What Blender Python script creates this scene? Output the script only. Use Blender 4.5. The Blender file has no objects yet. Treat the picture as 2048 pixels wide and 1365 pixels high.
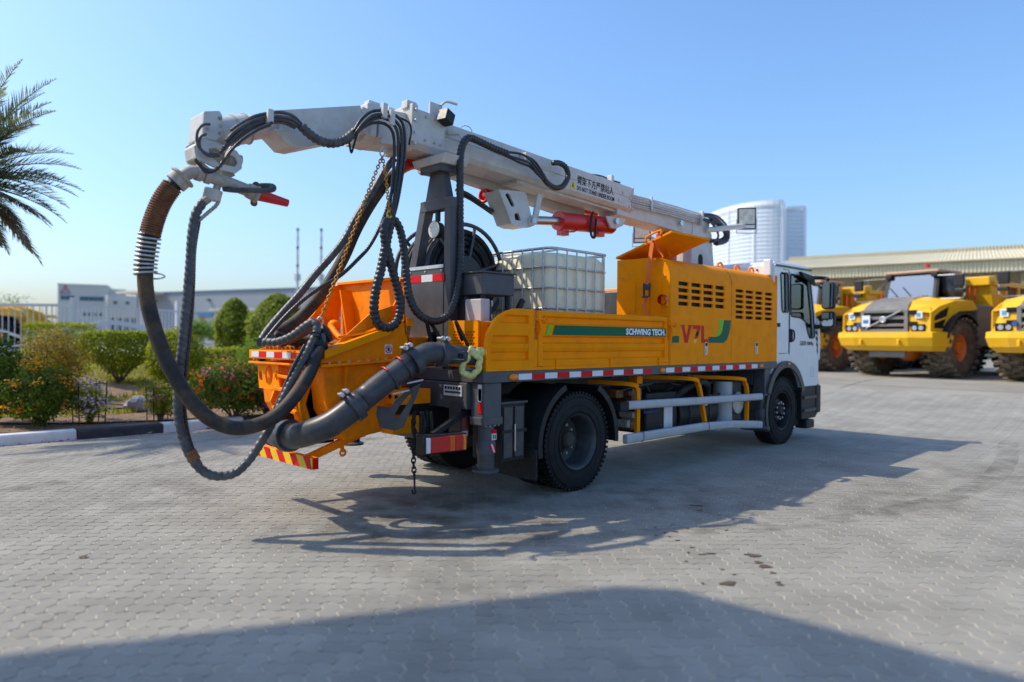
import bpy, bmesh, math, random
from math import sin, cos, pi, radians, sqrt, atan2
from mathutils import Vector, Matrix, Quaternion, noise as mnoise

SC = bpy.context.scene
COL = SC.collection
# ---------------------------------------------------------------- camera
cd = bpy.data.cameras.new('camera'); cam = bpy.data.objects.new('camera', cd); COL.objects.link(cam)
cd.sensor_width = 36.0; cd.lens = 36.0*1413/2048; cd.clip_start = 0.1; cd.clip_end = 6000
PITCH, ROLL, YAW = radians(-0.12), radians(0.4457), radians(45.07)
fw = Vector((cos(PITCH)*cos(YAW), cos(PITCH)*sin(YAW), sin(PITCH)))
rt = Vector((sin(YAW), -cos(YAW), 0)); up = rt.cross(fw)
r2 = rt*cos(ROLL)+up*sin(ROLL); u2 = up*cos(ROLL)-rt*sin(ROLL)
cam.matrix_world = Matrix(((r2.x,u2.x,-fw.x,-5.717),(r2.y,u2.y,-fw.y,-6.003),(r2.z,u2.z,-fw.z,1.599),(0,0,0,1)))
cd.dof.use_dof = True; cd.dof.focus_distance = 7.5; cd.dof.aperture_fstop = 0.72
SC.camera = cam
# ---------------------------------------------------------------- light
SUN = Vector((0.55, -0.70, -1.0)).normalized()          # direction the light travels
EL = math.asin(-SUN.z)
w = bpy.data.worlds.new('World'); SC.world = w; w.use_nodes = True
nt = w.node_tree; bg = nt.nodes['Background']
sky = nt.nodes.new('ShaderNodeTexSky'); sky.sky_type = 'NISHITA'; sky.sun_disc = False
sky.sun_elevation = EL; sky.sun_rotation = atan2(-SUN.x, -SUN.y)
sky.altitude = 0; sky.air_density = 1.3; sky.dust_density = 2.2; sky.ozone_density = 10.0
nt.links.new(sky.outputs[0], bg.inputs[0]); bg.inputs[1].default_value = 0.127
ld = bpy.data.lights.new('sun', 'SUN'); ld.energy = 2.35; ld.angle = radians(0.5); ld.color = (1.0, 0.88, 0.70)
sun = bpy.data.objects.new('sun', ld); COL.objects.link(sun)
sun.rotation_euler = SUN.to_track_quat('-Z', 'Y').to_euler(); sun.location = (0, 0, 30)
SC.view_settings.view_transform = 'Standard'; SC.view_settings.look = 'None'
SC.view_settings.exposure = 0.92; SC.view_settings.gamma = 1.0; SC.view_settings.use_curve_mapping = False
SC.cycles.max_bounces = 8; SC.cycles.transparent_max_bounces = 16

# ---------------------------------------------------------------- materials
MATS = {}
def mat(name, col, rough=0.5, metal=0.0, var=0.12, scale=6.0, bump=0.0, bscale=60.0, dirt=None, dscale=2.0, damt=0.5, isl=0.0, spec=0.5, coat=0.0, emis=None, trans=0.0):
    if name in MATS: return MATS[name]
    m = bpy.data.materials.new(name); m.use_nodes = True; MATS[name] = m
    N = m.node_tree.nodes; Lk = m.node_tree.links; b = N['Principled BSDF']
    b.inputs['Roughness'].default_value = rough; b.inputs['Metallic'].default_value = metal
    b.inputs['Specular IOR Level'].default_value = spec
    b.inputs['Coat Weight'].default_value = coat
    if trans: b.inputs['Transmission Weight'].default_value = trans
    g = N.new('ShaderNodeNewGeometry')
    n1 = N.new('ShaderNodeTexNoise'); n1.inputs['Scale'].default_value = scale; n1.inputs['Detail'].default_value = 6
    Lk.new(g.outputs['Position'], n1.inputs['Vector'])
    mr = N.new('ShaderNodeMapRange'); mr.inputs[1].default_value = 0.3; mr.inputs[2].default_value = 0.7
    mr.inputs[3].default_value = 1-var; mr.inputs[4].default_value = 1+var
    Lk.new(n1.outputs[0], mr.inputs[0])
    val = mr.outputs[0]
    if isl:
        oi = N.new('ShaderNodeObjectInfo')
        ad = N.new('ShaderNodeMath'); ad.operation = 'ADD'; Lk.new(g.outputs['Random Per Island'], ad.inputs[0]); Lk.new(oi.outputs['Random'], ad.inputs[1])
        fr = N.new('ShaderNodeMath'); fr.operation = 'FRACT'; Lk.new(ad.outputs[0], fr.inputs[0])
        m2 = N.new('ShaderNodeMapRange'); m2.inputs[3].default_value = 1-isl; m2.inputs[4].default_value = 1+isl; Lk.new(fr.outputs[0], m2.inputs[0])
        mu = N.new('ShaderNodeMath'); mu.operation = 'MULTIPLY'; Lk.new(val, mu.inputs[0]); Lk.new(m2.outputs[0], mu.inputs[1]); val = mu.outputs[0]
    vm = N.new('ShaderNodeVectorMath'); vm.operation = 'SCALE'; vm.inputs[0].default_value = col[:3]; Lk.new(val, vm.inputs['Scale'])
    outc = vm.outputs[0]
    if dirt:
        n2 = N.new('ShaderNodeTexNoise'); n2.inputs['Scale'].default_value = dscale; n2.inputs['Detail'].default_value = 8; n2.inputs['Roughness'].default_value = 0.7
        Lk.new(g.outputs['Position'], n2.inputs['Vector'])
        m3 = N.new('ShaderNodeMapRange'); m3.inputs[1].default_value = 0.48; m3.inputs[2].default_value = 0.75; m3.inputs[4].default_value = damt
        Lk.new(n2.outputs[0], m3.inputs[0])
        mx = N.new('ShaderNodeMix'); mx.data_type = 'RGBA'; Lk.new(m3.outputs[0], mx.inputs[0]); Lk.new(outc, mx.inputs[6]); mx.inputs[7].default_value = (*dirt, 1)
        outc = mx.outputs[2]
        m4 = N.new('ShaderNodeMapRange'); m4.inputs[3].default_value = rough; m4.inputs[4].default_value = min(1, rough+0.35); Lk.new(m3.outputs[0], m4.inputs[0]); Lk.new(m4.outputs[0], b.inputs['Roughness'])
    Lk.new(outc, b.inputs['Base Color'])
    if emis: b.inputs['Emission Color'].default_value = (*col[:3], 1); b.inputs['Emission Strength'].default_value = emis
    if bump:
        n3 = N.new('ShaderNodeTexNoise'); n3.inputs['Scale'].default_value = bscale; n3.inputs['Detail'].default_value = 5
        Lk.new(g.outputs['Position'], n3.inputs['Vector'])
        bp = N.new('ShaderNodeBump'); bp.inputs['Strength'].default_value = bump; bp.inputs['Distance'].default_value = 0.01
        Lk.new(n3.outputs[0], bp.inputs['Height']); Lk.new(bp.outputs[0], b.inputs['Normal'])
    return m
def glass(name, tint, opac=0.35, rough=0.02):
    m = bpy.data.materials.new(name); m.use_nodes = True; MATS[name] = m
    N = m.node_tree.nodes; Lk = m.node_tree.links; N.remove(N['Principled BSDF'])
    tr = N.new('ShaderNodeBsdfTransparent'); tr.inputs[0].default_value = (*tint, 1)
    gl = N.new('ShaderNodeBsdfGlossy'); gl.inputs['Roughness'].default_value = rough; gl.inputs[0].default_value = (0.9, 0.95, 1, 1)
    fr = N.new('ShaderNodeFresnel'); fr.inputs[0].default_value = 1.5
    mr = N.new('ShaderNodeMapRange'); mr.inputs[3].default_value = opac*0.3; mr.inputs[4].default_value = 1.0; Lk.new(fr.outputs[0], mr.inputs[0])
    mx = N.new('ShaderNodeMixShader'); Lk.new(mr.outputs[0], mx.inputs[0]); Lk.new(tr.outputs[0], mx.inputs[1]); Lk.new(gl.outputs[0], mx.inputs[2])
    Lk.new(mx.outputs[0], N['Material Output'].inputs[0]); return m

YEL = mat('yellow_paint', (0.99, 0.295, 0.0003), 0.5, var=0.05, scale=3, dirt=(0.46, 0.19, 0.03), dscale=7, damt=0.38, bump=0.06, bscale=4, spec=0.06)
ORA = mat('hopper_paint', (0.96, 0.255, 0.0003), 0.5, var=0.08, scale=5, dirt=(0.40, 0.13, 0.02), dscale=7, damt=0.55, bump=0.08, bscale=30, spec=0.12)
WHP = mat('cab_white', (0.74, 0.76, 0.77), 0.3, var=0.03, dirt=(0.5, 0.48, 0.44), dscale=4, damt=0.15, coat=0.3)
BOOM = mat('boom_white', (0.57, 0.56, 0.53), 0.42, var=0.06, scale=8, dirt=(0.34, 0.28, 0.20), dscale=5, damt=0.45, bump=0.04)
DUSTY = mat('dusty_steel', (0.42, 0.38, 0.32), 0.65, var=0.2, scale=20, dirt=(0.22, 0.11, 0.05), dscale=12, damt=0.7, bump=0.15)
GREY = mat('dark_grey_paint', (0.042, 0.045, 0.050), 0.45, var=0.12, dirt=(0.20, 0.18, 0.15), dscale=4, damt=0.35)
MGREY = mat('mid_grey_paint', (0.075, 0.080, 0.090), 0.4, var=0.1, dirt=(0.20, 0.18, 0.15), dscale=5, damt=0.3, spec=0.3)
BLK = mat('black_rubber', (0.016, 0.017, 0.018), 0.62, spec=0.3, var=0.25, scale=14, dirt=(0.11, 0.10, 0.085), dscale=7, damt=0.45, bump=0.2, bscale=80)
HOSE = mat('hose_rubber', (0.045, 0.046, 0.048), 0.62, var=0.3, scale=10, dirt=(0.17, 0.145, 0.11), dscale=9, damt=0.55, bump=0.3, bscale=70)
HOSE2 = mat('brown_hose', (0.036, 0.031, 0.026), 0.6, spec=0.3, var=0.3, scale=8, dirt=(0.20, 0.115, 0.05), dscale=3.5, damt=0.85, bump=0.3, bscale=60)
WRAP = mat('grey_wrap', (0.066, 0.068, 0.072), 0.42, var=0.4, scale=14, spec=0.45, dirt=(0.20, 0.175, 0.14), dscale=9, damt=0.5, bump=0.2)
DWRAP = mat('dark_wrap', (0.020, 0.022, 0.026), 0.36, spec=0.5, var=0.3, scale=12, dirt=(0.10, 0.095, 0.08), dscale=9, damt=0.4, bump=0.2)
TYRE = mat('tyre_rubber', (0.011, 0.011, 0.012), 0.7, spec=0.3, var=0.25, scale=8, dirt=(0.05, 0.044, 0.036), dscale=6, damt=0.4, bump=0.2)
DUSTTYRE = mat('dusty_tyre', (0.10, 0.080, 0.055), 0.85, var=0.35, scale=5, dirt=(0.30, 0.23, 0.14), dscale=3, damt=0.7, bump=0.3)
STEEL = mat('bare_steel', (0.55, 0.55, 0.55), 0.3, 1.0, var=0.1)
GALV = mat('galvanised', (0.52, 0.53, 0.54), 0.42, 0.75, var=0.15, scale=20)
RUST = mat('rust', (0.20, 0.075, 0.028), 0.8, var=0.4, scale=14, bump=0.3, dirt=(0.07, 0.03, 0.015), dscale=10, damt=0.7)
CHAIN = mat('chain_rusty_yellow', (0.55, 0.24, 0.015), 0.5, 0.2, var=0.35, scale=30, dirt=(0.22, 0.08, 0.02), dscale=20, damt=0.6)
RED = mat('red_paint', (0.58, 0.012, 0.012), 0.35, var=0.08, coat=0.2)
REDR = mat('red_rubber', (0.62, 0.018, 0.02), 0.45, var=0.1)
TAPER = mat('tape_red', (0.62, 0.008, 0.012), 0.35, spec=0.12, var=0.05)
TAPEW = mat('tape_white', (0.68, 0.70, 0.74), 0.35, var=0.05)
TAPEY = mat('tape_yellow', (0.80, 0.52, 0.0), 0.4, var=0.06, dirt=(0.35, 0.2, 0.02), damt=0.3)
AMB = mat('amber_lens', (0.80, 0.22, 0.005), 0.15, var=0.05)
REDL = mat('red_lens', (0.55, 0.006, 0.01), 0.12, var=0.15, scale=30)
GRN = mat('green_decal', (0.004, 0.115, 0.055), 0.35, spec=0.12, var=0.03)
LGRN = mat('light_green_decal', (0.15, 0.55, 0.03), 0.35, spec=0.12, var=0.03)
INK = mat('black_print', (0.015, 0.015, 0.017), 0.5, spec=0.12, var=0.05)
WINK = mat('white_print', (0.75, 0.78, 0.80), 0.4, spec=0.12, var=0.03)
REDINK = mat('red_print', (0.60, 0.012, 0.008), 0.4, spec=0.12, var=0.03)
ALU = mat('grey_guard_paint', (0.44, 0.45, 0.46), 0.45, var=0.06, dirt=(0.25, 0.23, 0.2), dscale=5, damt=0.4)
BLKP = mat('black_plastic', (0.015, 0.016, 0.018), 0.5, spec=0.3, var=0.15, dirt=(0.09, 0.08, 0.07), dscale=5, damt=0.3)
TANKM = mat('milky_plastic', (0.90, 0.81, 0.58), 0.45, spec=.15, var=0.04, dirt=(0.60, 0.47, 0.25), dscale=2.5, damt=0.45)
STRAP = mat('orange_webbing', (0.80, 0.16, 0.03), 0.75, var=0.1, dirt=(0.6, 0.3, 0.15), damt=0.4)
GLA = glass('window_glass', (0.55, 0.72, 0.70))
GLD = glass('dark_glass', (0.25, 0.32, 0.34), 0.6)
MIRR = mat('mirror', (0.75, 0.78, 0.8), 0.03, 1.0, var=0.0)

# ---------------------------------------------------------------- mesh helper
def V(*a): return Vector(a) if len(a) == 3 else Vector(a[0])
def cat(pts, n=6, closed=False):
    """Catmull-Rom resample."""
    P = [Vector(p) for p in pts]; out = []; L = len(P)
    rng = range(L) if closed else range(L-1)
    for i in rng:
        p1, p2 = P[i], P[(i+1) % L]
        p0 = P[i-1] if (i > 0 or closed) else p1*2-p2
        p3 = P[(i+2) % L] if (i+2 < L or closed) else p2*2-p1
        for k in range(n):
            t = k/n
            out.append(0.5*((2*p1)+(p2-p0)*t+(2*p0-5*p1+4*p2-p3)*t*t+(3*p1-p0-3*p2+p3)*t**3))
    if not closed: out.append(P[-1])
    return out
def resample(pts, step):
    out = [pts[0].copy()]; acc = 0.0
    for a, b in zip(pts, pts[1:]):
        L = (b-a).length
        if L < 1e-9: continue
        d = step-acc
        while d <= L:
            out.append(a.lerp(b, d/L)); d += step
        acc = L-(d-step)
    if (out[-1]-pts[-1]).length > step*0.3: out.append(pts[-1].copy())
    return out
class B:
    def __init__(s): s.v = []; s.f = []
    def add(s, vs, fs):
        o = len(s.v); s.v += [tuple(v) for v in vs]; s.f += [tuple(i+o for i in f) for f in fs]; return s
    def box(s, x0, x1, y0, y1, z0, z1):
        return s.add([(x0,y0,z0),(x1,y0,z0),(x1,y1,z0),(x0,y1,z0),(x0,y0,z1),(x1,y0,z1),(x1,y1,z1),(x0,y1,z1)],
                     [(3,2,1,0),(4,5,6,7),(0,1,5,4),(1,2,6,5),(2,3,7,6),(3,0,4,7)])
    def obox(s, c, size, ax=(1,0,0), upv=(0,0,1)):
        c = Vector(c); a = Vector(ax).normalized(); u = Vector(upv); b = u.cross(a).normalized(); u = a.cross(b)
        h = [x/2 for x in size]; vs = []
        for k in (-1, 1):
            for i, j in ((-1,-1),(1,-1),(1,1),(-1,1)): vs.append(c+a*h[0]*i+b*h[1]*j+u*h[2]*k)
        return s.add(vs, [(3,2,1,0),(4,5,6,7),(0,1,5,4),(1,2,6,5),(2,3,7,6),(3,0,4,7)])
    def beam(s, p, q, wd, h, upv=(0,0,1)):
        p, q = Vector(p), Vector(q); return s.obox((p+q)/2, ((q-p).length, wd, h), q-p, upv)
    def cyl(s, p, q, r, r1=None, n=16, cap=True):
        p, q = Vector(p), Vector(q); r1 = r if r1 is None else r1
        a = (q-p).normalized(); u = a.orthogonal().normalized(); b = a.cross(u); vs = []
        for c, rr in ((p, r), (q, r1)):
            for i in range(n): t = 2*pi*i/n; vs.append(c+(u*cos(t)+b*sin(t))*rr)
        fs = [(i,(i+1)%n,n+(i+1)%n,n+i) for i in range(n)]
        if cap: fs += [tuple(range(n-1,-1,-1)), tuple(range(n,2*n))]
        return s.add(vs, fs)
    def tube(s, pts, r, n=8, sm=6, closed=False, step=None, rib=0.0, pitch=0.03, helix=True, cap=True):
        P = cat(pts, sm, closed) if sm > 1 else [Vector(p) for p in pts]
        if step: P = resample(P, step)
        L = len(P); T = []
        for i in range(L):
            a = P[(i-1)%L] if (closed or i > 0) else P[i]; b = P[(i+1)%L] if (closed or i < L-1) else P[i]
            T.append((b-a).normalized())
        u = T[0].orthogonal().normalized(); vs = []; d = 0.0
        for i in range(L):
            u = (u-T[i]*u.dot(T[i])).normalized(); b = T[i].cross(u)
            if i: d += (P[i]-P[i-1]).length
            rr = r(i/(L-1)) if callable(r) else r
            for k in range(n):
                t = 2*pi*k/n; q = rr
                if rib:
                    ph = 2*pi*d/pitch+(t if helix else 0); q = rr*(1+rib*(abs(sin(ph/2))*2-1.2))
                vs.append(P[i]+(u*cos(t)+b*sin(t))*q)
        fs = []
        for i in range(L if closed else L-1):
            j = (i+1) % L
            for k in range(n): fs.append((i*n+k, i*n+(k+1)%n, j*n+(k+1)%n, j*n+k))
        if cap and not closed: fs += [tuple(range(n-1,-1,-1)), tuple(range((L-1)*n, L*n))]
        return s.add(vs, fs)
    def lathe(s, prof, o, ax, n=32, close=True):
        """prof: list of (along axis, radius)"""
        o = Vector(o); a = Vector(ax).normalized(); u = a.orthogonal().normalized(); b = a.cross(u); vs = []; m = len(prof)
        for i in range(n):
            t = 2*pi*i/n; d = u*cos(t)+b*sin(t)
            for (h, r) in prof: vs.append(o+a*h+d*r)
        fs = []
        for i in range(n):
            j = (i+1) % n
            for k in range(m if close else m-1):
                l = (k+1) % m; fs.append((i*m+k, j*m+k, j*m+l, i*m+l))
        return s.add(vs, fs)
    def prism(s, poly, d):
        """poly: list of 3D points (planar), d: extrusion vector"""
        P = [Vector(p) for p in poly]; d = Vector(d); n = len(P)
        return s.add(P+[p+d for p in P], [tuple(range(n-1,-1,-1)), tuple(range(n,2*n))]+[(i,(i+1)%n,n+(i+1)%n,n+i) for i in range(n)])
    def ball(s, c, r, n=10, m=6, sc=(1,1,1)):
        c = Vector(c); vs = [c+Vector((0,0,r*sc[2]))]
        for i in range(1, m):
            a = pi*i/m
            for k in range(n): t = 2*pi*k/n; vs.append(c+Vector((r*sc[0]*sin(a)*cos(t), r*sc[1]*sin(a)*sin(t), r*sc[2]*cos(a))))
        vs.append(c-Vector((0,0,r*sc[2]))); fs = [(0,1+k,1+(k+1)%n) for k in range(n)]
        for i in range(m-2):
            for k in range(n): fs.append((1+i*n+k,1+(i+1)*n+k,1+(i+1)*n+(k+1)%n,1+i*n+(k+1)%n))
        l = len(vs)-1; fs += [(l,1+(m-2)*n+(k+1)%n,1+(m-2)*n+k) for k in range(n)]
        return s.add(vs, fs)
    def torus(s, c, ax, R, r, n=24, m=8, arc=2*pi, a0=0):
        c = Vector(c); a = Vector(ax).normalized(); u = a.orthogonal().normalized(); b = a.cross(u)
        pts = [c+(u*cos(a0+arc*i/n)+b*sin(a0+arc*i/n))*R for i in range(n+(0 if arc > 6.28 else 1))]
        return s.tube(pts, r, m, 1, closed=arc > 6.28)
    def holes(s, outer, holes, th):
        """planar plate with real openings; outer/holes lists of 3D points; th extrusion vector"""
        bm = bmesh.new(); th = Vector(th)
        for loop in [outer]+holes:
            vs = [bm.verts.new(p) for p in loop]
            for i in range(len(vs)): bm.edges.new((vs[i], vs[(i+1) % len(vs)]))
        nrm = th.normalized()
        bmesh.ops.triangle_fill(bm, use_beauty=True, use_dissolve=False, edges=bm.edges[:], normal=nrm)
        bm.verts.index_update(); n = len(bm.verts)
        vs = [v.co.copy() for v in bm.verts]; fs = [tuple(v.index for v in f.verts) for f in bm.faces]
        bd = [e for e in bm.edges if len(e.link_faces) == 1]
        sides = []
        for e in bd:
            f = e.link_faces[0]; l = [l for l in f.loops if l.edge == e][0]; a, b = l.vert.index, l.link_loop_next.vert.index
            sides.append((b, a, a+n, b+n))
        bm.free()
        return s.add(vs+[v+th for v in vs], fs+[tuple(i+n for i in reversed(f)) for f in fs]+sides)
    def build(s, name, m, parent=None, smooth=None, bev=0.0, kind=None, label=None):
        me = bpy.data.meshes.new(name); me.from_pydata(s.v, [], s.f)
        bm = bmesh.new(); bm.from_mesh(me); bmesh.ops.recalc_face_normals(bm, faces=bm.faces[:]); bm.to_mesh(me); bm.free()
        me.materials.append(m); o = bpy.data.objects.new(name, me); COL.objects.link(o)
        if parent: o.parent = parent
        if smooth:
            me.polygons.foreach_set('use_smooth', [True]*len(me.polygons))
            if smooth != True: me.set_sharp_from_angle(angle=radians(smooth))
        if bev:
            md = o.modifiers.new('bevel', 'BEVEL'); md.width = bev; md.segments = 2; md.limit_method = 'ANGLE'; md.angle_limit = radians(35); md.harden_normals = False
        if kind: o['kind'] = kind
        if label: o['label'] = label
        return o
def empty(name, label, catg, loc=(0,0,0), rz=0, group=None, scale=1):
    o = bpy.data.objects.new(name, None); COL.objects.link(o); o.location = loc; o.rotation_euler = (0,0,rz); o.scale = (scale,)*3
    o['label'] = label; o['category'] = catg
    if group: o['group'] = group
    return o
def tag(o, label, catg, group=None):
    o['label'] = label; o['category'] = catg
    if group: o['group'] = group
    return o
def part(o):   # a plain holder for a part that has pieces of its own
    return o
def copy_tree(o, parent=None):
    c = o.copy(); COL.objects.link(c); c.parent = parent
    for ch in list(o.children): copy_tree(ch, c)
    return c
def text(name, body, size, m, origin, xdir, updir, parent=None, align='LEFT', bold=0.0, sx=1.0, shear=0.0, ext=0.0008):
    cu = bpy.data.curves.new(name, 'FONT'); cu.body = body; cu.size = size; cu.align_x = align; cu.extrude = ext; cu.offset = bold; cu.shear = shear; cu.resolution_u = 2
    t = bpy.data.objects.new(name, cu); COL.objects.link(t)
    dg = bpy.context.evaluated_depsgraph_get(); me = bpy.data.meshes.new_from_object(t.evaluated_get(dg))
    bpy.data.objects.remove(t); bpy.data.curves.remove(cu)
    x = Vector(xdir).normalized(); u = Vector(updir).normalized(); z = x.cross(u); u = z.cross(x)
    M = Matrix(((x.x*sx,u.x,z.x,origin[0]),(x.y*sx,u.y,z.y,origin[1]),(x.z*sx,u.z,z.z,origin[2]),(0,0,0,1)))
    me.transform(M); me.materials.clear(); me.materials.append(m)
    o = bpy.data.objects.new(name, me); COL.objects.link(o)
    if parent: o.parent = parent
    return o
def rect(a, b, n=1): return None
def rrect(x0, x1, z0, z1, r, f, k=4):
    """rounded rectangle loop, f maps (u,v)->3D"""
    out = []
    for cx, cz, a0 in ((x1-r,z1-r,0),(x0+r,z1-r,90),(x0+r,z0+r,180),(x1-r,z0+r,270)):
        for i in range(k+1):
            a = radians(a0+90*i/k); out.append(f(cx+r*cos(a), cz+r*sin(a)))
    return out
def smooth(t): t = max(0.0, min(1.0, t)); return t*t*(3-2*t)
R = random.Random(7)

# ================================================================ SETTING
CAMP = Vector((-5.717, -6.003, 1.599))
def camc(p):
    d = Vector(p)-CAMP; return d.dot(r2), d.dot(u2), d.dot(fw)
def G(x, y):      # garden mound
    return 0.13+0.67*smooth((y-6.9)/11.0)
def HG(x, y):     # yard, rising gently away from the parked truck
    return max(0.55*smooth((x-8.0)/8.0), 0.70*smooth((y-9.0)/22.0), 0.70*smooth((x-8)/60))-0.022
def grid(xs, ys, fn):
    vs = [(x, y, fn(x, y)) for y in ys for x in xs]; n = len(xs)
    fs = [(j*n+i, j*n+i+1, (j+1)*n+i+1, (j+1)*n+i) for j in range(len(ys)-1) for i in range(n-1)]
    b = B(); b.v = vs; b.f = fs; return b
CONC = mat('yard_concrete', (0.255, 0.240, 0.200), 0.85, var=0.16, scale=0.5, dirt=(0.15, 0.135, 0.112), dscale=0.35, damt=0.8, bump=0.25, bscale=25)
xs = sorted(set([-1500,-600,-250,-120,-60,-30,-16]+[i*1.0 for i in range(-10,30)]+[34,40,50,70,100,160,300,700,2000]))
gnd = grid(xs, xs, HG).build('ground', CONC, smooth=True, kind='structure')
JM = mat('slab_joint', (0.09, 0.082, 0.07), 0.9)
for i in range(7): B().add([(x_, y_, HG(x_, y_)+.004) for x_, y_ in ((14.2+i*4.0,-22),(14.23+i*4.0,-22),(14.23+i*4.0,14),(14.2+i*4.0,14))], [(0,1,2,3)]).build('slab_joint', JM, gnd)
for i in range(5):
    b = B(); xs_ = [13.3+.75*k for k in range(40)]; y_ = -14+i*5.0
    for a_, c_ in zip(xs_, xs_[1:]): b.add([(a_,y_,HG(a_,y_)+.004),(c_,y_,HG(c_,y_)+.004),(c_,y_+.03,HG(c_,y_)+.004),(a_,y_+.03,HG(a_,y_)+.004)], [(0,1,2,3)])
    b.build('slab_joint', JM, gnd)
# ---- pavement: interlocking zigzag pavers laid in herringbone on a sand bed
SAND = mat('joint_sand', (0.44, 0.39, 0.30), 0.95, var=0.25, scale=9, dirt=(0.20, 0.18, 0.15), dscale=1.7, damt=0.9)
PAV = mat('paver_concrete', (0.262, 0.252, 0.216), 0.82, var=0.13, scale=1.3, dirt=(0.150, 0.140, 0.120), dscale=0.75, damt=0.6, isl=0.07, bump=0.22, bscale=160)
pave = grid([-14,-10,-6,-2,2,6,8]+[8.1+.1*i for i in range(53)], [-14,-10,-6,-2,2,6.46], lambda x, y: HG(x, -5)+0.0192-.003*smooth((x-7)/2)).build('pavement', SAND, kind='structure')
W = 0.1135; PA = radians(-42.0); ca, sa = cos(PA), sin(PA)
def P2W(u, v): return (ca*u-sa*v, sa*u+ca*v)
def wig(t): return 0.0
WG = 0.115*W
def edge_pts(a, b):   # lattice points a->b (unit edge): three points following one shared wave
    (x0, y0), (x1, y1) = a, b
    rev = (x1 < x0) or (y1 < y0)
    ts = [(0,0),(0.25,WG),(0.75,-WG)] if not rev else [(0,0),(0.25,-WG),(0.75,WG)]
    out = []
    for t, o in ts:
        px, py = (x0+(x1-x0)*t)*W, (y0+(y1-y0)*t)*W
        out.append((px, py+o) if y0 == y1 else (px+o, py))
    return out
def outline(lat):
    o = []
    for i in range(len(lat)): o += edge_pts(lat[i], lat[(i+1) % len(lat)])
    return o
def inset(poly, d):
    n = len(poly); out = []
    for i in range(n):
        a, b, c = Vector((*poly[i-1],0)), Vector((*poly[i],0)), Vector((*poly[(i+1)%n],0))
        e1 = (b-a).normalized(); e2 = (c-b).normalized(); n1 = Vector((-e1.y,e1.x,0)); n2 = Vector((-e2.y,e2.x,0))
        m = (n1+n2); m = m/max(0.35, m.dot(n1)); out.append((b.x+m.x*d, b.y+m.y*d))
    return out
def paver_mesh(lat):
    o = outline(lat); lo = inset(o, 0.0030); hi = inset(o, 0.0058); n = len(o)
    cx = sum(p[0] for p in o)/n; cy = sum(p[1] for p in o)/n
    def wv(p, z): x, y = P2W(p[0]-cx, p[1]-cy); return (x, y, z)
    vs = [wv(p, -0.0125) for p in lo]+[wv(p, 0.0) for p in hi]
    fs = [(i,(i+1)%n,n+(i+1)%n,n+i) for i in range(n)]+[tuple(range(n,2*n))]
    return vs, fs, cx, cy
HM = paver_mesh([(0,0),(1,0),(2,0),(2,1),(1,1),(0,1)]); VM = paver_mesh([(0,0),(1,0),(1,1),(1,2),(0,2),(0,1)])
def mk_mesh(nm, D):
    me = bpy.data.meshes.new(nm); me.from_pydata(D[0], [], D[1]); me.materials.append(PAV); return me
hme, vme = mk_mesh('paver', HM), mk_mesh('paver', VM)
cells = []
for n in range(-190, 191):
    for m in range(-90, 91):
        for k, (ox, oy, D) in enumerate(((0,0,HM),(0,1,VM))):
            u = (n+2*m+ox)*W+D[2]; v = (n-2*m+oy)*W+D[3]; x, y = P2W(u, v)
            if not (-13 < x < 13.36 and y < 6.36): continue
            if x > 8 and y > 3.5: continue
            cx, cy, cz = camc((x, y, 0))
            if cz < 1.2 or abs(cx) > cz*0.74+3.2: continue
            cells.append((cz if (abs(cx) < cz*0.70 and cz > 3.35) else 99+cz, x, y, k))
cells.sort(); pr = random.Random(3)
rest = B()
for i, (d, x, y, k) in enumerate(cells):
    z = pr.uniform(-0.0010, 0.0010); tx, ty = pr.gauss(0, 0.003), pr.gauss(0, 0.003)
    if i < 300:
        o = bpy.data.objects.new('paver', vme if k else hme); COL.objects.link(o); o.parent = pave
        o.location = (x, y, z); o.rotation_euler = (tx, ty, pr.gauss(0, 0.004))
    else:
        D = VM if k else HM
        rest.add([(vx+x, vy+y, vz+z+vx*ty+vy*tx+(HG(vx+x, -5)+0.022 if x > 7.5 else 0)) for vx, vy, vz in D[0]], D[1])
rb = bpy.data.meshes.new('paver_field'); rb.from_pydata(rest.v, [], rest.f); rb.materials.append(PAV)
ro = bpy.data.objects.new('paver_field', rb); COL.objects.link(ro); ro.parent = pave; ro['kind'] = 'stuff'
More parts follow.
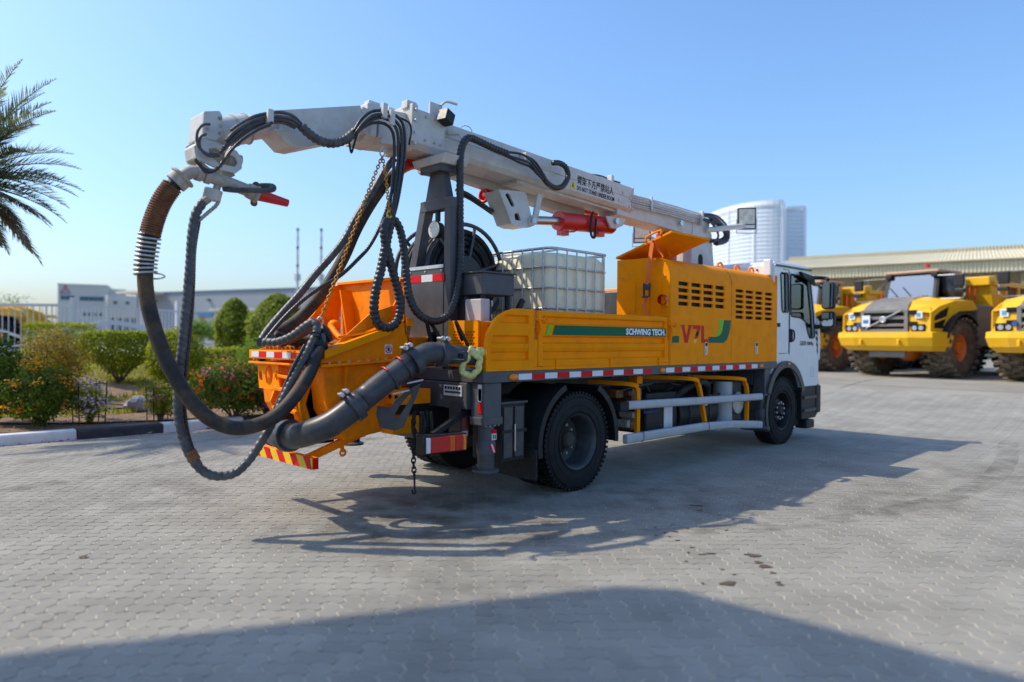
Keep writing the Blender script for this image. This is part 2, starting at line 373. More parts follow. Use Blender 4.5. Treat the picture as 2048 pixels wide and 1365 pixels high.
# oil spots on the paving
OIL = mat('oil_stain', (0.105, 0.070, 0.040), 0.55, var=0.25, scale=20)
stn = random.Random(5)
def blob(c, rx, ry, b, rot=0.7):
    n = 14; ph = stn.random()*6; pts = []
    for i in range(n):
        a = 2*pi*i/n; q = 1+0.28*sin(2*a+ph)+0.18*sin(3*a+ph*2)
        x, y = rx*q*cos(a), ry*q*sin(a); pts.append((c[0]+x*cos(rot)-y*sin(rot), c[1]+x*sin(rot)+y*cos(rot), 0.0038))
    b.prism(pts, (0,0,0.0006))
sp = B()
for c, rx, ry in zip([(-0.716,-3.553,0.000),(-0.844,-3.658,0.000),(-0.897,-3.732,0.000),(-1.413,-3.722,0.000),(-0.992,-3.834,0.000),(-1.153,-3.943,0.000),(-1.191,-3.974,0.000),(0.402,-2.428,0.000),(0.243,-2.553,0.000),(-0.406,-2.812,0.000),(-0.581,-2.603,0.000),(-0.654,-2.749,0.000),(-0.566,-2.790,0.000),(-0.386,-2.652,0.000),(-0.786,-2.748,0.000),(-0.733,-2.838,0.000),(-0.786,-2.946,0.000),(-0.905,-3.305,0.000),(-0.972,-3.276,0.000),(-1.004,-3.177,0.000),(-1.206,-3.283,0.000),(-0.868,-3.130,0.000),(0.197,-2.769,0.000),(-0.224,-3.070,0.000),(0.161,-2.932,0.000),(-1.180,-3.553,0.000),(-1.217,-3.663,0.000),(-1.535,-3.606,0.000)], (.055,.03,.05,.055,.022,.02,.02,.05,.03,.018,.014,.016,.022,.014,.012,.016,.018,.03,.02,.014,.015,.016,.014,.012,.012,.014,.015,.012), (.03,.022,.025,.03,.016,.013,.012,.022,.016,.01,.01,.011,.014,.01,.009,.01,.012,.014,.012,.01,.01,.01,.01,.009,.009,.01,.01,.01)):
    blob(c, rx*1.15, ry*1.1, sp, -0.75)
sp.build('oil_stain', OIL, pave)
def stain(name, col, amt, c=None, rad=1.0, nscale=3.0):
    m = bpy.data.materials.new(name); m.use_nodes = True; N = m.node_tree.nodes; Lk = m.node_tree.links; N.remove(N['Principled BSDF'])
    tr = N.new('ShaderNodeBsdfTransparent'); df = N.new('ShaderNodeBsdfDiffuse'); df.inputs[0].default_value = (*col, 1); mx = N.new('ShaderNodeMixShader')
    g = N.new('ShaderNodeNewGeometry'); nz = N.new('ShaderNodeTexNoise'); nz.inputs['Scale'].default_value = nscale; nz.inputs['Detail'].default_value = 7; Lk.new(g.outputs['Position'], nz.inputs['Vector'])
    mr = N.new('ShaderNodeMapRange'); mr.inputs[1].default_value = .38; mr.inputs[2].default_value = .68; mr.inputs[4].default_value = amt; Lk.new(nz.outputs[0], mr.inputs[0]); out = mr.outputs[0]
    if c:
        ds = N.new('ShaderNodeVectorMath'); ds.operation = 'DISTANCE'; ds.inputs[1].default_value = (*c, 0); Lk.new(g.outputs['Position'], ds.inputs[0])
        m2 = N.new('ShaderNodeMapRange'); m2.inputs[1].default_value = rad; m2.inputs[2].default_value = rad*.25; Lk.new(ds.outputs['Value'], m2.inputs[0])
        mu = N.new('ShaderNodeMath'); mu.operation = 'MULTIPLY'; Lk.new(out, mu.inputs[0]); Lk.new(m2.outputs[0], mu.inputs[1]); out = mu.outputs[0]
    Lk.new(out, mx.inputs[0]); Lk.new(tr.outputs[0], mx.inputs[1]); Lk.new(df.outputs[0], mx.inputs[2]); Lk.new(mx.outputs[0], N['Material Output'].inputs[0]); return m
def disc(c, rad, z): return B().add([(c[0]+rad*cos(2*pi*i/24), c[1]+rad*sin(2*pi*i/24), z) for i in range(24)], [tuple(range(24))])
for k, (c, rad, amt, col) in enumerate((((-1.7,-.9),1.6,.5,(.13,.10,.065)), ((.6,-1.9),1.3,.25,(.10,.085,.065)), ((2.2,-3.6),1.2,.2,(.11,.10,.085)), ((-3.3,1.6),1.5,.18,(.10,.095,.09)), ((4.6,-4.4),1.6,.2,(.11,.10,.09)), ((-2.6,-2.6),.9,.22,(.10,.09,.08)))):
    disc(c, rad, .0046+.0004*k).build('dirt_patch', stain('dirt_patch_%d' % k, col, amt, c, rad), pave)
TM = stain('tyre_mark', (.055,.052,.05), .24, nscale=4)
for k, pts in enumerate(([(8.0,-3.6),(5.5,-4.0),(3.4,-4.1),(1.2,-3.7),(-.6,-2.8),(-2.5,-1.2)], [(7.9,-4.4),(5.9,-5.0),(4.0,-5.3),(2.0,-4.9)], [(-6,2.2),(-4,2.9),(-1.5,3.4),(1,3.5)], [(-6.2,4.0),(-4,4.6),(-1.5,5.0),(1,5.1)], [(7.9,-6.0),(6.4,-6.8),(4.6,-7.0)])):
    P = cat([Vector((*q_, .0075+.0004*k)) for q_ in pts], 8); vs = []
    for i, q_ in enumerate(P):
        t_ = (P[min(i+1,len(P)-1)]-P[max(i-1,0)]).normalized(); n_ = Vector((-t_.y,t_.x,0))*.13; vs += [q_-n_, q_+n_]
    B().add(vs, [(2*i,2*i+1,2*i+3,2*i+2) for i in range(len(P)-1)]).build('tyre_mark', TM, pave)

# ---- kerb stones, alternately white and black
KW = mat('kerb_white', (0.66, 0.67, 0.68), 0.75, var=0.06, dirt=(0.36, 0.34, 0.31), dscale=5, damt=0.45, bump=0.15)
KB = mat('kerb_black', (0.030, 0.032, 0.038), 0.7, var=0.2, dirt=(0.10, 0.095, 0.09), dscale=6, damt=0.5, bump=0.15)
kerb = B().box(-14, 3.6, 6.47, 6.70, -0.05, 0.02).build('kerb', CONC, kind='structure')
def kpt(t):  # t metres along the kerb, slight bend away at the far end
    x = -14+t; return x, 6.44+0.030*max(0.0, x+1.5)**1.6
def ktan(t):
    a, b = kpt(t), kpt(t+0.05); v = Vector((b[0]-a[0], b[1]-a[1], 0)).normalized(); return v
kx = [-13.1+1.24*i for i in range(0, 14)]
kx = [x+0.0 for x in kx]
# joints seen at x = -2.76 and -1.50
starts = [-2.763-1.25*i for i in range(9,0,-1)]+[-2.763,-1.50,-0.10,1.15,2.4]
for i, x in enumerate(starts):
    x2 = starts[i+1] if i+1 < len(starts) else x+1.25
    a = Vector((*kpt(x+14), 0)); c = Vector((*kpt(x2+14), 0)); t = (c-a).normalized(); nrm = Vector((-t.y, t.x, 0))
    a += t*0.006; c -= t*0.006
    prof = [(0,-0.03),(0.012,0.12),(0.035,0.150),(0.06,0.157),(0.20,0.157),(0.22,0.14),(0.22,-0.03)]
    b = B().prism([a+nrm*p+Vector((0,0,q)) for p, q in prof], c-a)
    b.build('kerb_stone', KB if abs(x+2.763) < 0.01 or (round((x+2.763)/1.25) % 2 == 0) else KW, kerb, bev=0.006)

# ---- garden
SOIL = mat('garden_soil', (0.20, 0.125, 0.070), 0.95, var=0.3, scale=3, dirt=(0.10, 0.062, 0.035), dscale=4, damt=0.7, bump=0.6, bscale=18)
gx = [-30,-22,-16,-12,-10]+[-8+i*0.5 for i in range(0, 33)]+[10,14,20]
gy = [6.66,6.8,7,7.3,7.7,8.2,8.8,9.4,10,11,12,13,14,15,16,17.5,19,21,23,26]
def kerby(x): return kpt(x+14)[1]
def GG(x, y): return G(x, y)+0.02*mnoise.noise(Vector((x*1.3, y*1.3, 0)))
vsg = []
for y in gy:
    for x in gx:
        yy = y+max(0.0, kerby(x)-6.44)*max(0.0, 1-(y-6.66)/6); vsg.append((x, yy, GG(x, yy)))
b = B(); n = len(gx); b.v = vsg; b.f = [(j*n+i, j*n+i+1, (j+1)*n+i+1, (j+1)*n+i) for j in range(len(gy)-1) for i in range(n-1)]
b.build('garden_bed', SOIL, smooth=True, kind='structure')

def leafmat(name, col, tl=0.35, isl=0.35, rough=0.55):
    m = mat(name, col, rough, var=0.25, scale=4, isl=isl, spec=0.35)
    N = m.node_tree.nodes; Lk = m.node_tree.links; b = N['Principled BSDF']
    t = N.new('ShaderNodeBsdfTranslucent'); mx = N.new('ShaderNodeMixShader'); mx.inputs[0].default_value = tl
    src = b.inputs['Base Color'].links[0].from_socket; Lk.new(src, t.inputs[0])
    Lk.new(b.outputs[0], mx.inputs[1]); Lk.new(t.outputs[0], mx.inputs[2]); Lk.new(mx.outputs[0], N['Material Output'].inputs[0])
    return m
LF1 = leafmat('leaf_green', (0.235, 0.29, 0.014), .48)
LF2 = leafmat('leaf_yellow_green', (0.30, 0.335, 0.016), .48)
LF3 = leafmat('leaf_dark', (0.12, 0.19, 0.016), .48)
LF4 = leafmat('leaf_reddish', (0.30, 0.21, 0.016), .45, isl=0.5)
LF5 = leafmat('leaf_feathery', (0.19, 0.30, 0.03), .45)
GRS = leafmat('grass_blade', (0.30, 0.30, 0.025), .45, isl=0.4)
DRY = leafmat('dry_leaf', (0.30, 0.19, 0.08), isl=0.3)
FOR = leafmat('petal_orange', (0.95, 0.20, 0.03), isl=0.3); FMG = leafmat('petal_magenta', (0.70, 0.02, 0.30), isl=0.3)
FPK = leafmat('petal_pale', (0.78, 0.62, 0.66), isl=0.2); FYE = leafmat('petal_yellow_orange', (0.85, 0.36, 0.02), isl=0.3); FPI = leafmat('petal_pink', (0.75, 0.18, 0.30), isl=0.3)
BARK = mat('bark', (0.13, 0.095, 0.065), 0.9, var=0.3, scale=12, bump=0.5)
rg = random.Random(11)
def leaf(b, p, nrm, L, wd, fold=0.25):
    nrm = nrm.normalized(); a = nrm.orthogonal().normalized(); q = Quaternion(nrm, rg.uniform(0, 2*pi)); a = q @ a; c = nrm.cross(a)
    t = p+a*L; m = p+a*L*0.45
    b.add([p, m+c*wd*0.5+nrm*L*fold*0.4, t, m-c*wd*0.5+nrm*L*fold*0.4], [(0,1,2),(0,2,3)])
def rdir():
    z = rg.uniform(-1, 1); t = rg.uniform(0, 2*pi); s = sqrt(1-z*z); return Vector((s*cos(t), s*sin(t), z))
def crown(n, sampler, L, aspect=0.5, spread=0.8):
    b = B()
    for _ in range(n):
        p, nr = sampler(); nr = (nr+rdir()*spread+Vector((0,0,0.25))); k = rg.uniform(0.65, 1.25)
        leaf(b, p, nr, L*k, L*k*aspect)
    return b
def ellip(c, r, shell=0.30, lump=0.16, cut=None, seed=0):
    c = Vector(c)
    def f():
        while True:
            d = rdir(); k = 1-shell*rg.random()**1.6
            l = 1+lump*mnoise.noise(d*2.3+Vector((seed,seed*0.7,0)))*1.6+0.06*mnoise.noise(d*6+Vector((seed,0,1)))
            p = Vector((d.x*r[0], d.y*r[1], d.z*r[2]))*k*l
            if cut and not cut(p): continue
            return c+p, Vector((d.x/r[0], d.y/r[1], d.z/r[2])).normalized()
    return f
def boxs(c, h, shell=0.14, rot=0.0, rnd=0.03):
    c = Vector(c); cr, sr = cos(rot), sin(rot)
    def f():
        ax = rg.choices((0,1,2), (h[1]*h[2], h[0]*h[2], h[0]*h[1]))[0]; s = rg.choice((-1,1)) if ax != 2 else rg.choice((1,1,1,-1))
        q = [rg.uniform(-1,1)*h[i] for i in range(3)]; nr = Vector((0,0,0)); nr[ax] = s
        q[ax] = s*(h[ax]-shell*rg.random()**1.5*0.8)+rg.gauss(0, rnd)
        q[2] += 0.05*mnoise.noise(Vector((q[0]*2, q[1]*2, c.x)))
        return c+Vector((q[0]*cr-q[1]*sr, q[0]*sr+q[1]*cr, q[2])), Vector((nr.x*cr-nr.y*sr, nr.x*sr+nr.y*cr, nr.z))
    return f
def stems(b, base, tops, r=0.018):
    for t in tops:
        base2 = Vector(base)+Vector((rg.gauss(0,0.02), rg.gauss(0,0.02), -0.03)); m = base2.lerp(Vector(t), 0.5)+rdir()*0.05
        b.tube([base2, m, Vector(t)], lambda s, r=r: r*(1-0.6*s), 5, 4)
def at(p): return Vector((p[0], p[1], G(p[0], p[1])))
def bush(name, label, p, hw, h, n, L, m, flat=1.0, lump=0.18, catg='bush', flowers=None, zc=0.55, cut=None, shell=0.4, rz=None, group=None, stemr=0.02, aspect=0.5):
    p = at(p); root = empty(name, label, catg, p, group=group)
    rz_ = rz or h*(1-zc)
    sam = ellip((0,0,h*zc), (hw, hw*flat, rz_), shell, lump, cut, seed=p.x+p.y)
    crown(n, sam, L, aspect).build('crown', m, root)
    sb = B(); stems(sb, (0,0,0), [Vector((rg.uniform(-.6,.6)*hw, rg.uniform(-.6,.6)*hw*flat, h*rg.uniform(.35,.8))) for _ in range(9)], stemr); sb.build('stem', BARK, root)
    if flowers:
        for fm, cnt, fl in flowers:
            fb = B()
            for _ in range(int(cnt*1.5)):
                q, nr = sam()
                while q.z < h*0.25: q, nr = sam()
                q = Vector((q.x, q.y, q.z))+nr*0.05
                for _k in range(16): leaf(fb, q+rdir()*fl*1.8, nr+rdir()*1.2, fl*1.25, fl*1.1)
            fb.build('flower', fm, root, kind='stuff')
    return root
D1 = Vector((0.706, 0.708, 0)); 
bush('lantana_bush', 'dark green bush with yellow-orange flowers at the left end of the kerb', [(-3.029,7.484,0.118)][0], 0.50, 0.98, 3800, 0.075, LF3, flowers=[(FYE, 28, 0.040)], lump=0.3)
bush('leafy_shrub', 'dark leafy shrub cut off by the left edge beside the kerb', [(-3.498,8.305,0.121)][0], 0.42, 1.4, 3000, 0.085, LF3, lump=0.3)
bush('yellowish_shrub', 'loose yellow and red tinged shrub in front of the trimmed hedge block', [(-2.102,11.010,0.436)][0], 0.66, 1.35, 4200, 0.07, LF4, lump=0.3, shell=0.6)
# trimmed hedge block
def hedge(label, pc, hl, hd, hh, m, n, rot):
    p = at(pc); root = empty('trimmed_hedge', label, 'hedge', p)
    crown(n, boxs((0,0,hh/2+0.06), (hl, hd, hh/2), rot=rot), 0.085).build('crown', m, root)
    sb = B(); stems(sb, (0,0,0), [Vector((rg.uniform(-.8,.8)*hl*cos(rot), rg.uniform(-.8,.8)*hl*sin(rot), hh*0.7)) for _ in range(8)]); sb.build('stem', BARK, root)
hedge('flat-topped trimmed hedge block behind the yellow tinged shrub', [(0.365,21.827,0.792)][0], 0.92, 0.6, 1.16, LF2, 5200, radians(-45))
hedge('low flat-topped trimmed hedge left of the feathery shrub', [(1.786,11.935,0.708)][0], 0.60, 0.5, 0.82, LF2, 4200, radians(-45))
# vase shaped clipped shrub
def vase(label, pc, hw, h, n, m):
    p = at(pc); root = empty('clipped_shrub', label, 'bush', p)
    def sam():
        while True:
            t = rg.random()**0.6; z = 0.18+t*(h-0.18); rr = hw*(0.25+0.75*smooth(t*1.5))*(1-0.25*max(0, (t-0.86)/0.14)**2)
            a = rg.uniform(0, 2*pi); k = rg.random()
            if rg.random() < 0.25: k = rg.random()**0.5; z = h-0.02+rg.gauss(0, 0.02); nr = Vector((0,0,1)); q = rr*k
            else: q = rr*(1-0.3*k*k); nr = Vector((cos(a), sin(a), -0.1))
            q *= 1+0.10*mnoise.noise(Vector((cos(a)*2, sin(a)*2, z*2)))
            return Vector((q*cos(a), q*sin(a), z)), nr
    crown(n, sam, 0.085).build('crown', m, root)
    sb = B(); stems(sb, (0,0,0), [Vector((cos(a)*hw*0.6, sin(a)*hw*0.6, h*0.6)) for a in [i*0.8 for i in range(8)]], 0.03); sb.build('trunk', BARK, root)
vase('vase-shaped clipped shrub with a bare stem left of the hanging hoses', [(-0.402,12.704,0.533)][0], 0.86, 1.2, 6500, LF1)
bush('clipped_shrub', 'rounded clipped shrub directly behind the pair of hanging hoses', [(0.367,11.231,0.738)][0], 0.62, 1.42, 6000, 0.085, LF2, lump=0.1, shell=0.3)
def topiary(label, pc, hw, h, n, pw):
    p = at(pc); root = empty('topiary_tree', label, 'tree', p)
    def sam():
        t = rg.random()**0.85; z = 0.12+t*(h-0.12); rr = hw*min(1.0, ((1-t)*2.4)**pw)*(0.82+0.18*smooth(t*5)); a = rg.uniform(0, 2*pi)
        rr *= 1+0.22*mnoise.noise(Vector((cos(a)*1.8, sin(a)*1.8, z*1.3+hw)))+0.16*mnoise.noise(Vector((cos(a)*5, sin(a)*5, z*4)))+(rg.random()**8)*.22
        q = rr*(1-0.25*rg.random()**2); return Vector((q*cos(a), q*sin(a), z)), Vector((cos(a), sin(a), 0.35+t))
    crown(n, sam, 0.14).build('crown', LF1, root)
    B().tube([(0,0,-0.05),(0.01,0,h*0.4),(0,0.01,h*0.75)], lambda s: 0.05*(1-.6*s), 7).build('trunk', BARK, root)
topiary('tall narrow cone-shaped topiary between the low hedge and the broad topiary', [(7.116,23.568,0.818)][0], 0.68, 2.42, 8000, 0.42)
topiary('broad egg-shaped topiary behind the thick hoses at the hopper', [(6.551,18.482,0.935)][0], 0.96, 2.38, 10000, 0.5)
bush('feathery_shrub', 'light green feathery shrub in front of the broad topiary', [(1.033,8.448,0.543)][0], 0.45, 1.45, 6500, 0.07, LF5, lump=0.3, shell=0.8, aspect=0.22)
bush('bougainvillea_bush', 'wide bougainvillea with orange flowers behind the hanging thick hose', [(-0.152,6.803,0.120)][0], 0.80, 1.05, 6500, 0.075, LF3, flat=0.75, flowers=[(FOR, 26, 0.048), (FPI, 9, 0.042), (FYE, 8, 0.04)], lump=0.35, shell=0.5)
bush('bougainvillea_bush', 'magenta flowering bougainvillea beside the yellow hopper bracket', [(0.443,6.634,0.166)][0], 0.50, 1.02, 3400, 0.075, LF3, flowers=[(FMG, 40, 0.05)], lump=0.35, shell=0.5)
bush('bougainvillea_bush', 'pale pink flowering plant in the left wire cage by the kerb', [(-2.351,7.444,0.108)][0], 0.27, 0.74, 1300, 0.06, LF2, flowers=[(FPK, 26, 0.038)], lump=0.4, shell=0.7)
bush('bougainvillea_bush', 'pink flowering plant in the right wire cage by the kerb', [(-1.316,7.117,0.161)][0], 0.25, 0.66, 1500, 0.06, LF2, flowers=[(FPI, 8, 0.026), (FPK, 6, 0.026)], lump=0.4, shell=0.7)
def cage(label, pc, s, h):
    root = empty('plant_cage', label, 'plant cage', at(pc))
    for i, j in ((-1,-1),(1,-1),(1,1),(-1,1)): B().cyl((i*s,j*s,-0.05),(i*s*1.1,j*s*1.1,h), 0.010, n=6).build('stake', BLKP, root)
    for z in (0.12, h*0.55, h*0.96):
        k = s*(1+0.1*z/h); B().tube([(-k,-k,z),(k,-k,z),(k,k,z),(-k,k,z)], 0.007, 6, 1, closed=True).build('cage_ring', BLKP, root)
cage('black wire cage round the pale pink plant', [(-2.351,7.444,0.108)][0], 0.19, 0.70)
cage('black wire cage round the pink plant', [(-1.316,7.117,0.161)][0], 0.17, 0.60)
for pts, lb in (([(-3.623,8.006,0.013),(-2.773,7.440,0.076),(-1.981,7.075,0.112),(-1.337,6.856,0.150),(-0.626,6.712,0.198)], 'front black drip irrigation pipe lying along the kerb'), ([(-1.617,9.961,0.273),(-1.219,9.281,0.326),(-1.267,8.905,0.296),(-1.684,9.038,0.273)], 'black drip irrigation pipe ending beside the grey rock')):
    q = [(p[0], p[1], G(p[0], p[1])+0.025) for p in pts]
    tag(B().tube(q, 0.016, 6).build('irrigation_pipe', BLKP, smooth=True), lb, 'pipe')
rk = B().ball((0,0,0.10), 0.30, 12, 8, (1.0, 0.7, 0.6)); rk.v = [tuple(Vector(v)*(1+0.35*mnoise.noise(Vector(v)*4))) for v in rk.v]
ro_ = rk.build('rock', mat('rock_grey', (0.30, 0.29, 0.28), 0.9, var=0.25, scale=10, bump=0.6, bscale=20)); ro_.location = at([(-1.156,8.653,0.269)][0]); tag(ro_, 'pale grey rock lying on the soil between the two caged plants', 'rock')
# lawn
gb = B(); gr = random.Random(21)
for _ in range(60000):
    x = gr.uniform(-12, 6); y = gr.uniform(7.4, 20)
    if mnoise.noise(Vector((x*0.5, y*0.5, 3)))+mnoise.noise(Vector((x*1.9, y*1.9, 7)))*0.5 < (0.30 if y < 8.4 else -0.16): continue
    z = G(x, y)+0.01; a = gr.uniform(0, 2*pi); h = gr.uniform(0.04, 0.10); wd = gr.uniform(0.012, 0.028); l = gr.gauss(0, 0.02); k = gr.gauss(0, 0.02)
    gb.add([(x-cos(a)*wd,y-sin(a)*wd,z-0.02),(x+cos(a)*wd,y+sin(a)*wd,z-0.02),(x+l,y+k,z+h)], [(0,1,2)])
tag(gb.build('grass', GRS, kind='stuff'), 'short yellow-green lawn grass between the shrubs', 'grass')
# fallen leaves and petals on soil and along the kerb
lb_ = B()
for _ in range(900):
    x = gr.uniform(-8, 2); y = kerby(x)+gr.uniform(0.25, 1.6)
    leaf(lb_, Vector((x, y, G(x, y)+0.035)), Vector((gr.gauss(0,.3), gr.gauss(0,.3), 1)), gr.uniform(.03,.07), .025)
tag(lb_.build('fallen_leaves', DRY, kind='stuff'), 'dry brown leaves scattered on the soil behind the kerb', 'leaves')
pb = B()
for _ in range(70):
    x = gr.choice((-3.4,-3.2,-2.9,-0.8,-0.6,-3.9))+gr.gauss(0, .12); y = kerby(x)-abs(gr.gauss(0.03, .03))
    leaf(pb, Vector((x, y, 0.012)), Vector((gr.gauss(0,.4), gr.gauss(0,.4), 1)), .035, .03)
tag(pb.build('fallen_petals', FMG, kind='stuff'), 'magenta petals fallen on the paving along the kerb', 'petals')

for nm, lb, c, L_, wd_, m_ in (('dry_leaf','brown dry leaf lying on the paving at the lower left',[(-4.302,-0.218,0.000)][0],.05,.035,DRY),('dry_twig','thin orange twig lying on the paving left of the truck shadow',[(-3.398,-0.536,0.000)][0],.07,.008,DRY),('paper_scrap','pale paper scrap lying against the black kerb stone',[(-1.784,6.504,0.000)][0],.22,.09,TANKM)):
    b = B(); a_ = .4; b.obox((0,0,.006),(L_,wd_,.004),(cos(a_),-sin(a_),.06)); b.obox((L_*.3,-L_*.12,.010),(L_*.5,wd_*.8,.003),(cos(a_),-sin(a_),.3)); o = b.build(nm, m_); o.location = (c[0],c[1],.006); tag(o, lb, nm.split('_')[1])
# ---- date palm at the left edge
def palm(label, loc, H):
    root = empty('date_palm', label, 'palm tree', loc)
    tb = B()
    tb.tube([(0,0,-0.1),(0.05,0,H*0.5),(0,0,H)], lambda s: 0.24-0.05*s, 14, 10, rib=0.10, pitch=0.16, step=0.04); tb.build('trunk', BARK, root, smooth=True)
    PL = leafmat('palm_leaflet', (0.20, 0.225, 0.11), .45, isl=0.4); PD = leafmat('palm_dead', (0.20, 0.155, 0.095), isl=0.4)
    r_ = random.Random(4)
    fr = []
    for i in range(36):
        az = i*2.399+r_.uniform(-.2,.2); el = radians(80-118*(i/36)**0.9+r_.uniform(-6,6)); fr.append((az, el, r_.uniform(1.55, 2.05), i > 28))
    # the three fronds that reach into view
    vr = atan2(r2.y, r2.x)
    fr += [(vr+0.25, radians(63), 2.25, False), (vr-0.1, radians(48), 2.0, False), (vr+0.35, radians(18), 1.75, False), (vr-0.3, radians(30), 1.6, False), (vr, radians(-6), 1.35, True), (vr+0.5, radians(-35), 1.3, True), (vr-0.5, radians(55), 1.9, False), (vr+0.1, radians(72), 2.2, False), (vr+0.6, radians(40), 1.7, False), (vr-0.2, radians(10), 1.5, False), (vr+0.15, radians(2), 1.4, False), (vr-.1, radians(-18), 1.3, True), (vr+.2, radians(58), 1.9, False)]+[(vr+r_.uniform(-.9,.9), radians(el_), r_.uniform(1.2,1.6), el_ < 0) for el_ in (-48,-38,-28,-20,-10,-4,6,12,20,26,34,44,50,66)]
    for az, el, L, dead in fr:
        d = Vector((cos(az)*cos(el), sin(az)*cos(el), sin(el))); p = Vector((0,0,H-0.05))+d*0.12; pts = [p.copy()]; tb = []
        n = 26; dd = d.copy()
        for k in range(n):
            dd = (dd+Vector((0,0,-0.016-0.030*k/n))).normalized(); p = p+dd*(L/n); pts.append(p.copy())
        fb = B(); fb.tube(pts, lambda s: 0.018*(1-0.85*s), 5, 1)
        for k in range(3, n+1):
            t = (pts[k]-pts[k-1]).normalized(); side = t.cross(Vector((0,0,1)))
            if side.length < 0.05: side = t.orthogonal()
            side.normalize(); upn = side.cross(t)
            ll = 0.46*sin(pi*min(1, (k/n)*0.75+0.22))*(0.8 if dead else 1)
            for q in range(2):
              for s in (-1, 1):
                base = pts[k-1].lerp(pts[k], q*0.5)
                dr = (t*0.75+side*s*(0.75+r_.gauss(0,.1))+upn*(0.35+r_.gauss(0,.12))).normalized()+(Vector((0,0,-0.5)) if dead else Vector((0,0,-0.06)))
                tip = base+dr*ll*r_.uniform(.8,1.1); wv = dr.cross(upn).normalized()*0.013
                mid = base.lerp(tip, 0.4)
                fb.add([base-wv*.6, base+wv*.6, mid+wv, tip, mid-wv], [(0,1,2,4),(4,2,3)])
        fb.build('frond', PD if dead else PL, root)
    return root
palm('date palm with feathery fronds at the left edge of the picture', [(-3.980,8.644,-0.282)][0][:2]+(0.15,), 4.0)

# ---- fence with arched gate
FEN = mat('fence_white', (0.62, 0.64, 0.66), 0.5, var=0.05)
def fence(name, label, a, b_, zt, zb, gap, arch=None, posts=(), rw=0.06):
    a, b_ = Vector(a), Vector(b_); a.z = b_.z = 0; root = empty(name, label, 'fence', (a.x, a.y, 0)); d = b_-a; L = d.length; d.normalize()
    B().beam((0,0,zt), d*L+Vector((0,0,zt)), rw, rw*1.6).build('rail', FEN, root)
    B().beam((0,0,zb+.12), d*L+Vector((0,0,zb+.12)), rw, rw).build('rail', FEN, root)
    me = None; k = int(L/gap)
    for i in range(1, k):
        if me is None: o = B().cyl((0,0,zb+.12),(0,0,zt), rw*.3, n=6).build('bar', FEN, root); me = o.data
        else: o = bpy.data.objects.new('bar', me); COL.objects.link(o); o.parent = root
        o.location = d*(i*gap)
    for t, ph in posts: B().obox(d*t+Vector((0,0,(zb+ph)/2-.2)), (0.16,0.16,ph-zb+.4), d).build('post', FEN, root, bev=0.01)
    if arch:
        for (u0, z0, um, zm, u1, z1, th) in arch:
            pts = [d*u0+Vector((0,0,z0)), d*((u0+um)/2)+Vector((0,0,(z0+zm)/2+0.12*(zm-z0))), d*um+Vector((0,0,zm)), d*((u1+um)/2)+Vector((0,0,(z1+zm)/2+0.12*(zm-z1))), d*u1+Vector((0,0,z1))]
            P = cat(pts, 5); bb = B()
            for p, q in zip(P, P[1:]): bb.beam(p, q+(q-p)*0.02, 0.05, th)
            bb.build('arch_band', FEN, root)
fence('bar_fence', 'near white bar fence at the left in front of the yellow loader', [(-2.389,25.988,1.080)][0], [(0.968,22.640,1.116)][0], 2.69, 0.80, 0.22, arch=[(0,2.15,1.0,2.0,3.4,1.35,0.09),(1.6,1.2,3.0,1.26,4.2,1.30,0.07),(1.6,0.98,3.2,1.13,4.2,1.30,0.07)], posts=((4.70,2.95),))
fence('bar_fence', 'farther white bar fence with an arched band right of the loader', [(1.207,29.463,1.008)][0], [(7.625,31.536,0.945)][0], 2.92, 0.70, 0.19, rw=.05, arch=[(1.4,1.75,3.2,2.25,5.6,1.9,0.22),(1.9,1.30,3.3,1.70,5.6,1.55,0.10)], posts=((6.74,3.4),))
fence('bar_fence', 'short piece of white fence behind the rear edge of the hopper', [(6.602,18.431,1.156)][0], [(9.781,16.672,1.169)][0], 2.35, 0.75, 0.2, posts=((1.6,2.9),))

# ---- buildings
def bld(name, label, pl, pr_, zt, deep, m, zb=0.3):
    """box building whose front runs from pl to pr_ (ground points); returns root, unit along, outward normal, length"""
    a, b_ = Vector(pl), Vector(pr_); a.z = b_.z = 0; d = (b_-a); L = d.length; d.normalize(); n = Vector((d.y,-d.x,0))
    root = empty(name, label, 'building', (a.x, a.y, 0))
    B().prism([Vector((0,0,zb)), d*L+Vector((0,0,zb)), d*L-n*deep+Vector((0,0,zb)), -n*deep+Vector((0,0,zb))], (0,0,zt-zb)).build('wall', m, root)
    return root, d, n, L
OFFW = mat('office_panel', (0.56, 0.55, 0.50), 0.7, var=0.04, scale=0.4)
WGREY = mat('warehouse_grey', (0.27, 0.29, 0.315), 0.6, var=0.05, scale=0.1)
CREAM = mat('cream_wall', (0.62, 0.57, 0.45), 0.8, var=0.06, scale=0.4)
WIN = mat('far_window', (0.05, 0.12, 0.16), 0.1, var=0.2, scale=0.3)
TRIM = mat('roof_trim', (0.10, 0.16, 0.26), 0.5)
def panel(root, d, n, u0, u1, z0, z1, m, name='window', off=0.06):
    return B().prism([d*u0+n*off+Vector((0,0,z0)), d*u1+n*off+Vector((0,0,z0)), d*u1+n*off+Vector((0,0,z1)), d*u0+n*off+Vector((0,0,z1))], -n*(off+0.2)).build(name, m, root)
S1 = 150/1413
r_, d, n, L = bld('office_building', 'pale office block with a red triangle sign beyond the fence', [(31.902,168.341,0.800)][0], [(40.544,165.370,0.862)][0], 1.6+104.8*S1, 14, OFFW)
zz = lambda py: 1.6+(676.5-py)*S1
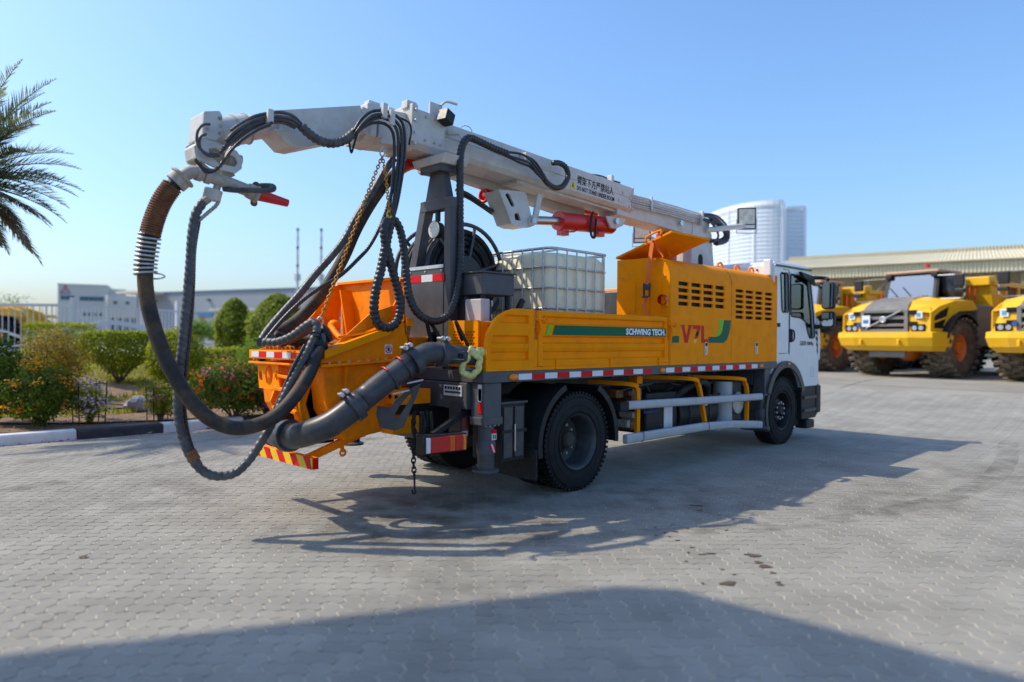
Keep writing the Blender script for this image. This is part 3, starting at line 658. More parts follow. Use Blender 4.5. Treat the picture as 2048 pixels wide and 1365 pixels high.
B().prism([d*-0.1+n*.15+Vector((0,0,zz(573.5))), d*(L+.1)+n*.15+Vector((0,0,zz(573.5))), d*(L+.1)-n*14+Vector((0,0,zz(573.5))), d*-.1-n*14+Vector((0,0,zz(573.5)))], (0,0,.25)).build('parapet', OFFW, r_)
for i in range(3): panel(r_, d, n, 0.5+i*0.85, 0.5+i*0.85+0.8, zz(603.5), zz(595.5), WIN)
for i in range(7): panel(r_, d, n, 4.0+i*0.86, 4.0+i*0.86+0.82, zz(604.5), zz(596), WIN)
for i in range(6): panel(r_, d, n, 4.6+i*1.0, 4.6+i*1.0+0.55, zz(635), zz(629), WIN)
lw = -n; # left face of the corner
for i in range(3): B().prism([(-n*(1.0+i*1.9)-d*0.05+Vector((0,0,zz(608)))), (-n*(2.8+i*1.9)-d*0.05+Vector((0,0,zz(608)))), (-n*(2.8+i*1.9)-d*0.05+Vector((0,0,zz(594)))), (-n*(1.0+i*1.9)-d*0.05+Vector((0,0,zz(594))))], d*0.2).build('window', WIN, r_)
SGR = mat('sign_red', (0.60, 0.03, 0.07), 0.5); SGB = mat('sign_blue', (0.04, 0.16, 0.34), 0.5)
def tri(u, z, s, m, nm='sign_triangle'):
    o = n*0.12; B().prism([d*(u-s)+o+Vector((0,0,z)), d*(u+s)+o+Vector((0,0,z)), d*u+o+Vector((0,0,z+1.6*s))], -n*0.1).build(nm, m, r_)
u0 = 1.35
tri(u0, zz(589)+1.12, 0.36, SGR); tri(u0-0.40, zz(589)+.56, 0.22, SGB); tri(u0+0.40, zz(589)+.56, 0.22, SGB); tri(u0, zz(589)+.5, 0.3, SGR)
for k in (-1,0,1): tri(u0+k*0.62, zz(589), 0.30 if k else 0.16, SGR if k else SGB)
panel(r_, d, n, 0.35, 2.4, zz(592.5), zz(591), SGB, 'sign_bar', 0.1)
r_, d, n, L = bld('annexe_building', 'pale annexe joined to the right side of the office block', [(39.943,163.145,0.872)][0], [(45.678,163.074,0.902)][0], 1.6+84*S1, 16, mat('annexe_wall', (0.62, 0.60, 0.54), 0.75, var=0.05, scale=0.3))
B().prism([d*0-n*6+Vector((0,0,1.6+70*S1)), d*5.3-n*6+Vector((0,0,1.6+70*S1)), d*5.3-n*14+Vector((0,0,1.6+70*S1)), d*0-n*14+Vector((0,0,1.6+70*S1))], (0,0,3.2)).build('roof_block', OFFW, r_)
for i in range(2): panel(r_, d, n, 1.2+i*2.4, 1.9+i*2.4, 1.6+66*S1, 1.6+72*S1, WIN)
for i in range(4): panel(r_, d, n, 0.6+i*1.4, 1.4+i*1.4, 1.2, 1.6+38*S1, WIN, 'door')
r_, d, n, L = bld('warehouse', 'long grey metal warehouse spanning behind the topiaries', [(43.701,156.571,0.929)][0], [(60.054,109.184,1.287)][0], 1.6+85.5*S1, 60, WGREY)
B().prism([n*.25-d*.2+Vector((0,0,1.6+85.5*S1)), d*(L+.2)+n*.25+Vector((0,0,1.6+85.5*S1)), d*(L+.2)+n*.25+Vector((0,0,1.6+87.5*S1)), n*.25-d*.2+Vector((0,0,1.6+87.5*S1))], -n*1.0).build('gutter', TRIM, r_)
for i in range(6): panel(r_, d, n, 0.3+i*(L/6), 0.55+i*(L/6), 0.3, 1.6+85*S1, TRIM, 'downpipe', 0.1) if i in (0, 2) else None
panel(r_, d, n, L*0.30, L*0.62, 1.6+46*S1, 1.6+47*S1, TRIM, 'rail_line')
panel(r_, d, n, L*0.37, L*0.455, 1.6+40*S1, 1.6+46*S1, SGB, 'sign_board', 0.15)
panel(r_, d, n, L*0.385, L*0.41, 0.5, 1.6+38*S1, mat('brown_door', (0.2, 0.12, 0.08), 0.7), 'door')
for t in (0.43, 0.12): panel(r_, d, n, L*t, L*t+0.6, 1.6+68*S1, 1.6+71*S1, GREY, 'wall_lamp', 0.5)
B().prism([d*2+n*6+Vector((0,0,1.6+82*S1)), d*9+n*6+Vector((0,0,1.6+82*S1)), d*9+Vector((0,0,1.6+82*S1)), d*2+Vector((0,0,1.6+82*S1))], (0,0,0.5)).build('canopy', CREAM, r_)
r_, d, n, L = bld('gate_house', 'small cream flat-roofed house behind the two topiaries', [(33.009,89.549,0.584)][0], [(39.715,78.623,0.703)][0], 1.6+54*92/1413, 6, CREAM)
B().prism([n*.5-d*.5+Vector((0,0,1.6+54*92/1413)), d*(L+.5)+n*.5+Vector((0,0,1.6+54*92/1413)), d*(L+.5)-n*6.5+Vector((0,0,1.6+54*92/1413)), -n*6.5-d*.5+Vector((0,0,1.6+54*92/1413))], (0,0,.35)).build('roof', mat('cream_trim', (0.70,0.66,0.55), 0.7), r_)
for i in range(5): panel(r_, d, n, 0.7+i*2.2, 1.5+i*2.2, 2.9, 4.1, WIN)
# far shrubs and road kerb beyond the garden
for px_, (lb, h, hw) in zip([(28.216,84.443,0.638),(29.010,83.652,0.646),(30.332,82.332,0.661),(12.167,100.453,0.461)], (('small round tree standing left of the far road shrubs', 3.0, 1.2), ('bushy green tree in the far verge left of the cream house', 3.4, 1.7), ('low shrub in the far verge beside the cream house', 2.4, 1.3), ('treetop showing above the yellow loader at the left', 6.2, 2.6))):
    root = empty('verge_tree', lb, 'tree', (px_[0], px_[1], 0.6)); sam = ellip((0,0,h*.6), (hw,hw,h*.42), .8, .3, seed=h)
    crown(900, sam, 0.34).build('crown', LF5 if h < 6 else LF3, root); B().cyl((0,0,-.1),(0,0,h*.6), .09, n=6).build('trunk', BARK, root)
ASPH = mat('asphalt', (0.095, 0.10, 0.108), 0.85, var=0.1, scale=0.5)
ra, rb_ = [(19.760,81.579,0.666),(34.591,66.785,0.829)]; rd = (Vector(rb_)-Vector(ra)); rd.z = 0; rd.normalize(); rn = Vector((rd.y,-rd.x,0))
B().prism([Vector((ra[0],ra[1],0.69))-rd*30-rn*7, Vector((ra[0],ra[1],0.69))+rd*60-rn*7, Vector((ra[0],ra[1],0.69))+rd*60+rn*16, Vector((ra[0],ra[1],0.69))-rd*30+rn*16], (0,0,.012)).build('road', ASPH, kind='structure')
B().prism([Vector((ra[0],ra[1],0.69))-rd*30-rn*7.3, Vector((ra[0],ra[1],0.69))+rd*60-rn*7.3, Vector((ra[0],ra[1],0.69))+rd*60-rn*7, Vector((ra[0],ra[1],0.69))-rd*30-rn*7], (0,0,.2)).build('road_kerb', KW, kind='structure')
# light masts
for (px_, tz, lb) in zip([(28.640,58.596,0.915),(30.289,56.952,0.933)], (12.45, 12.3), ('taller floodlight mast left of the chain', 'thinner floodlight mast right of the first mast')):
    root = empty('light_mast', lb, 'light mast', (px_[0], px_[1], 0.6))
    B().cyl((0,0,-.2),(0,0,tz-.6), 0.16, 0.10, 8).build('pole', GALV, root)
    B().cyl((0,0,(560-0)*0+6.7),(0,0,7.3), 0.32, 0.32, 8).build('light_ring', GALV, root)
    for k in range(5): B().cyl((0,0,8.0+k*0.9),(0,0,8.25+k*0.9), .135, n=8).build('band', RUST if k % 2 == 0 else GALV, root)

# ---- shed with corrugated eaves on the right
SHED = mat('shed_cream', (0.60, 0.53, 0.34), 0.55, var=0.06, scale=0.5, dirt=(0.45, 0.36, 0.22), dscale=0.8, damt=0.3)
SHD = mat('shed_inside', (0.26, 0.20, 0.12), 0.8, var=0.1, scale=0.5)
pa, pb_ = Vector([(45.841,18.839,1.347)][0]), Vector([(49.989,-0.836,1.559)][0]); pa.z = pb_.z = 0
d = pb_-pa; L = d.length; d.normalize(); n = Vector((d.y,-d.x,0))
root = empty('storage_shed', 'long cream corrugated metal shed behind the row of dump trucks', 'shed', (pa.x, pa.y, 0))
ZE, ZF, ZR = 6.25, 7.05, 7.95
wv = B(); k = int(L/0.055)
def wave(i): return 0.022*(1 if (i % 4) in (1,2) else -1)
vs = []
for i in range(k+1):
    p = d*(L*i/k); o = wave(i)
    vs += [p+n*o+Vector((0,0,ZE)), p+n*o+Vector((0,0,ZF))]
wv.add(vs, [(2*i,2*i+2,2*i+3,2*i+1) for i in range(k)]); wv.build('eaves_sheet', SHED, root)
vs = []
for i in range(k+1):
    p = d*(L*i/k); o = wave(i); vs += [p+n*0.12+Vector((0,0,ZF+0.03+o)), p-n*9+Vector((0,0,ZF+1.6+o))]
B().add(vs, [(2*i,2*i+2,2*i+3,2*i+1) for i in range(k)]).build('roof_sheet', SHED, root)
vs = []
for i in range(k+1):
    p = d*(L*i/k); o = wave(i); vs += [p-n*10+n*o+Vector((0,0,0)), p-n*10+n*o+Vector((0,0,ZF+2))]
B().add(vs, [(2*i,2*i+2,2*i+3,2*i+1) for i in range(k)]).build('back_wall', SHED, root)
for i in range(9):
    p = d*(L*(i+.3)/9); B().obox(p-n*0.4+Vector((0,0,ZE/2+.3)), (0.28,0.3,ZE), d).build('column', SHD, root); B().beam(p-n*.4+Vector((0,0,ZE-1.6)), p-n*.4+d*1.5+Vector((0,0,ZE)), .15,.15).build('brace', SHD, root)
B().beam(Vector((0,0,ZE+.12))-n*.3, d*L+Vector((0,0,ZE+.12))-n*.3, .25,.3).build('eaves_beam', SHD, root)
B().prism([Vector((0,0,ZE+.1))-n*.5, d*L+Vector((0,0,ZE+.1))-n*.5, d*L-n*9.8+Vector((0,0,ZE+2)), -n*9.8+Vector((0,0,ZE+2))], (0,0,.05)).build('ceiling', SHD, root)
B().cyl(n*.16+Vector((0,0,ZF+.02)), d*L+n*.16+Vector((0,0,ZF+.02)), 0.07, n=8).build('gutter', SHED, root)

# ---- pale banded round tower and its neighbour
TW = mat('tower_white', (0.80, 0.82, 0.84), 0.4, var=0.02, scale=.02); TG = mat('tower_glass', (0.62, 0.70, 0.76), 0.35, var=0.08, scale=0.05)
DT = 240.0; ST = DT/1413
p0 = Vector([(211.164,116.640,0.343)][0]); p1 = Vector([(203.323,87.738,0.651)][0]); p0.z = p1.z = 0
root = empty('round_tower', 'pale curved tower with white horizontal bands behind the cab', 'tower', (p1.x, p1.y, 0))
bk = Vector((fw.x, fw.y, 0)).normalized(); rr_ = Vector((rt.x, rt.y, 0)); Rw = (p0-p1).dot(rr_)
arc = [rr_*(Rw*sin(radians(a)))+bk*(26*(1-cos(radians(a)))) for a in range(0, 91, 6)]
ZT = 43.5
back = [arc[-1]+bk*20, bk*46]
poly = arc+back
B().prism(poly, (0,0,ZT)).build('glass_body', TG, root)
def band(z0, z1, out, m, nm):
    c = Vector((0,0,0)); vs = []
    for p in arc:
        q = (p-bk*26).normalized()*out; vs += [p+q*1.0+Vector((0,0,z0)), p+q+Vector((0,0,z1))]
    B().add(vs, [(2*i,2*i+2,2*i+3,2*i+1) for i in range(len(arc)-1)]).build(nm, m, root)
for i in range(31): band(5+i*1.25, 5.42+i*1.25, 0.25, TW, 'floor_band')
band(ZT-0.4, ZT+1.0, 0.5, TW, 'parapet')
for a in (0, 30, 58):
    p = rr_*(Rw*sin(radians(a)))+bk*(26*(1-cos(radians(a)))); B().obox(p+Vector((0,0,ZT/2)), (0.8,0.8,ZT), rr_).build('fin', TW, root)
p2 = Vector([(238.989,103.008,0.497)][0]); p3 = Vector([(243.874,98.135,0.551)][0]); p2.z = p3.z = 0
root = empty('slab_tower', 'narrow pale tower with slatted top right of the round tower', 'tower', (p2.x, p2.y, 0))
dd_ = p3-p2; B().prism([Vector((0,0,0)), dd_, dd_+bk*20, bk*20], (0,0,1.6+264*250/1413)).build('glass_body', TG, root)
for i in range(9): B().beam(Vector((0,0,1.6+(690-500+i*8)*250/1413)), dd_+Vector((0,0,1.6+(690-500+i*8)*250/1413)), .5, .45).build('slat', TW, root)
for q in (Vector((0,0,0)), dd_): B().obox(q+Vector((0,0,24.5)), (.9,.9,49), rr_).build('fin', TW, root)
B().beam(Vector((0,0,1.6+266*250/1413)), dd_+Vector((0,0,1.6+269*250/1413)), 1.2, 1.0).build('parapet', TW, root)

# ---- guessed building and canopy, out of view, added to cast the foreground shade
H_ = 11.0; OFS = Vector((SUN.x/SUN.z, SUN.y/SUN.z, 0))*H_*1.0
Bc = Vector((-1.985,-3.229,H_))+OFS*1.0; ab = Vector((-3.04,1.53,0)).normalized(); bc = Vector((0.17,-1.97,0)).normalized()
root = empty('added_shade_canopy', 'unseen stand-in building and flat canopy added to shade the foreground', 'building', (Bc.x, Bc.y, 0))
B().prism([Vector((0,0,H_)), ab*14+Vector((0,0,H_)), ab*14+bc*9+Vector((0,0,H_)), bc*9+Vector((0,0,H_))], (0,0,.45)).build('canopy', CREAM, root)  # unseen slab, its edges laid out to shape the foreground shadow
B().prism([ab*11+bc*1, ab*22+bc*1, ab*22+bc*9, ab*11+bc*9], (0,0,H_-.01)).build('wall', CREAM, root)

# ================================================================ CONCRETE PUMP TRUCK (x forward, y to its far side)
T = empty('concrete_pump_truck', 'yellow and white truck-mounted concrete sprayer with a boom and hanging hoses', 'pump truck')
YS = -1.25
def SX(x, z, y=YS): return (x, y, z)
# ---- chassis
ch = B()
for s in (-1, 1): ch.box(-1.55, 6.0, s*0.43-0.05, s*0.43+0.05, 0.74, 1.0)
for x in (-1.5, -0.7, 0.9, 2.0, 3.2, 4.4, 5.7): ch.box(x, x+0.1, -0.38, 0.38, 0.78, 0.96)
CH = ch.build('chassis_frame', BLKP, T, bev=0.008)
B().box(-1.2, 4.55, -0.5, 0.5, 1.0, 1.2).build('subframe', GREY, T, bev=0.01)
B().cyl((0.08,-0.85,0.525),(0.08,0.85,0.525), 0.10, n=16).build('axle', BLKP, T, smooth=40)
B().ball((0.08,0,0.525), 0.24, 14, 10, (0.9,1.1,1.0)).build('differential', BLKP, T, smooth=True)
B().cyl((5.05,-0.85,0.50),(5.05,0.85,0.50), 0.08, n=12).build('axle', BLKP, T, smooth=40)
B().cyl((0.3,0,0.62),(4.2,0,0.85), 0.055, n=12).build('drive_shaft', GREY, T, smooth=40)
for s in (-1, 1):
    for i in range(5): B().box(0.08-0.75+i*0.1, 0.08+0.75-i*0.1, s*0.43-0.04, s*0.43+0.04, 0.60+i*0.02, 0.617+i*0.02).build('leaf_spring', BLKP, T)
# ---- wheels
def tyre_profile(r, w, rim):
    h = w/2; return [(-h*0.80, rim), (-h*0.98, rim+0.03), (-h, rim+(r-rim)*0.42), (-h*0.97, r*0.93), (-h*0.86, r*0.985), (-h*0.80, r*0.99), (h*0.80, r*0.99), (h*0.86, r*0.985), (h*0.97, r*0.93), (h, rim+(r-rim)*0.42), (h*0.98, rim+0.03), (h*0.80, rim)]
def wheel(x, y, r, w, side, front, parent, rimr=0.285):
    c = Vector((x, y, r)); rim_m = BLKP
    tb = B().lathe(tyre_profile(r-0.012, w, rimr), c, (0,1,0), 56)
    n = 58
    for i in range(n):
        a = 2*pi*i/n; d = Vector((cos(a),0,sin(a))); t = Vector((-sin(a),0,cos(a)))
        for s in (-1, 1):
            tb.obox(c+d*(r-0.012)+Vector((0,s*w*0.36,0)), (0.030, w*0.22, 0.030), t, d)
        a2 = a+pi/n; d = Vector((cos(a2),0,sin(a2))); t = Vector((-sin(a2),0,cos(a2)))
        for s in (-0.13, 0.13): tb.obox(c+d*(r-0.014)+Vector((0,s*w,0)), (0.036, w*0.20, 0.026), t, d)
    ty = tb.build('tyre', TYRE, parent, smooth=35)
    # raised sidewall rings
    o = side
    for rr in (rimr+0.035, rimr+0.10, r*0.90): B().torus(c+Vector((0, o*(w*0.497), 0)), (0,1,0), rr, 0.006, 48, 6).build('sidewall_ring', TYRE, ty, smooth=True)
    # rim
    if front: prof = [(0.02*o, 0.10), (0.055*o, 0.10), (0.055*o, 0.155), (0.02*o, 0.20), (-0.02*o, 0.25), (0.09*o, 0.268), (0.125*o, 0.285), (0.13*o, 0.30), (0.11*o, 0.30), (-0.13*o, 0.27), (-0.13*o, 0.12)]
    else: prof = [(-0.115*o, 0.06), (-0.115*o, 0.19), (-0.10*o, 0.245), (0.09*o, 0.268), (0.125*o, 0.285), (0.135*o, 0.30), (0.115*o, 0.30), (-0.12*o, 0.278), (-0.13*o, 0.06)]
    rm = B().lathe(prof, c, (0,1,0), 40).build('rim', GREY if not front else BLKP, ty, smooth=40)
    hub = B()
    if front:
        hub.lathe([(0.0,0.0),(0.10*o,0.0),(0.125*o,0.03),(0.125*o,0.062),(0.10*o,0.085),(0.05*o,0.10),(0.0,0.10)], c, (0,1,0), 24, False)
        hub.build('hub', BLKP, ty, smooth=35)
        for i in range(10):
            a = 2*pi*i/10+0.2; p = c+Vector((cos(a)*0.130, 0.05*o, sin(a)*0.130)); B().cyl(p, p+Vector((0,0.055*o,0)), 0.018, 0.016, 8).build('wheel_nut', GALV, ty, smooth=40)
        for i in range(10):
            a = 2*pi*(i+.5)/10; p = c+Vector((cos(a)*0.212, 0.012*o, sin(a)*0.212)); B().cyl(p, p+Vector((0,0.006*o,0)), 0.022, n=12).build('hand_hole', INK, ty)
    else:
        hub.lathe([(0.02*o,0.0),(0.02*o,0.06),(0.0,0.085),(-0.06*o,0.10),(-0.10*o,0.125),(-0.115*o,0.14)], c, (0,1,0), 24, False)
        hub.build('hub', mat('hub_grime',(.06,.045,.035),.8,var=.3), ty, smooth=35)
        for i in range(10):
            a = 2*pi*i/10; p = c+Vector((cos(a)*0.160, -0.112*o, sin(a)*0.160)); B().cyl(p, p+Vector((0,0.04*o,0)), 0.017, n=6).build('wheel_nut', DUSTY, ty)
    return ty
for s in (-1, 1):
    wheel(0.08, s*1.07, 0.525, 0.27, s, False, T)
    wheel(0.08, s*0.72, 0.525, 0.27, s, False, T) if s < 0 else wheel(0.08, 0.72, 0.525, 0.27, s, False, T)
    wheel(5.05, s*1.06, 0.525, 0.28, s, True, T)
# ---- rear mudguards (two-piece arcs) 
def guard(cx, cz, r, a0, a1, y0, y1, name='mudguard', m=BLKP, lip=0.06, th=0.012):
    b = B(); n = 14; vs = []
    for i in range(n+1):
        a = radians(a0+(a1-a0)*i/n); d = Vector((cos(a),0,sin(a)))
        for rr, y in ((r-lip,y0),(r,y0),(r,y1),(r-th,y1),(r-th,y0+0.015),(r-lip,y0+0.015)): vs.append(Vector((cx,y,cz))+d*rr)
    fs = [(i*6+k,i*6+(k+1)%6,(i+1)*6+(k+1)%6,(i+1)*6+k) for i in range(n) for k in range(6)]+[tuple(range(6)), tuple(n*6+k for k in range(6))]
    return b.add(vs, fs).build(name, m, T, smooth=40)
for s in (1, -1):
    ys = (-1.235, -0.60) if s == 1 else (1.235, 0.60)
    guard(0.08, 0.525, 0.66, 112, 190, ys[0], ys[1]); guard(0.08, 0.525, 0.66, -5, 62, ys[0], ys[1])
B().box(-0.60, -0.575, -1.22, -0.62, 0.20, 0.50).build('mud_flap', BLK, T)
# ---- side rail with reflective tape and marker lamps
for s in (1, -1):
    y0, y1 = (-1.25, -1.13) if s == 1 else (1.13, 1.25)
    B().box(-1.31, 4.72, y0, y1, 1.195, 1.298).build('side_rail', MGREY, T, bev=0.006)
B().box(-1.31, 4.70, -1.13, 1.13, 1.255, 1.29).build('bed_floor', GREY, T)
for x in (-0.8, 0.75, 1.9, 3.0, 4.2): B().box(x, x+.08, -1.13, 1.13, 1.17, 1.255).build('cross_bearer', BLKP, T)
def tape(x0, x1, n, first):
    w_ = (x1-x0)/n
    for i in range(n):
        B().box(x0+i*w_, x0+(i+1)*w_-0.004, -1.2535, -1.2505, 1.212, 1.270).build('reflector_strip', TAPEW if (i % 2 == 0) == first else TAPER, T)
tape([(-0.884,-1.250,1.261)][0][0], [(1.371,-1.250,1.254)][0][0], 12, True)
tape([(1.671,-1.250,1.246)][0][0], [(4.075,-1.250,1.223)][0][0], 13, True)
for p in [(-0.952,-1.250,1.254),(1.595,-1.250,1.230),(4.186,-1.250,1.206)]:
    B().ball((p[0], -1.255, 1.240), 0.062, 14, 8, (1.0, 0.35, 0.55)).build('marker_lamp', AMB, T, smooth=True)
# ---- drop sides of the bed
prof = [(1.325,0),(1.395,0),(1.41,0.030),(1.475,0.030),(1.485,0.012),(1.52,0.0),(1.555,0.0),(1.575,0.030),(1.625,0.030),(1.64,0),(1.755,0),(1.765,0.026),(1.82,0.026),(1.835,0)]
def corr(xl, xr, y, sgn, parent, name='corrugated_sheet'):
    b = B(); vs = []
    for z, o in prof: vs += [(xl(z), y+sgn*o, z), (xr, y+sgn*o, z)]
    m = len(prof); b.add(vs, [(2*i,2*i+1,2*i+3,2*i+2) for i in range(m-1)])
    vs2 = [(v[0], y+sgn*0.045, v[2]) for v in vs]; b.add(vs2, [(2*i,2*i+2,2*i+3,2*i+1) for i in range(m-1)])
    return b.build(name, YEL, parent)
arc = [(-1.307,1.30),(-1.306,1.46),(-1.300,1.56),(-1.280,1.64),(-1.243,1.71),(-1.185,1.785),(-1.11,1.835),(-1.03,1.87),(-0.925,1.897),(-0.66,1.897)]
def axl(z):
    for (x0,z0),(x1,z1) in zip(arc, arc[1:]):
        if z0 <= z <= z1 and z1 > z0: return x0+(x1-x0)*(z-z0)/(z1-z0)+0.055
    return -0.9
for sgn in (1, -1):
    y = -1.25*sgn
    o = [(x, y, z) for x, z in arc]+[(-0.66,y,1.30)]
    hole = [(axl(z), y, z) for z in (1.325,1.36,1.45,1.55,1.62,1.68,1.74,1.79,1.835)]+[(-0.745,y,1.835),(-0.745,y,1.325)]
    sp_ = B().holes(o, [hole], (0,0.05*sgn,0)).build('side_panel', YEL, T, bev=0.004)
    corr(axl, -0.745, y+0.004*sgn, sgn, sp_)
    go = [(-0.605,y,1.335),(1.70,y,1.335),(1.70,y,1.888),(-0.605,y,1.888)]
    gh = [(-0.54,y,1.36),(1.64,y,1.36),(1.64,y,1.835),(-0.54,y,1.835)]
    gate = B().holes(go, [gh], (0,0.045*sgn,0)).build('drop_side_gate', YEL, T, bev=0.004)
    prof_b = prof; corr(lambda z: -0.54, 1.64, y+0.004*sgn, sgn, gate)
    B().box(-0.66, 1.735, min(y,y+.05*sgn), max(y,y+.05*sgn), 1.30, 1.331).build('gate_sill', YEL, T)
    B().box(-0.66,-0.61, min(y+.006*sgn,y+.05*sgn), max(y+.006*sgn,y+.05*sgn), 1.331, 1.60).build('gate_post', YEL, T, bev=.004)
    B().box(1.703,1.735, min(y+.006*sgn,y+.05*sgn), max(y+.006*sgn,y+.05*sgn), 1.331, 1.60).build('gate_post', YEL, T, bev=.004)
    for x in (-0.35, 0.55, 1.5): B().box(x, x+.045, min(y-.012*sgn,y-.001*sgn), max(y-.012*sgn,y-.001*sgn), 1.305, 1.40).build('gate_hinge', YEL, gate, bev=.003)
    # latches
    for x in (-0.635, 1.72):
        lt = B(); lt.beam((x, y-0.02*sgn, 1.86), (x+0.01, y-0.02*sgn, 1.78), .04, .03); lt.beam((x+.01, y-.03*sgn, 1.78), (x+.03, y-.04*sgn, 1.70), .028, .02); lt.beam((x+.03, y-.04*sgn, 1.70), (x, y-.025*sgn, 1.615), .028, .02)
        lt.cyl((x-.03,y-.02*sgn,1.80),(x+.10,y-.02*sgn,1.80), .012, n=8); lt.build('latch', YEL, gate, bev=.003)
        B().torus((x+.115,y-.02*sgn,1.795), (0,1,0), .025, .008, 14, 6).build('latch_ring', YEL, gate, smooth=True)
B().prism([(-1.31,-1.255,1.20),(-1.345,-1.255,1.20),(-1.345,-1.255,1.30),(-1.31,-1.255,1.30)], (0,2.51,0)).build('rear_sill', MGREY, T)
# green stripe with lettering on the gate (follows the sheet's flat band)
y = -1.2515
B().prism([(-0.40,y,1.648),(1.665,y,1.648),(1.665,y,1.748),(-0.36,y,1.748)], (0,.0008,0)).build('green_stripe', GRN, T)
B().prism([(-0.50,y,1.648),(-0.445,y,1.648),(-0.405,y,1.748),(-0.46,y,1.748)], (0,.0008,0)).build('light_green_stripe', LGRN, T)
text('lettering', 'SCHWING TECH.', 0.096, WINK, (0.845, y-.0012, 1.666), (1,0,0), (0,0,1), T, bold=0.0045, sx=1.08, ext=.0006)
# ---- engine hood
HX0, HX1, HXM = 1.745, 4.705, 3.285
hc = [(-1.25,1.312),(-1.25,2.36),(-1.243,2.43),(-1.222,2.50),(-1.188,2.555),(-1.14,2.60),(-1.08,2.625),(-1.0,2.635),(-0.45,2.640),(-0.45,1.312)]
HOOD = B().prism([(HX0+.03, yy+0.035 if yy < -1.0 else yy, zz_-0.035) for yy, zz_ in hc], (HX1-HX0-.06,0,0)).build('hood_core', INK, T)
def hood_shell(x0, x1, slots, name):
    # flat side with real louvre openings, then the curved shoulder and roof
    f = lambda u, v: (u, -1.25, v)
    side = B().holes([f(x0,1.312),f(x1,1.312),f(x1,2.36),f(x0,2.36)], [rrect(a,b_,c,d_,.008,f,2) for a,b_,c,d_ in slots], (0,0.025,0))
    o = side.build(name, YEL, T)
    cv = B(); vs = []
    for yy, zz_ in hc[1:9]: vs += [(x0,yy,zz_),(x1,yy,zz_)]
    m = 8; cv.add(vs, [(2*i,2*i+1,2*i+3,2*i+2) for i in range(m-1)])
    cv.build('hood_shoulder', YEL, o, smooth=35)
    return o
s1 = []
cx = [p[0] for p in [(1.937,-1.250,2.171),(2.171,-1.250,2.182),(2.242,-1.250,2.186),(2.475,-1.250,2.198),(2.537,-1.250,2.201),(2.781,-1.250,2.213),(2.847,-1.250,2.216),(3.088,-1.250,2.229)]]
for i in range(4):
    for j in range(4):
        z1_ = 2.340-j*0.0835; s1.append((cx[2*i], cx[2*i+1], z1_-0.050, z1_))
s2 = []
cx = [p[0] for p in [(3.404,-1.250,2.175),(3.630,-1.250,2.185),(3.697,-1.250,2.188),(3.924,-1.250,2.199),(3.994,-1.250,2.202),(4.215,-1.250,2.212),(4.296,-1.250,2.215),(4.535,-1.250,2.226)]]
for i in range(4):
    for j in range(6):
        z1_ = 2.325-j*0.0735; s2.append((cx[2*i], cx[2*i+1], z1_-0.043, z1_))
h1 = hood_shell(HX0+.012, HXM-.006, s1, 'hood_door'); h2 = hood_shell(HXM+.006, HX1, s2, 'hood_door')
# rear end panel of the hood with pressed ribs
ep = [(HX0,yy,zz_) for yy, zz_ in hc]
B().prism(ep, (.02,0,0)).build('hood_end_panel', YEL, T, bev=.004)
for yc in (-0.72, -0.93, -1.10):
    B().prism(rrect(yc-.028, yc+.028, 1.95, 2.38-(.02 if yc > -.8 else 0), .026, lambda u, v: (HX0-.008,u,v), 4), (.012,0,0)).build('pressed_rib', YEL, T, bev=.004)
B().torus((HX0-.004,-0.86,2.15),(1,0,0),.001,.001,6,4)
for yy, zz_ in ((-0.55,2.56),(-1.12,2.56),(-1.18,2.40),(-0.55,2.40)): B().cyl((HX0-.01,yy,zz_),(HX0+.005,yy,zz_), .010, n=8).build('bolt', DUSTY, T)
B().box(HX1-.012, HX1+.006, -1.247, -0.46, 1.315, 2.60).build('hood_end_panel', YEL, T)
# dark box added to darken the gap by the hood; far-side cabinet
B().box(2.05, 3.0, -0.40, 0.35, 1.31, 2.28).build('dark_gap_box', GREY, T, bev=.03)
B().beam((2.0,-.42,2.36),(3.1,-.42,2.36),.05,.05).build('gap_box_rail', YEL, T)
B().box(3.1, HX1, 0.45, 1.245, 1.312, 2.40).build('far_cabinet', YEL, T, bev=.03)
B().box(HX0+.02, HX1, -1.248, -1.2, 1.30, 1.312).build('hood_base', YEL, T)
for x, xx in ((2.60,0),(4.02,0)):   # latches
    B().box(x-.035, x+.035, -1.262, -1.249, 1.415, 1.585).build('hood_latch', GALV, T, bev=.004)
    B().box(x-.022, x+.022, -1.267, -1.261, 1.535, 1.575).build('latch_slot', INK, T)
    B().box(x-.012, x+.012, -1.272, -1.261, 1.44, 1.51).build('latch_key', STEEL, T)
for x in (3.45, 3.95, 4.40): B().torus((x,-0.98,2.665),(0.3,1,0), .045, .016, 18, 8).build('lifting_eye', YEL, T, smooth=True)
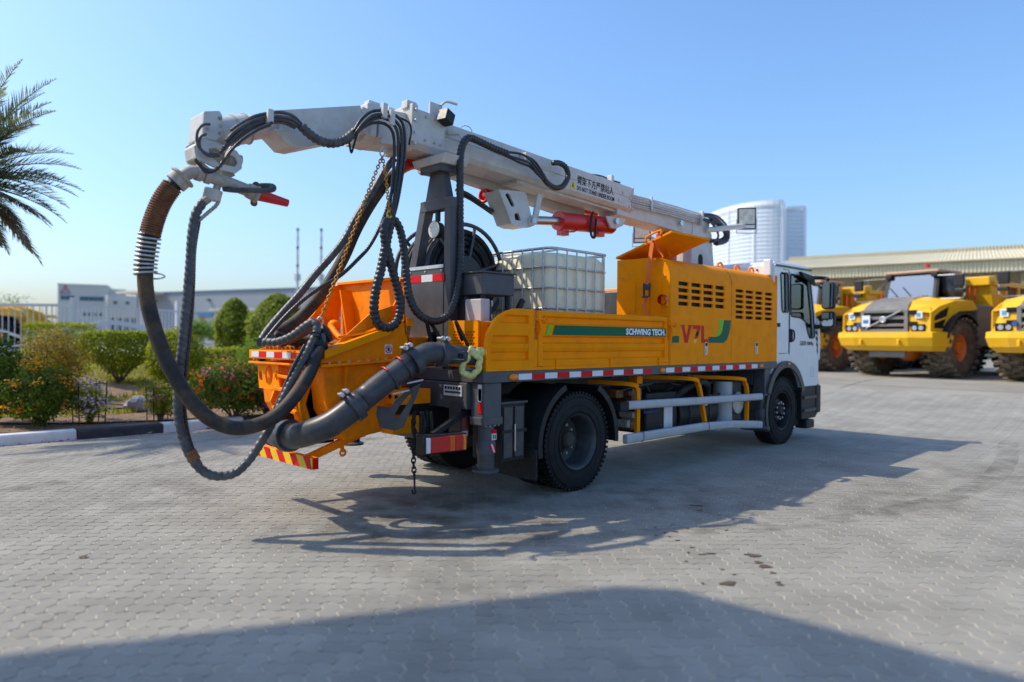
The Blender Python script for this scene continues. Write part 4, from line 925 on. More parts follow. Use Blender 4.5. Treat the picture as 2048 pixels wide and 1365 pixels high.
# V7L lettering with its swoosh
x0, x1 = [p[0] for p in [(1.990,-1.250,1.737),(2.672,-1.250,1.748)]]
yv = -1.2512
z0, z1 = 1.575, 1.80
def quadplate(pts, m, nm): B().prism([(a, yv, b_) for a, b_ in pts], (0,-.0012,0)).build(nm, m, T)
u = lambda t: x0+(x1-x0)*t
quadplate([(u(0),1.80),(u(.15),1.80),(u(.15),1.785),(u(.125),1.785),(u(.20),1.66),(u(.275),1.785),(u(.25),1.785),(u(.25),1.80),(u(.40),1.80),(u(.40),1.785),(u(.37),1.78),(u(.25),1.575),(u(.14),1.575),(u(.035),1.78),(u(0),1.785)], REDINK, 'letter_v')
quadplate([(u(.43),1.80),(u(.70),1.80),(u(.70),1.765),(u(.66),1.715),(u(.55),1.715),(u(.585),1.752),(u(.43),1.752)], REDINK, 'digit_seven')
quadplate([(u(.66),1.715),(u(.62),1.665),(u(.515),1.665),(u(.55),1.715)], INK, 'digit_seven')
quadplate([(u(.62),1.665),(u(.585),1.625),(u(.48),1.625),(u(.515),1.665)], REDINK, 'digit_seven')
quadplate([(u(.585),1.625),(u(.545),1.575),(u(.44),1.575),(u(.48),1.625)], TAPEY, 'digit_seven')
quadplate([(u(.73),1.80),(u(.83),1.80),(u(.83),1.622),(u(.97),1.622),(u(1.0),1.655),(u(1.0),1.575),(u(.73),1.575)], REDINK, 'letter_l')
a0, a1 = [p[0] for p in [(1.797,-1.250,1.734),(1.955,-1.250,1.737)]]
quadplate([(a0,1.66),(a1,1.66),(a1,1.575),(a0,1.575)], GRN, 'green_stripe')
sx0 = [(2.685,-1.250,1.748)][0][0]; sx1 = HXM-.01
L_ = sx1-sx0; v_ = lambda t: sx0+L_*t
quadplate([(v_(0),1.655),(v_(.32),1.655),(v_(.50),1.68),(v_(.60),1.74),(v_(.67),1.885),(v_(1),1.885),(v_(.93),1.72),(v_(.82),1.62),(v_(.66),1.575),(v_(0),1.575)], GRN, 'green_swoosh')
quadplate([(v_(.22),1.662),(v_(.34),1.664),(v_(.50),1.692),(v_(.585),1.75),(v_(.645),1.888),(v_(.42),1.894),(v_(.45),1.83),(v_(.41),1.72)], LGRN, 'light_green_swoosh')
# round red rear lamp and bracket on the hood corner
B().box(HX0-.05, HX0+.0, -1.235, -1.155, 2.02, 2.20).build('lamp_bracket', YEL, T, bev=.006)
B().lathe([(0,0),(.05,0),(.055,.05),(.04,.062),(0,.062)], (HX0-.10,-1.195,2.10), (1,0,0), 20, False).build('round_red_lamp', REDL, T, smooth=40)
B().box(HX0-.012, HX0+.0, -1.235,-1.16, 1.90, 2.02).build('lamp_bracket', YEL, T)
# opened hatch lid
Pa = Vector((1.74,-0.435,2.655)); Pb = Vector((1.74,-1.275,2.918)); Lx = Vector((1.0,0,0))*([(2.660,-1.275,2.894)][0][0]-1.74)
nn = (Pb-Pa).cross(Lx).normalized(); nn = nn if nn.z > 0 else -nn
B().prism([Pa, Pb, Pb+Lx, Pa+Lx], nn*.03).build('hatch_lid', YEL, T, bev=.005)
hp = Pa.lerp(Pb, .82)
B().tube([hp+nn*.03, hp+nn*.09+(Pb-Pa)*.02, hp+nn*.09+Lx*.0+(Pb-Pa)*(-.22), hp+nn*.03+(Pb-Pa)*(-.25)], .014, 8, 3).build('hatch_handle', YEL, T, smooth=True)
B().tube([Pa.lerp(Pb,.5)+Lx*.6-nn*.005, Pa.lerp(Pb,.5)+Lx*.62-nn*.09, Pa.lerp(Pb,.3)+Lx*.63-nn*.06], .010, 6, 3).build('hatch_hook', YEL, T)
# ---- orange ratchet strap over the hatch
sp_ = empty('ratchet_strap', 'orange ratchet strap tying down the opened hatch on the hood', 'strap', (1.70,-1.0,2.6))
def ribbon(pts, wv_, th=.004):
    P = cat([Vector(p)-Vector((1.70,-1.0,2.6)) for p in pts], 5); w_ = Vector(wv_)
    b = B(); 
    for p, q in zip(P, P[1:]):
        t = (q-p).normalized(); nn_ = t.cross(w_).normalized()*th
        b.add([p-w_, p+w_, q+w_, q-w_, p-w_+nn_, p+w_+nn_, q+w_+nn_, q-w_+nn_], [(0,1,2,3),(7,6,5,4),(0,4,5,1),(1,5,6,2),(2,6,7,3),(3,7,4,0)])
    return b
q = [(1.660,-1.048,2.837),(1.660,-1.014,2.630),(1.660,-0.994,2.446),(1.660,-0.966,2.292)]
ribbon(q, (0,.028,0)).build('webbing', STRAP, sp_)
ribbon([(1.660,-0.967,2.156),(1.660,-0.945,2.076),(1.660,-0.916,2.020),(1.660,-0.961,1.969),(1.660,-0.999,1.907)], (0,.022,0)).build('webbing', STRAP, sp_)
ribbon([(1.620,-1.075,2.830),(1.750,-1.070,2.727),(1.760,-1.136,2.636),(1.740,-1.092,2.625),(1.700,-1.001,2.628)], (.015,.022,0)).build('webbing', STRAP, sp_)
c = Vector([(1.655,-0.977,2.242)][0])-Vector((1.70,-1.0,2.6))
b = B(); b.box(c.x-.02,c.x+.01,c.y-.045,c.y-.036,c.z-.10,c.z+.07); b.box(c.x-.02,c.x+.01,c.y+.036,c.y+.045,c.z-.10,c.z+.07); b.cyl((c.x,c.y-.05,c.z+.04),(c.x,c.y+.05,c.z+.04),.018,n=10); b.cyl((c.x-.03,c.y-.05,c.z-.1),(c.x-.03,c.y+.05,c.z-.1),.012,n=10); b.box(c.x-.035,c.x-.02,c.y-.04,c.y+.04,c.z-.02,c.z+.03)
b.build('ratchet', GREY, sp_)

# ---- cab
cp = [(4.76,0.95),(4.70,1.35),(4.70,2.74),(4.80,2.80),(5.98,2.80),(6.06,2.70),(6.25,2.05),(6.36,1.50),(6.36,0.86),(5.70,0.86)]
wr = 0.66
archp = [(5.05+wr*cos(radians(a)), 0.60+wr*sin(radians(a))) for a in range(23, 158, 9)]
outl = [(4.66,1.28),(4.66,2.76),(5.96,2.76),(6.02,2.68),(6.18,2.15),(6.27,1.95),(6.355,1.45),(6.36,0.90),(6.30,0.87),(5.70,0.87)]+archp+[]
def side(y, th):
    f = lambda u, v: (u, y, v)
    w1 = [f(*p) for p in [(4.90,2.66),(5.10,2.665),(5.125,2.64),(5.155,2.10),(5.13,2.06),(4.96,2.055),(4.93,2.09),(4.875,2.63)]]
    w2 = [f(*p) for p in [(5.255,2.665),(5.92,2.655),(5.975,2.60),(6.13,2.02),(6.175,1.70),(6.14,1.665),(5.985,1.66),(5.90,1.75),(5.80,1.93),(5.62,1.985),(5.28,2.00),(5.25,2.03),(5.225,2.62)]]
    return B().holes([f(*p) for p in outl], [w1, w2], (0,th,0)), w1, w2
for s in (1, -1):
    b, w1, w2 = side(-1.22*s, .05*s)
    sd = b.build('cab_side', WHP, T, bev=.008)
    for w_, m in ((w1, GLD), (w2, GLA)):
        B().prism([Vector(p)+Vector((0,.022*s,0)) for p in w_], (0,.006*s,0)).build('side_window', m, sd)
        P = [Vector(p)+Vector((0,-.004*s,0)) for p in w_]; B().tube(P, .012, 6, 1, closed=True).build('window_seal', BLK, sd)
B().prism([(4.66,-1.17,2.755),(4.80,-1.17,2.835),(5.95,-1.17,2.845),(6.03,-1.17,2.70),(5.98,-1.17,2.70),(5.90,-1.17,2.755)], (0,2.34,0)).build('cab_roof', WHP, T, bev=.02)
for s in (-1, 1): B().prism([(4.66,s*1.215,2.735),(4.78,s*1.225,2.79),(5.98,s*1.225,2.80),(6.04,s*1.215,2.68),(6.0,s*1.18,2.68),(5.95,s*1.10,2.84),(4.78,s*1.10,2.83)][:5], (0,-s*.06,0)).build('roof_edge', WHP, T, bev=.015)
B().beam((4.70,-1.232,2.765),(6.0,-1.232,2.775), .02, .028).build('rain_gutter', GREY, T)
bw = B().holes([(4.66,-1.17,1.28),(4.66,1.17,1.28),(4.66,1.17,2.76),(4.66,-1.17,2.76)], [rrect(-1.02,-0.35,2.12,2.55,.08,lambda u,v:(4.66,u,v)), rrect(0.35,1.02,2.12,2.55,.08,lambda u,v:(4.66,u,v))], (.04,0,0)).build('cab_rear_wall', WHP, T)
for yy in (-.685,.685): B().box(4.675,4.68,yy-.335,yy+.335,2.12,2.55).build('rear_window', GLD, T); B().tube([Vector(p) for p in rrect(yy-.335,yy+.335,2.12,2.55,.08,lambda u,v:(4.655,u,v))], .014, 6, 1, closed=True).build('window_seal', BLK, T)
B().box(4.60,4.70,-1.19,-1.07,2.60,2.85).build('cab_rear_pillar_cap', WHP, T, bev=.015)
for yy, zz_ in ((-.95,2.70),(-1.06,2.62),(-.60,2.68),(-.86,2.58)): B().cyl((4.645,yy,zz_),(4.66,yy,zz_), .016, n=10).build('rubber_plug', BLK, T)
# front: windscreen and lower panel
fr = B(); fr.holes([(6.02,-1.17,2.70),(6.02,1.17,2.70),(6.36,1.17,1.46),(6.36,-1.17,1.46)], [[(6.05,-1.08,2.60),(6.05,1.08,2.60),(6.30,1.08,1.66),(6.30,-1.08,1.66)]], (-.03,0,-.01)); fr.build('windscreen_frame', WHP, T)
B().prism([(6.04,-1.08,2.60),(6.04,1.08,2.60),(6.29,1.08,1.66),(6.29,-1.08,1.66)], (-.008,0,0)).build('windscreen', GLA, T)
B().box(6.30, 6.40, -1.17, 1.17, 0.88, 1.47).build('cab_front_panel', WHP, T, bev=.03)
B().box(4.72, 6.2, -1.15, 1.15, 1.22, 1.30).build('cab_floor', GREY, T)
# door shut lines, handle, fluting, grille louvres, badges
for pts in ([(4.975,2.72),(5.165,2.72),(5.19,2.06),(5.185,1.42),(4.84,1.415)], [(5.205,2.70),(5.215,2.02),(5.205,1.39)]):
    B().tube([(a,-1.222,b_) for a, b_ in pts], .005, 5, 1).build('door_gap', INK, T)
B().prism(rrect(5.205,5.335,1.59,1.80,.02,lambda u,v:(u,-1.2225,v)), (0,.004,0)).build('handle_recess', INK, T)
B().tube([(5.225,-1.228,1.78),(5.30,-1.25,1.77),(5.315,-1.255,1.70),(5.30,-1.25,1.62),(5.225,-1.228,1.61)], .013, 6, 3).build('door_handle', BLKP, T, smooth=True)
for x in (6.02,6.09,6.16): B().box(x, x+.03, -1.228, -1.219, 1.02, 1.20).build('pressed_flute', WHP, T, bev=.003)
for i in range(5): B().prism([(6.20+.02*i,-1.222,1.90-.10*i),(6.31,-1.222,1.86-.10*i),(6.31,-1.222,1.80-.10*i),(6.20+.02*i,-1.222,1.84-.10*i)], (0,-.004,0)).build('air_louvre', INK if i % 1 == 0 else WHP, T)
B().prism([(6.28,-1.235,2.0),(6.36,-1.235,1.93),(6.40,-1.235,1.60),(6.38,-1.235,1.30),(6.33,-1.235,1.30)], (0,.06,0)).build('wind_deflector', WHP, T, bev=.01)
B().box(4.71, 4.88, -1.2235, -1.2205, 1.825, 1.885).build('badge', INK, T)
text('lettering', '总质量:18000kg', 0.085, INK, (5.60,-1.2225,1.545), (1,0,0), (0,0,1), T, sx=.95)
# sun visor / rain deflector and mirrors
B().prism([(5.50,-1.23,2.72),(5.98,-1.23,2.68),(6.10,-1.23,2.52),(5.98,-1.23,2.56),(5.60,-1.23,2.64)], (0,-.05,0)).build('rain_deflector', BLKP, T, bev=.008)
MR = empty('mirror_dummy', 'x', 'x'); bpy.data.objects.remove(MR)
m0 = Vector([(6.104,-1.450,2.290)][0]); mx_ = m0.x
B().tube([(6.02,-1.20,2.66),(6.25,-1.36,2.66),(mx_,-1.46,2.62)], .03, 8, 4).build('mirror_arm', BLKP, T, smooth=True)
B().tube([(6.20,-1.20,1.84),(6.35,-1.36,1.88),(mx_,-1.46,1.98)], .035, 8, 4).build('mirror_arm', BLKP, T, smooth=True)
def mirror(zc, hz, wy):
    # housing faces rearwards (-x) towards its own side
    b = B(); P = rrect(-1.46-wy, -1.46+wy, zc-hz, zc+hz, .05, lambda u, v: (mx_+.0, u, v), 4)
    b.prism(P, (.09,.0,0)); h_ = b.build('mirror_housing', BLKP, T, bev=.02)
    B().prism(rrect(-1.46-wy+.02, -1.46+wy-.02, zc-hz+.02, zc+hz-.02, .04, lambda u, v: (mx_-.006, u, v), 4), (.005,0,0)).build('mirror_glass', MIRR, h_)
mirror(2.36, .22, .105); mirror(1.97, .13, .11)
# seats, steering and dash behind the glass
for yy in (-.62,.62):
    B().box(5.05,5.55,yy-.25,yy+.25,1.62,1.78).build('seat', BLKP, T, bev=.04); B().box(4.95,5.12,yy-.24,yy+.24,1.75,2.45).build('seat_back', BLKP, T, bev=.04)
B().box(5.75,6.15,-1.1,1.1,1.45,1.85).build('dashboard', GREY, T, bev=.04); B().torus((5.68,.62,1.98),(-.5,0,.85),.22,.018,24,8).build('steering_wheel', BLKP, T, smooth=True)
# front wheel arch, step and bumper
guard(5.05, 0.60, 0.70, 18, 160, -1.265, -0.75, 'wheel_arch', GREY, .10, .015)
guard(5.05, 0.525, 0.66, 150, 205, -1.24, -0.80, 'mudguard', GREY)
B().box(5.04,5.12,-1.285,-1.262,1.238,1.275).build('arch_lamp', AMB, T, bev=.008)
B().prism([(5.72,-1.20,0.88),(6.36,-1.20,0.88),(6.42,-1.20,0.95),(6.42,-1.20,0.42),(6.30,-1.20,0.33),(5.75,-1.20,0.33)], (0,.30,0)).build('step_box', BLKP, T, bev=.01)
for z in (.45,.66): B().box(5.80,6.28,-1.225,-1.198,z,z+.05).build('step', GREY, T, bev=.006)
B().box(6.28,6.50,-1.22,1.22,0.40,0.88).build('front_bumper', BLKP, T, bev=.04)
B().box(5.62,5.98,-1.10,-.95,.22,.33).build('tow_bracket', BLKP, T); B().box(5.90,6.22,-1.22,-1.02,.17,.31).build('step_foot', BLKP, T, bev=.02)
# ---- under-body: tanks, battery boxes, hoses
B().box(-1.02,-0.70,-1.16,-0.75,0.42,0.98).build('tool_box', BLKP, T, bev=.008)
for y_ in (0,1): B().box(-1.0+.15*y_,-.88+.15*y_,-1.175,-1.158,.46,.95).build('tool_box_door', GREY, T, bev=.006)
B().cyl((-.86,-1.185,.52),(-.86,-1.185,.78),.010,n=8).build('tool_box_handle', STEEL, T); B().box(-1.03,-.69,-1.18,-1.157,.70,.73).build('tool_box_bar', BLKP, T)
B().box(-1.04,-.68,-1.18,-.74,.98,1.0).build('tool_box_lid', GREY, T)
B().cyl((2.35,-.75,.62),(3.35,-.75,.62),.29,n=28).build('fuel_tank', BLKP, T, smooth=40, bev=.01)
for x in (2.6,3.1): B().torus((x,-.75,.62),(1,0,0),.295,.012,28,6).build('tank_strap', GREY, T)
B().box(1.55,2.25,-1.05,-.55,.45,.95).build('battery_box', BLKP, T, bev=.02)
B().box(1.30,1.50,-1.02,-.7,.78,1.02).build('control_box', MGREY, T, bev=.01)
B().box(3.75,4.15,-.98,-.55,.40,1.02).build('air_cleaner', GREY, T, bev=.05); B().cyl((3.95,-1.02,.70),(3.95,-.98,.70),.16,n=24).build('air_cleaner_cap', GALV, T, smooth=40)
B().cyl((3.62,-.95,.36),(3.62,-.95,1.02),.13,n=20).build('air_tank', ALU, T, smooth=40)
B().tube([(2.15,-1.0,.80),(2.4,-1.08,.98),(2.75,-1.10,1.05),(3.0,-1.05,.98),(3.1,-.95,.80)],.05,10).build('intake_hose', BLK, T, smooth=True)
ub = random.Random(9)
for i in range(14):
    x = ub.uniform(.85,3.9); L_ = ub.uniform(.3,.9); y_ = ub.uniform(-1.0,-.6); z = ub.uniform(.55,1.12)
    B().tube([(x,y_,z),(x+L_*.4,y_+ub.uniform(-.08,.08),z+ub.uniform(-.18,.12)),(x+L_,y_,z+ub.uniform(-.1,.1))],ub.uniform(.012,.022),7).build('fluid_hose', HOSE, T, smooth=True)
for i in range(9):
    x = ub.uniform(.85,1.4); z = ub.uniform(.5,.95); B().box(x,x+ub.uniform(.06,.14),-1.05,-.85,z,z+ub.uniform(.05,.12)).build('valve_block', DUSTY if i % 2 else RUST, T, bev=.008)
B().box(1.93,2.12,-1.062,-1.052,.50,.80).build('sticker', TAPEW, T); B().box(2.95,3.03,-1.045,-1.035,.72,.84).build('sticker', TAPEW, T); B().box(2.955,3.025,-1.047,-1.036,.81,.838).build('sticker_band', TAPEY, T)
B().tube([(1.42,-1.10,.73),(1.52,-1.12,.735),(1.66,-1.13,.74)],.014,6,2).build('valve_lever', mat('blue_plastic',(0.02,0.08,0.30),.4), T)
B().box(1.40,1.52,-1.02,-.90,1.06,1.17).build('connector_box', ORA, T, bev=.006)
# yellow hangers carrying the side guard
for pts in ([(0.898,-1.170,1.108),(1.063,-1.170,1.090),(1.163,-1.170,1.045),(1.195,-1.170,0.961),(1.191,-1.170,0.515)], [(2.024,-1.170,1.121),(2.381,-1.170,1.109),(2.543,-1.170,1.038),(2.621,-1.170,0.890),(2.743,-1.170,0.499)], [(3.132,-1.170,1.091),(3.673,-1.170,1.066),(3.839,-1.170,1.003),(3.917,-1.170,0.862),(3.909,-1.170,0.457)]):
    P = [Vector(p) for p in pts]; P[0].y += .5; P = cat(P, 5); b = B()
    b.tube(P, .034, 4, 1); b.build('guard_hanger', YEL, T, smooth=30)
# side under-run guard tubes
def rail(pts, hw, hz, name):
    P = [Vector(p) for p in pts]; b = B(); Lp = rrect(-hw,hw,-hz,hz,min(hw,hz)*.8,lambda u,v:(u,v),4); vs = []
    for i, p in enumerate(P): vs += [p+Vector((0,a,c)) for a, c in Lp]
    n_ = len(Lp); fs = [(i*n_+k,i*n_+(k+1)%n_,(i+1)*n_+(k+1)%n_,(i+1)*n_+k) for i in range(len(P)-1) for k in range(n_)]+[tuple(range(n_)), tuple((len(P)-1)*n_+k for k in range(n_))]
    return b.add(vs, fs).build(name, ALU, T, smooth=40)
rail([(0.909,-1.220,0.856),(2.524,-1.220,0.820),(4.256,-1.220,0.786)], .032, .05, 'side_guard_rail')
rail([(0.886,-1.220,0.472),(1.707,-1.220,0.475),(2.592,-1.220,0.476),(3.356,-1.220,0.448),(4.248,-1.220,0.373)], .032, .055, 'side_guard_rail')
B().prism([Vector(p)+Vector((0,-.035,0)) for p in [(0.747,-1.220,0.897),(0.908,-1.220,0.904),(0.910,-1.220,0.801),(0.749,-1.220,0.806)]], (0,.07,0)).build('guard_end', BLK, T)
for p in [(1.211,-1.220,0.477),(2.707,-1.220,0.473)]: B().tube([Vector(p)+Vector((0,a,c)) for a, c in rrect(-.036,.036,-.06,.06,.03,lambda u,v:(u,v),3)], .004, 4, 1, closed=True).build('guard_tie', RUST, T)
# ---- outriggers
def outrigger(x, y, s, zb, front):
    b = B(); w_ = .11 if not front else .085
    b.box(x-w_,x+w_,y-.09,y+.09,.86,1.195); o = b.build('outrigger_housing', MGREY, T, bev=.008)
    B().box(x-w_-.012,x+w_+.012,y-.10,y+.10,.80,.875).build('outrigger_collar', MGREY, o, bev=.008)
    for a in (-.08,-.03,.03,.08): B().cyl((x+a,y-.085,.79),(x+a,y-.085,.80),.010,n=8).build('bolt', DUSTY, o)
    B().cyl((x,y,.52),(x,y,.80),.075 if not front else .06,n=24).build('outrigger_leg', MGREY, o, smooth=40)
    B().lathe([(0,0),(0,.088),(.10,.092),(.125,.078),(.125,0)],(x,y,zb+.17),(0,0,1),24,False).build('leg_cup', MGREY, o, smooth=35)
    B().cyl((x,y,zb+.02),(x,y,zb+.18),.08,n=20).build('leg_rod', GREY, o, smooth=40)
    B().lathe([(0,0),(0,.125),(.02,.125),(.035,.095),(.035,0)],(x,y,zb),(0,0,1),24,False).build('foot_plate', MGREY, o, smooth=35)
    # wrapped hazard sticker
    for i, m in enumerate((TAPER,TAPEW,TAPER)):
        vs = []; n_ = 5
        for k in range(n_):
            a = radians(-120+14*i+k*4); d0 = Vector((cos(a),sin(a),0))*.0935; a2 = a+radians(24); d1 = Vector((cos(a2),sin(a2),0))*.0935
            vs += [Vector((x,y,zb+.265))+d0, Vector((x,y,zb+.185))+d1]
        B().add(vs, [(2*k,2*k+2,2*k+3,2*k+1) for k in range(n_-1)]).build('hazard_stripe', m, o)
    B().box(x-.0,x+.055,y-.083,y-.075,.66,.72).build('warning_label', TAPEW, o); B().box(x-.0,x+.055,y-.085,y-.076,.72,.755).build('warning_label', TAPER, o)
    B().box(x+.012,x+.022,y-.086,y-.08,.67,.71).build('warning_mark', INK, o); B().box(x+.034,x+.044,y-.086,y-.08,.67,.71).build('warning_mark', INK, o)
    return o
o = outrigger(-1.20, -1.14, 1, .36, False)
B().box(-1.322,-1.318,-1.20,-1.16,1.02,1.14).build('reflector', TAPEW, o); 
B().box(-1.316,-1.312,-1.20,-1.155,.91,1.03).build('reflector', TAPER, o); B().box(-1.322,-1.312,-1.20,-1.155,1.03,1.18).build('reflector', TAPEW, o)
outrigger(4.44, -1.14, 1, .30, True); outrigger(-1.20, 1.14, -1, .36, False); outrigger(4.44, 1.14, -1, .30, True)
B().box(-1.36,-1.02,-1.04,1.04,.94,1.19).build('outrigger_beam', MGREY, T, bev=.01)
B().box(4.36,4.52,-1.04,1.04,.94,1.19).build('outrigger_beam', MGREY, T, bev=.01)
B().box(-1.372,-1.36,-.98,-.72,1.06,1.16).build('plate', TAPEW, T)
for i in range(6): B().box(-1.376,-1.371,-.965+.04*i,-.94+.04*i,1.12,1.148).build('plate_mark', INK, T)
for i in range(9): B().box(-1.376,-1.371,-.965+.026*i,-.948+.026*i,1.085,1.105).build('plate_mark', INK, T)
# rear lamp cluster
la = Vector([(-1.900,-1.127,0.664)][0]); lb2 = Vector([(-1.475,-1.170,0.580)][0]); dl = (lb2-la); dl.z = 0; Ll = dl.length; dl.normalize(); nl = Vector((dl.y,-dl.x,0))
def lampbox(t0, t1, m, off, nm):
    z0, z1 = .60, .735; p = la.copy(); p.z = 0
    B().prism([p+dl*t0+nl*off+Vector((0,0,z0)), p+dl*t1+nl*off+Vector((0,0,z0)), p+dl*t1+nl*off+Vector((0,0,z1)), p+dl*t0+nl*off+Vector((0,0,z1))], -nl*.02).build(nm, m, T, bev=.004)
p = la.copy(); p.z = 0
B().prism([p-dl*.02+Vector((0,0,.585)), p+dl*(Ll+.01)+Vector((0,0,.585)), p+dl*(Ll+.01)-nl*.14+Vector((0,0,.585)), p-dl*.02-nl*.14+Vector((0,0,.585))], (0,0,.165)).build('lamp_housing', BLKP, T, bev=.01)
for t0, t1, m in ((0,.09,TAPEW),(.095,.56,REDL),(.565,.70,mat('amber_red_lens',(.70,.10,.004),.15)),(.705,.90,REDL),(.905,.98,AMB)): lampbox(t0*Ll, t1*Ll, m, .018, 'lamp_lens')
B().beam(p+dl*.3*Ll-nl*.1+Vector((0,0,.74)), (-1.22,-.95,.95), .05,.05).build('lamp_bracket', BLKP, T)
# fire extinguisher
fe = Vector([(-1.282,-0.895,0.838)][0]); fx = empty('fire_extinguisher', 'red fire extinguisher in a rusty rack behind the rear outrigger', 'fire extinguisher', (fe.x, fe.y, .60))
B().lathe([(0,0),(0,.06),(.30,.06),(.34,.035),(.36,.02),(.36,0)],(0,0,0),(0,0,1),18,False).build('cylinder', mat('faded_red',(0.30,.05,.035),.6,var=.3,dirt=(.25,.2,.15),damt=.6), fx, smooth=35)
B().box(-.05,.05,-.02,.02,.35,.41).build('valve_handle', BLKP, fx); B().box(-.075,.0,-.075,.0,.08,.13).build('label_sticker', TAPEW, fx)
for z in (.0,.22): B().torus((fe.x,fe.y,.60+z+.05),(0,0,1),.075,.010,16,6).build('extinguisher_rack', GREY, T)
B().box(fe.x-.10,fe.x-.08,fe.y-.08,fe.y+.08,.55,1.0).build('extinguisher_rack', GREY, T)

# ================================================================ BOOM
YB = -0.20        # near face of the boom
def vsub(a, b): return Vector(a)-Vector(b)
def boxbeam(p, q, w0, h0, w1=None, h1=None, cham=0.0):
    """box section between centre points p,q; y is the width direction"""
    p, q = Vector(p), Vector(q); w1 = w1 or w0; h1 = h1 or h0; t = (q-p).normalized(); yv_ = Vector((0,1,0)); zv = t.cross(yv_); zv = zv if zv.z > 0 else -zv
    vs = []
    for c, w_, h_ in ((p,w0,h0),(q,w1,h1)):
        k = cham
        for a, d_ in ((-w_/2,h_/2),(w_/2,h_/2),(w_/2,-h_/2+k),(w_/2-k,-h_/2),(-w_/2+k,-h_/2),(-w_/2,-h_/2+k)) if k else ((-w_/2,h_/2),(w_/2,h_/2),(w_/2,-h_/2),(-w_/2,-h_/2)): vs.append(c+yv_*a+zv*d_)
    n_ = len(vs)//2
    return B().add(vs, [tuple(range(n_-1,-1,-1)), tuple(range(n_,2*n_))]+[(i,(i+1)%n_,n_+(i+1)%n_,n_+i) for i in range(n_)])
# base arm from the turret, outer telescopic box, collars
A0, A1 = Vector((4.62,0.02,3.40)), Vector((2.15,0.02,3.50))
boxbeam(A0, A1, .34, .34).build('base_arm', BOOM, T, bev=.008)
C0, C1 = Vector((2.43,0.02,3.555)), Vector((-1.0,0.02,3.72))
bt = (C1-C0).normalized(); bz = Vector((0,1,0)).cross(bt); bz = bz if bz.z > 0 else -bz
BX = boxbeam(C0, C1, .44, .34, cham=.05).build('outer_boom_box', BOOM, T, bev=.006)
def bp(x, dz, y=YB-.001):   # point on the near face at x, dz above axis
    t = (x-C0.x)/bt.x; return C0+bt*t+bz*dz+Vector((0,y-.02+0*x,0))*1.0 if False else Vector(((C0+bt*t+bz*dz).x, y, (C0+bt*t+bz*dz).z))
boxbeam(C0+bt*.0-bt*.012, C0+bt*.012, .455, .355, cham=.05).build('boom_end_plate', BOOM, BX, bev=.003)
B().beam(bp(2.40,.02), bp(-.95,.02), .004, .006).build('weld_seam', DUSTY, BX)
boxbeam(C0+bt*.25+bz*-.185, C0+bt*2.2+bz*-.185, .26, .03).build('belly_plate', BOOM, BX)
boxbeam(C0+bt*.5+bz*-.21+Vector((0,.30,0)), C0+bt*3.3+bz*-.14+Vector((0,.30,0)), .16, .22, .14, .12).build('lower_arm', BOOM, T, bev=.006)
# lettering on the box
text('lettering', '臂架下方严禁站人', 0.120, INK, bp(1.22,-.012,YB-.0022), -bt, bz, T, bold=.001, sx=.80)
text('lettering', 'DO NOT STAND UNDER BOOM', 0.080, INK, bp(1.22,-.100,YB-.0022), -bt, bz, T, bold=.0012, sx=.68)
tp = [bp(1.14+a,b_,YB-.001) for a, b_ in ((-.06,-.10),(.06,-.10),(0,.01))]; B().prism(tp, (0,-.0012,0)).build('warning_triangle', TAPEY, T)
tp = [bp(1.14+a,b_,YB-.002) for a, b_ in ((-.012,-.08),(.012,-.08),(.006,-.03),(-.006,-.03))]; B().prism(tp, (0,-.0012,0)).build('warning_mark', INK, T)
for x, dz in ((2.20,.06),(2.12,-.06),(2.36,-.10),(2.37,.02)): B().cyl(bp(x,dz,YB), bp(x,dz,YB-.012), .02, n=10).build('bolt', GALV, BX)
# big collar with flanges and bolt rows
CL0, CL1 = C1+bt*-.02, C1+bt*.36
CO = boxbeam(CL0, CL1, .50, .40, cham=.06).build('boom_collar', BOOM, T, bev=.008)
boxbeam(CL1, CL1+bt*.07, .55, .46, cham=.08).build('collar_flange', BOOM, CO, bev=.006)
for dz in (-.17,-.06,.06,.17):
    p = CL1+bt*.035+bz*dz; B().cyl((p.x,.02-.29,p.z),(p.x,.02-.305,p.z), .016, n=8).build('bolt', GALV, CO)
for dz in (.14,-.10):
    for k in (.06,.14,.26):
        p = CL0+bt*k+bz*dz; B().cyl((p.x,.02-.26,p.z),(p.x,.02-.268,p.z), .012, n=8).build('bolt', DUSTY, CO)
for dy in (-.16,.16):
    p = CL1+bt*.03+bz*.235; B().obox((p.x,.02+dy,p.z), (.12,.10,.08), bt, bz).build('slide_block', BOOM, CO, bev=.006)
    p = CL0+bt*.06+bz*.215; B().obox((p.x,.02+dy,p.z), (.14,.08,.06), bt, bz).build('slide_block', BOOM, CO, bev=.006)
# second inner section
D0 = CL1+bt*.05-bz*.02; D1 = D0+bt*.34-bz*.05
boxbeam(D0, D1, .36, .34).build('inner_boom_box', BOOM, T, bev=.006)
D2 = D1+bt*.0
CO2 = boxbeam(D1-bt*.02, D1+bt*.16, .42, .36, cham=.05).build('boom_collar', BOOM, T, bev=.008)
for dz in (-.13,0,.13):
    p = D1+bt*.07+bz*dz; B().cyl((p.x,.02-.21,p.z),(p.x,.02-.225,p.z), .014, n=8).build('bolt', GALV, CO2)
for dy in (-.13,.13):
    p = D1+bt*.06+bz*.19; B().obox((p.x,.02+dy,p.z), (.13,.09,.07), bt, bz).build('slide_block', BOOM, CO2, bev=.006)
for k, dy in ((.02,-.23),(.10,-.23)):
    p = D1+bt*k-bz*.05; B().obox((p.x,.02+dy,p.z),(.05,.05,.18),bt,bz).build('guide_shoe', BOOM, CO2, bev=.004)
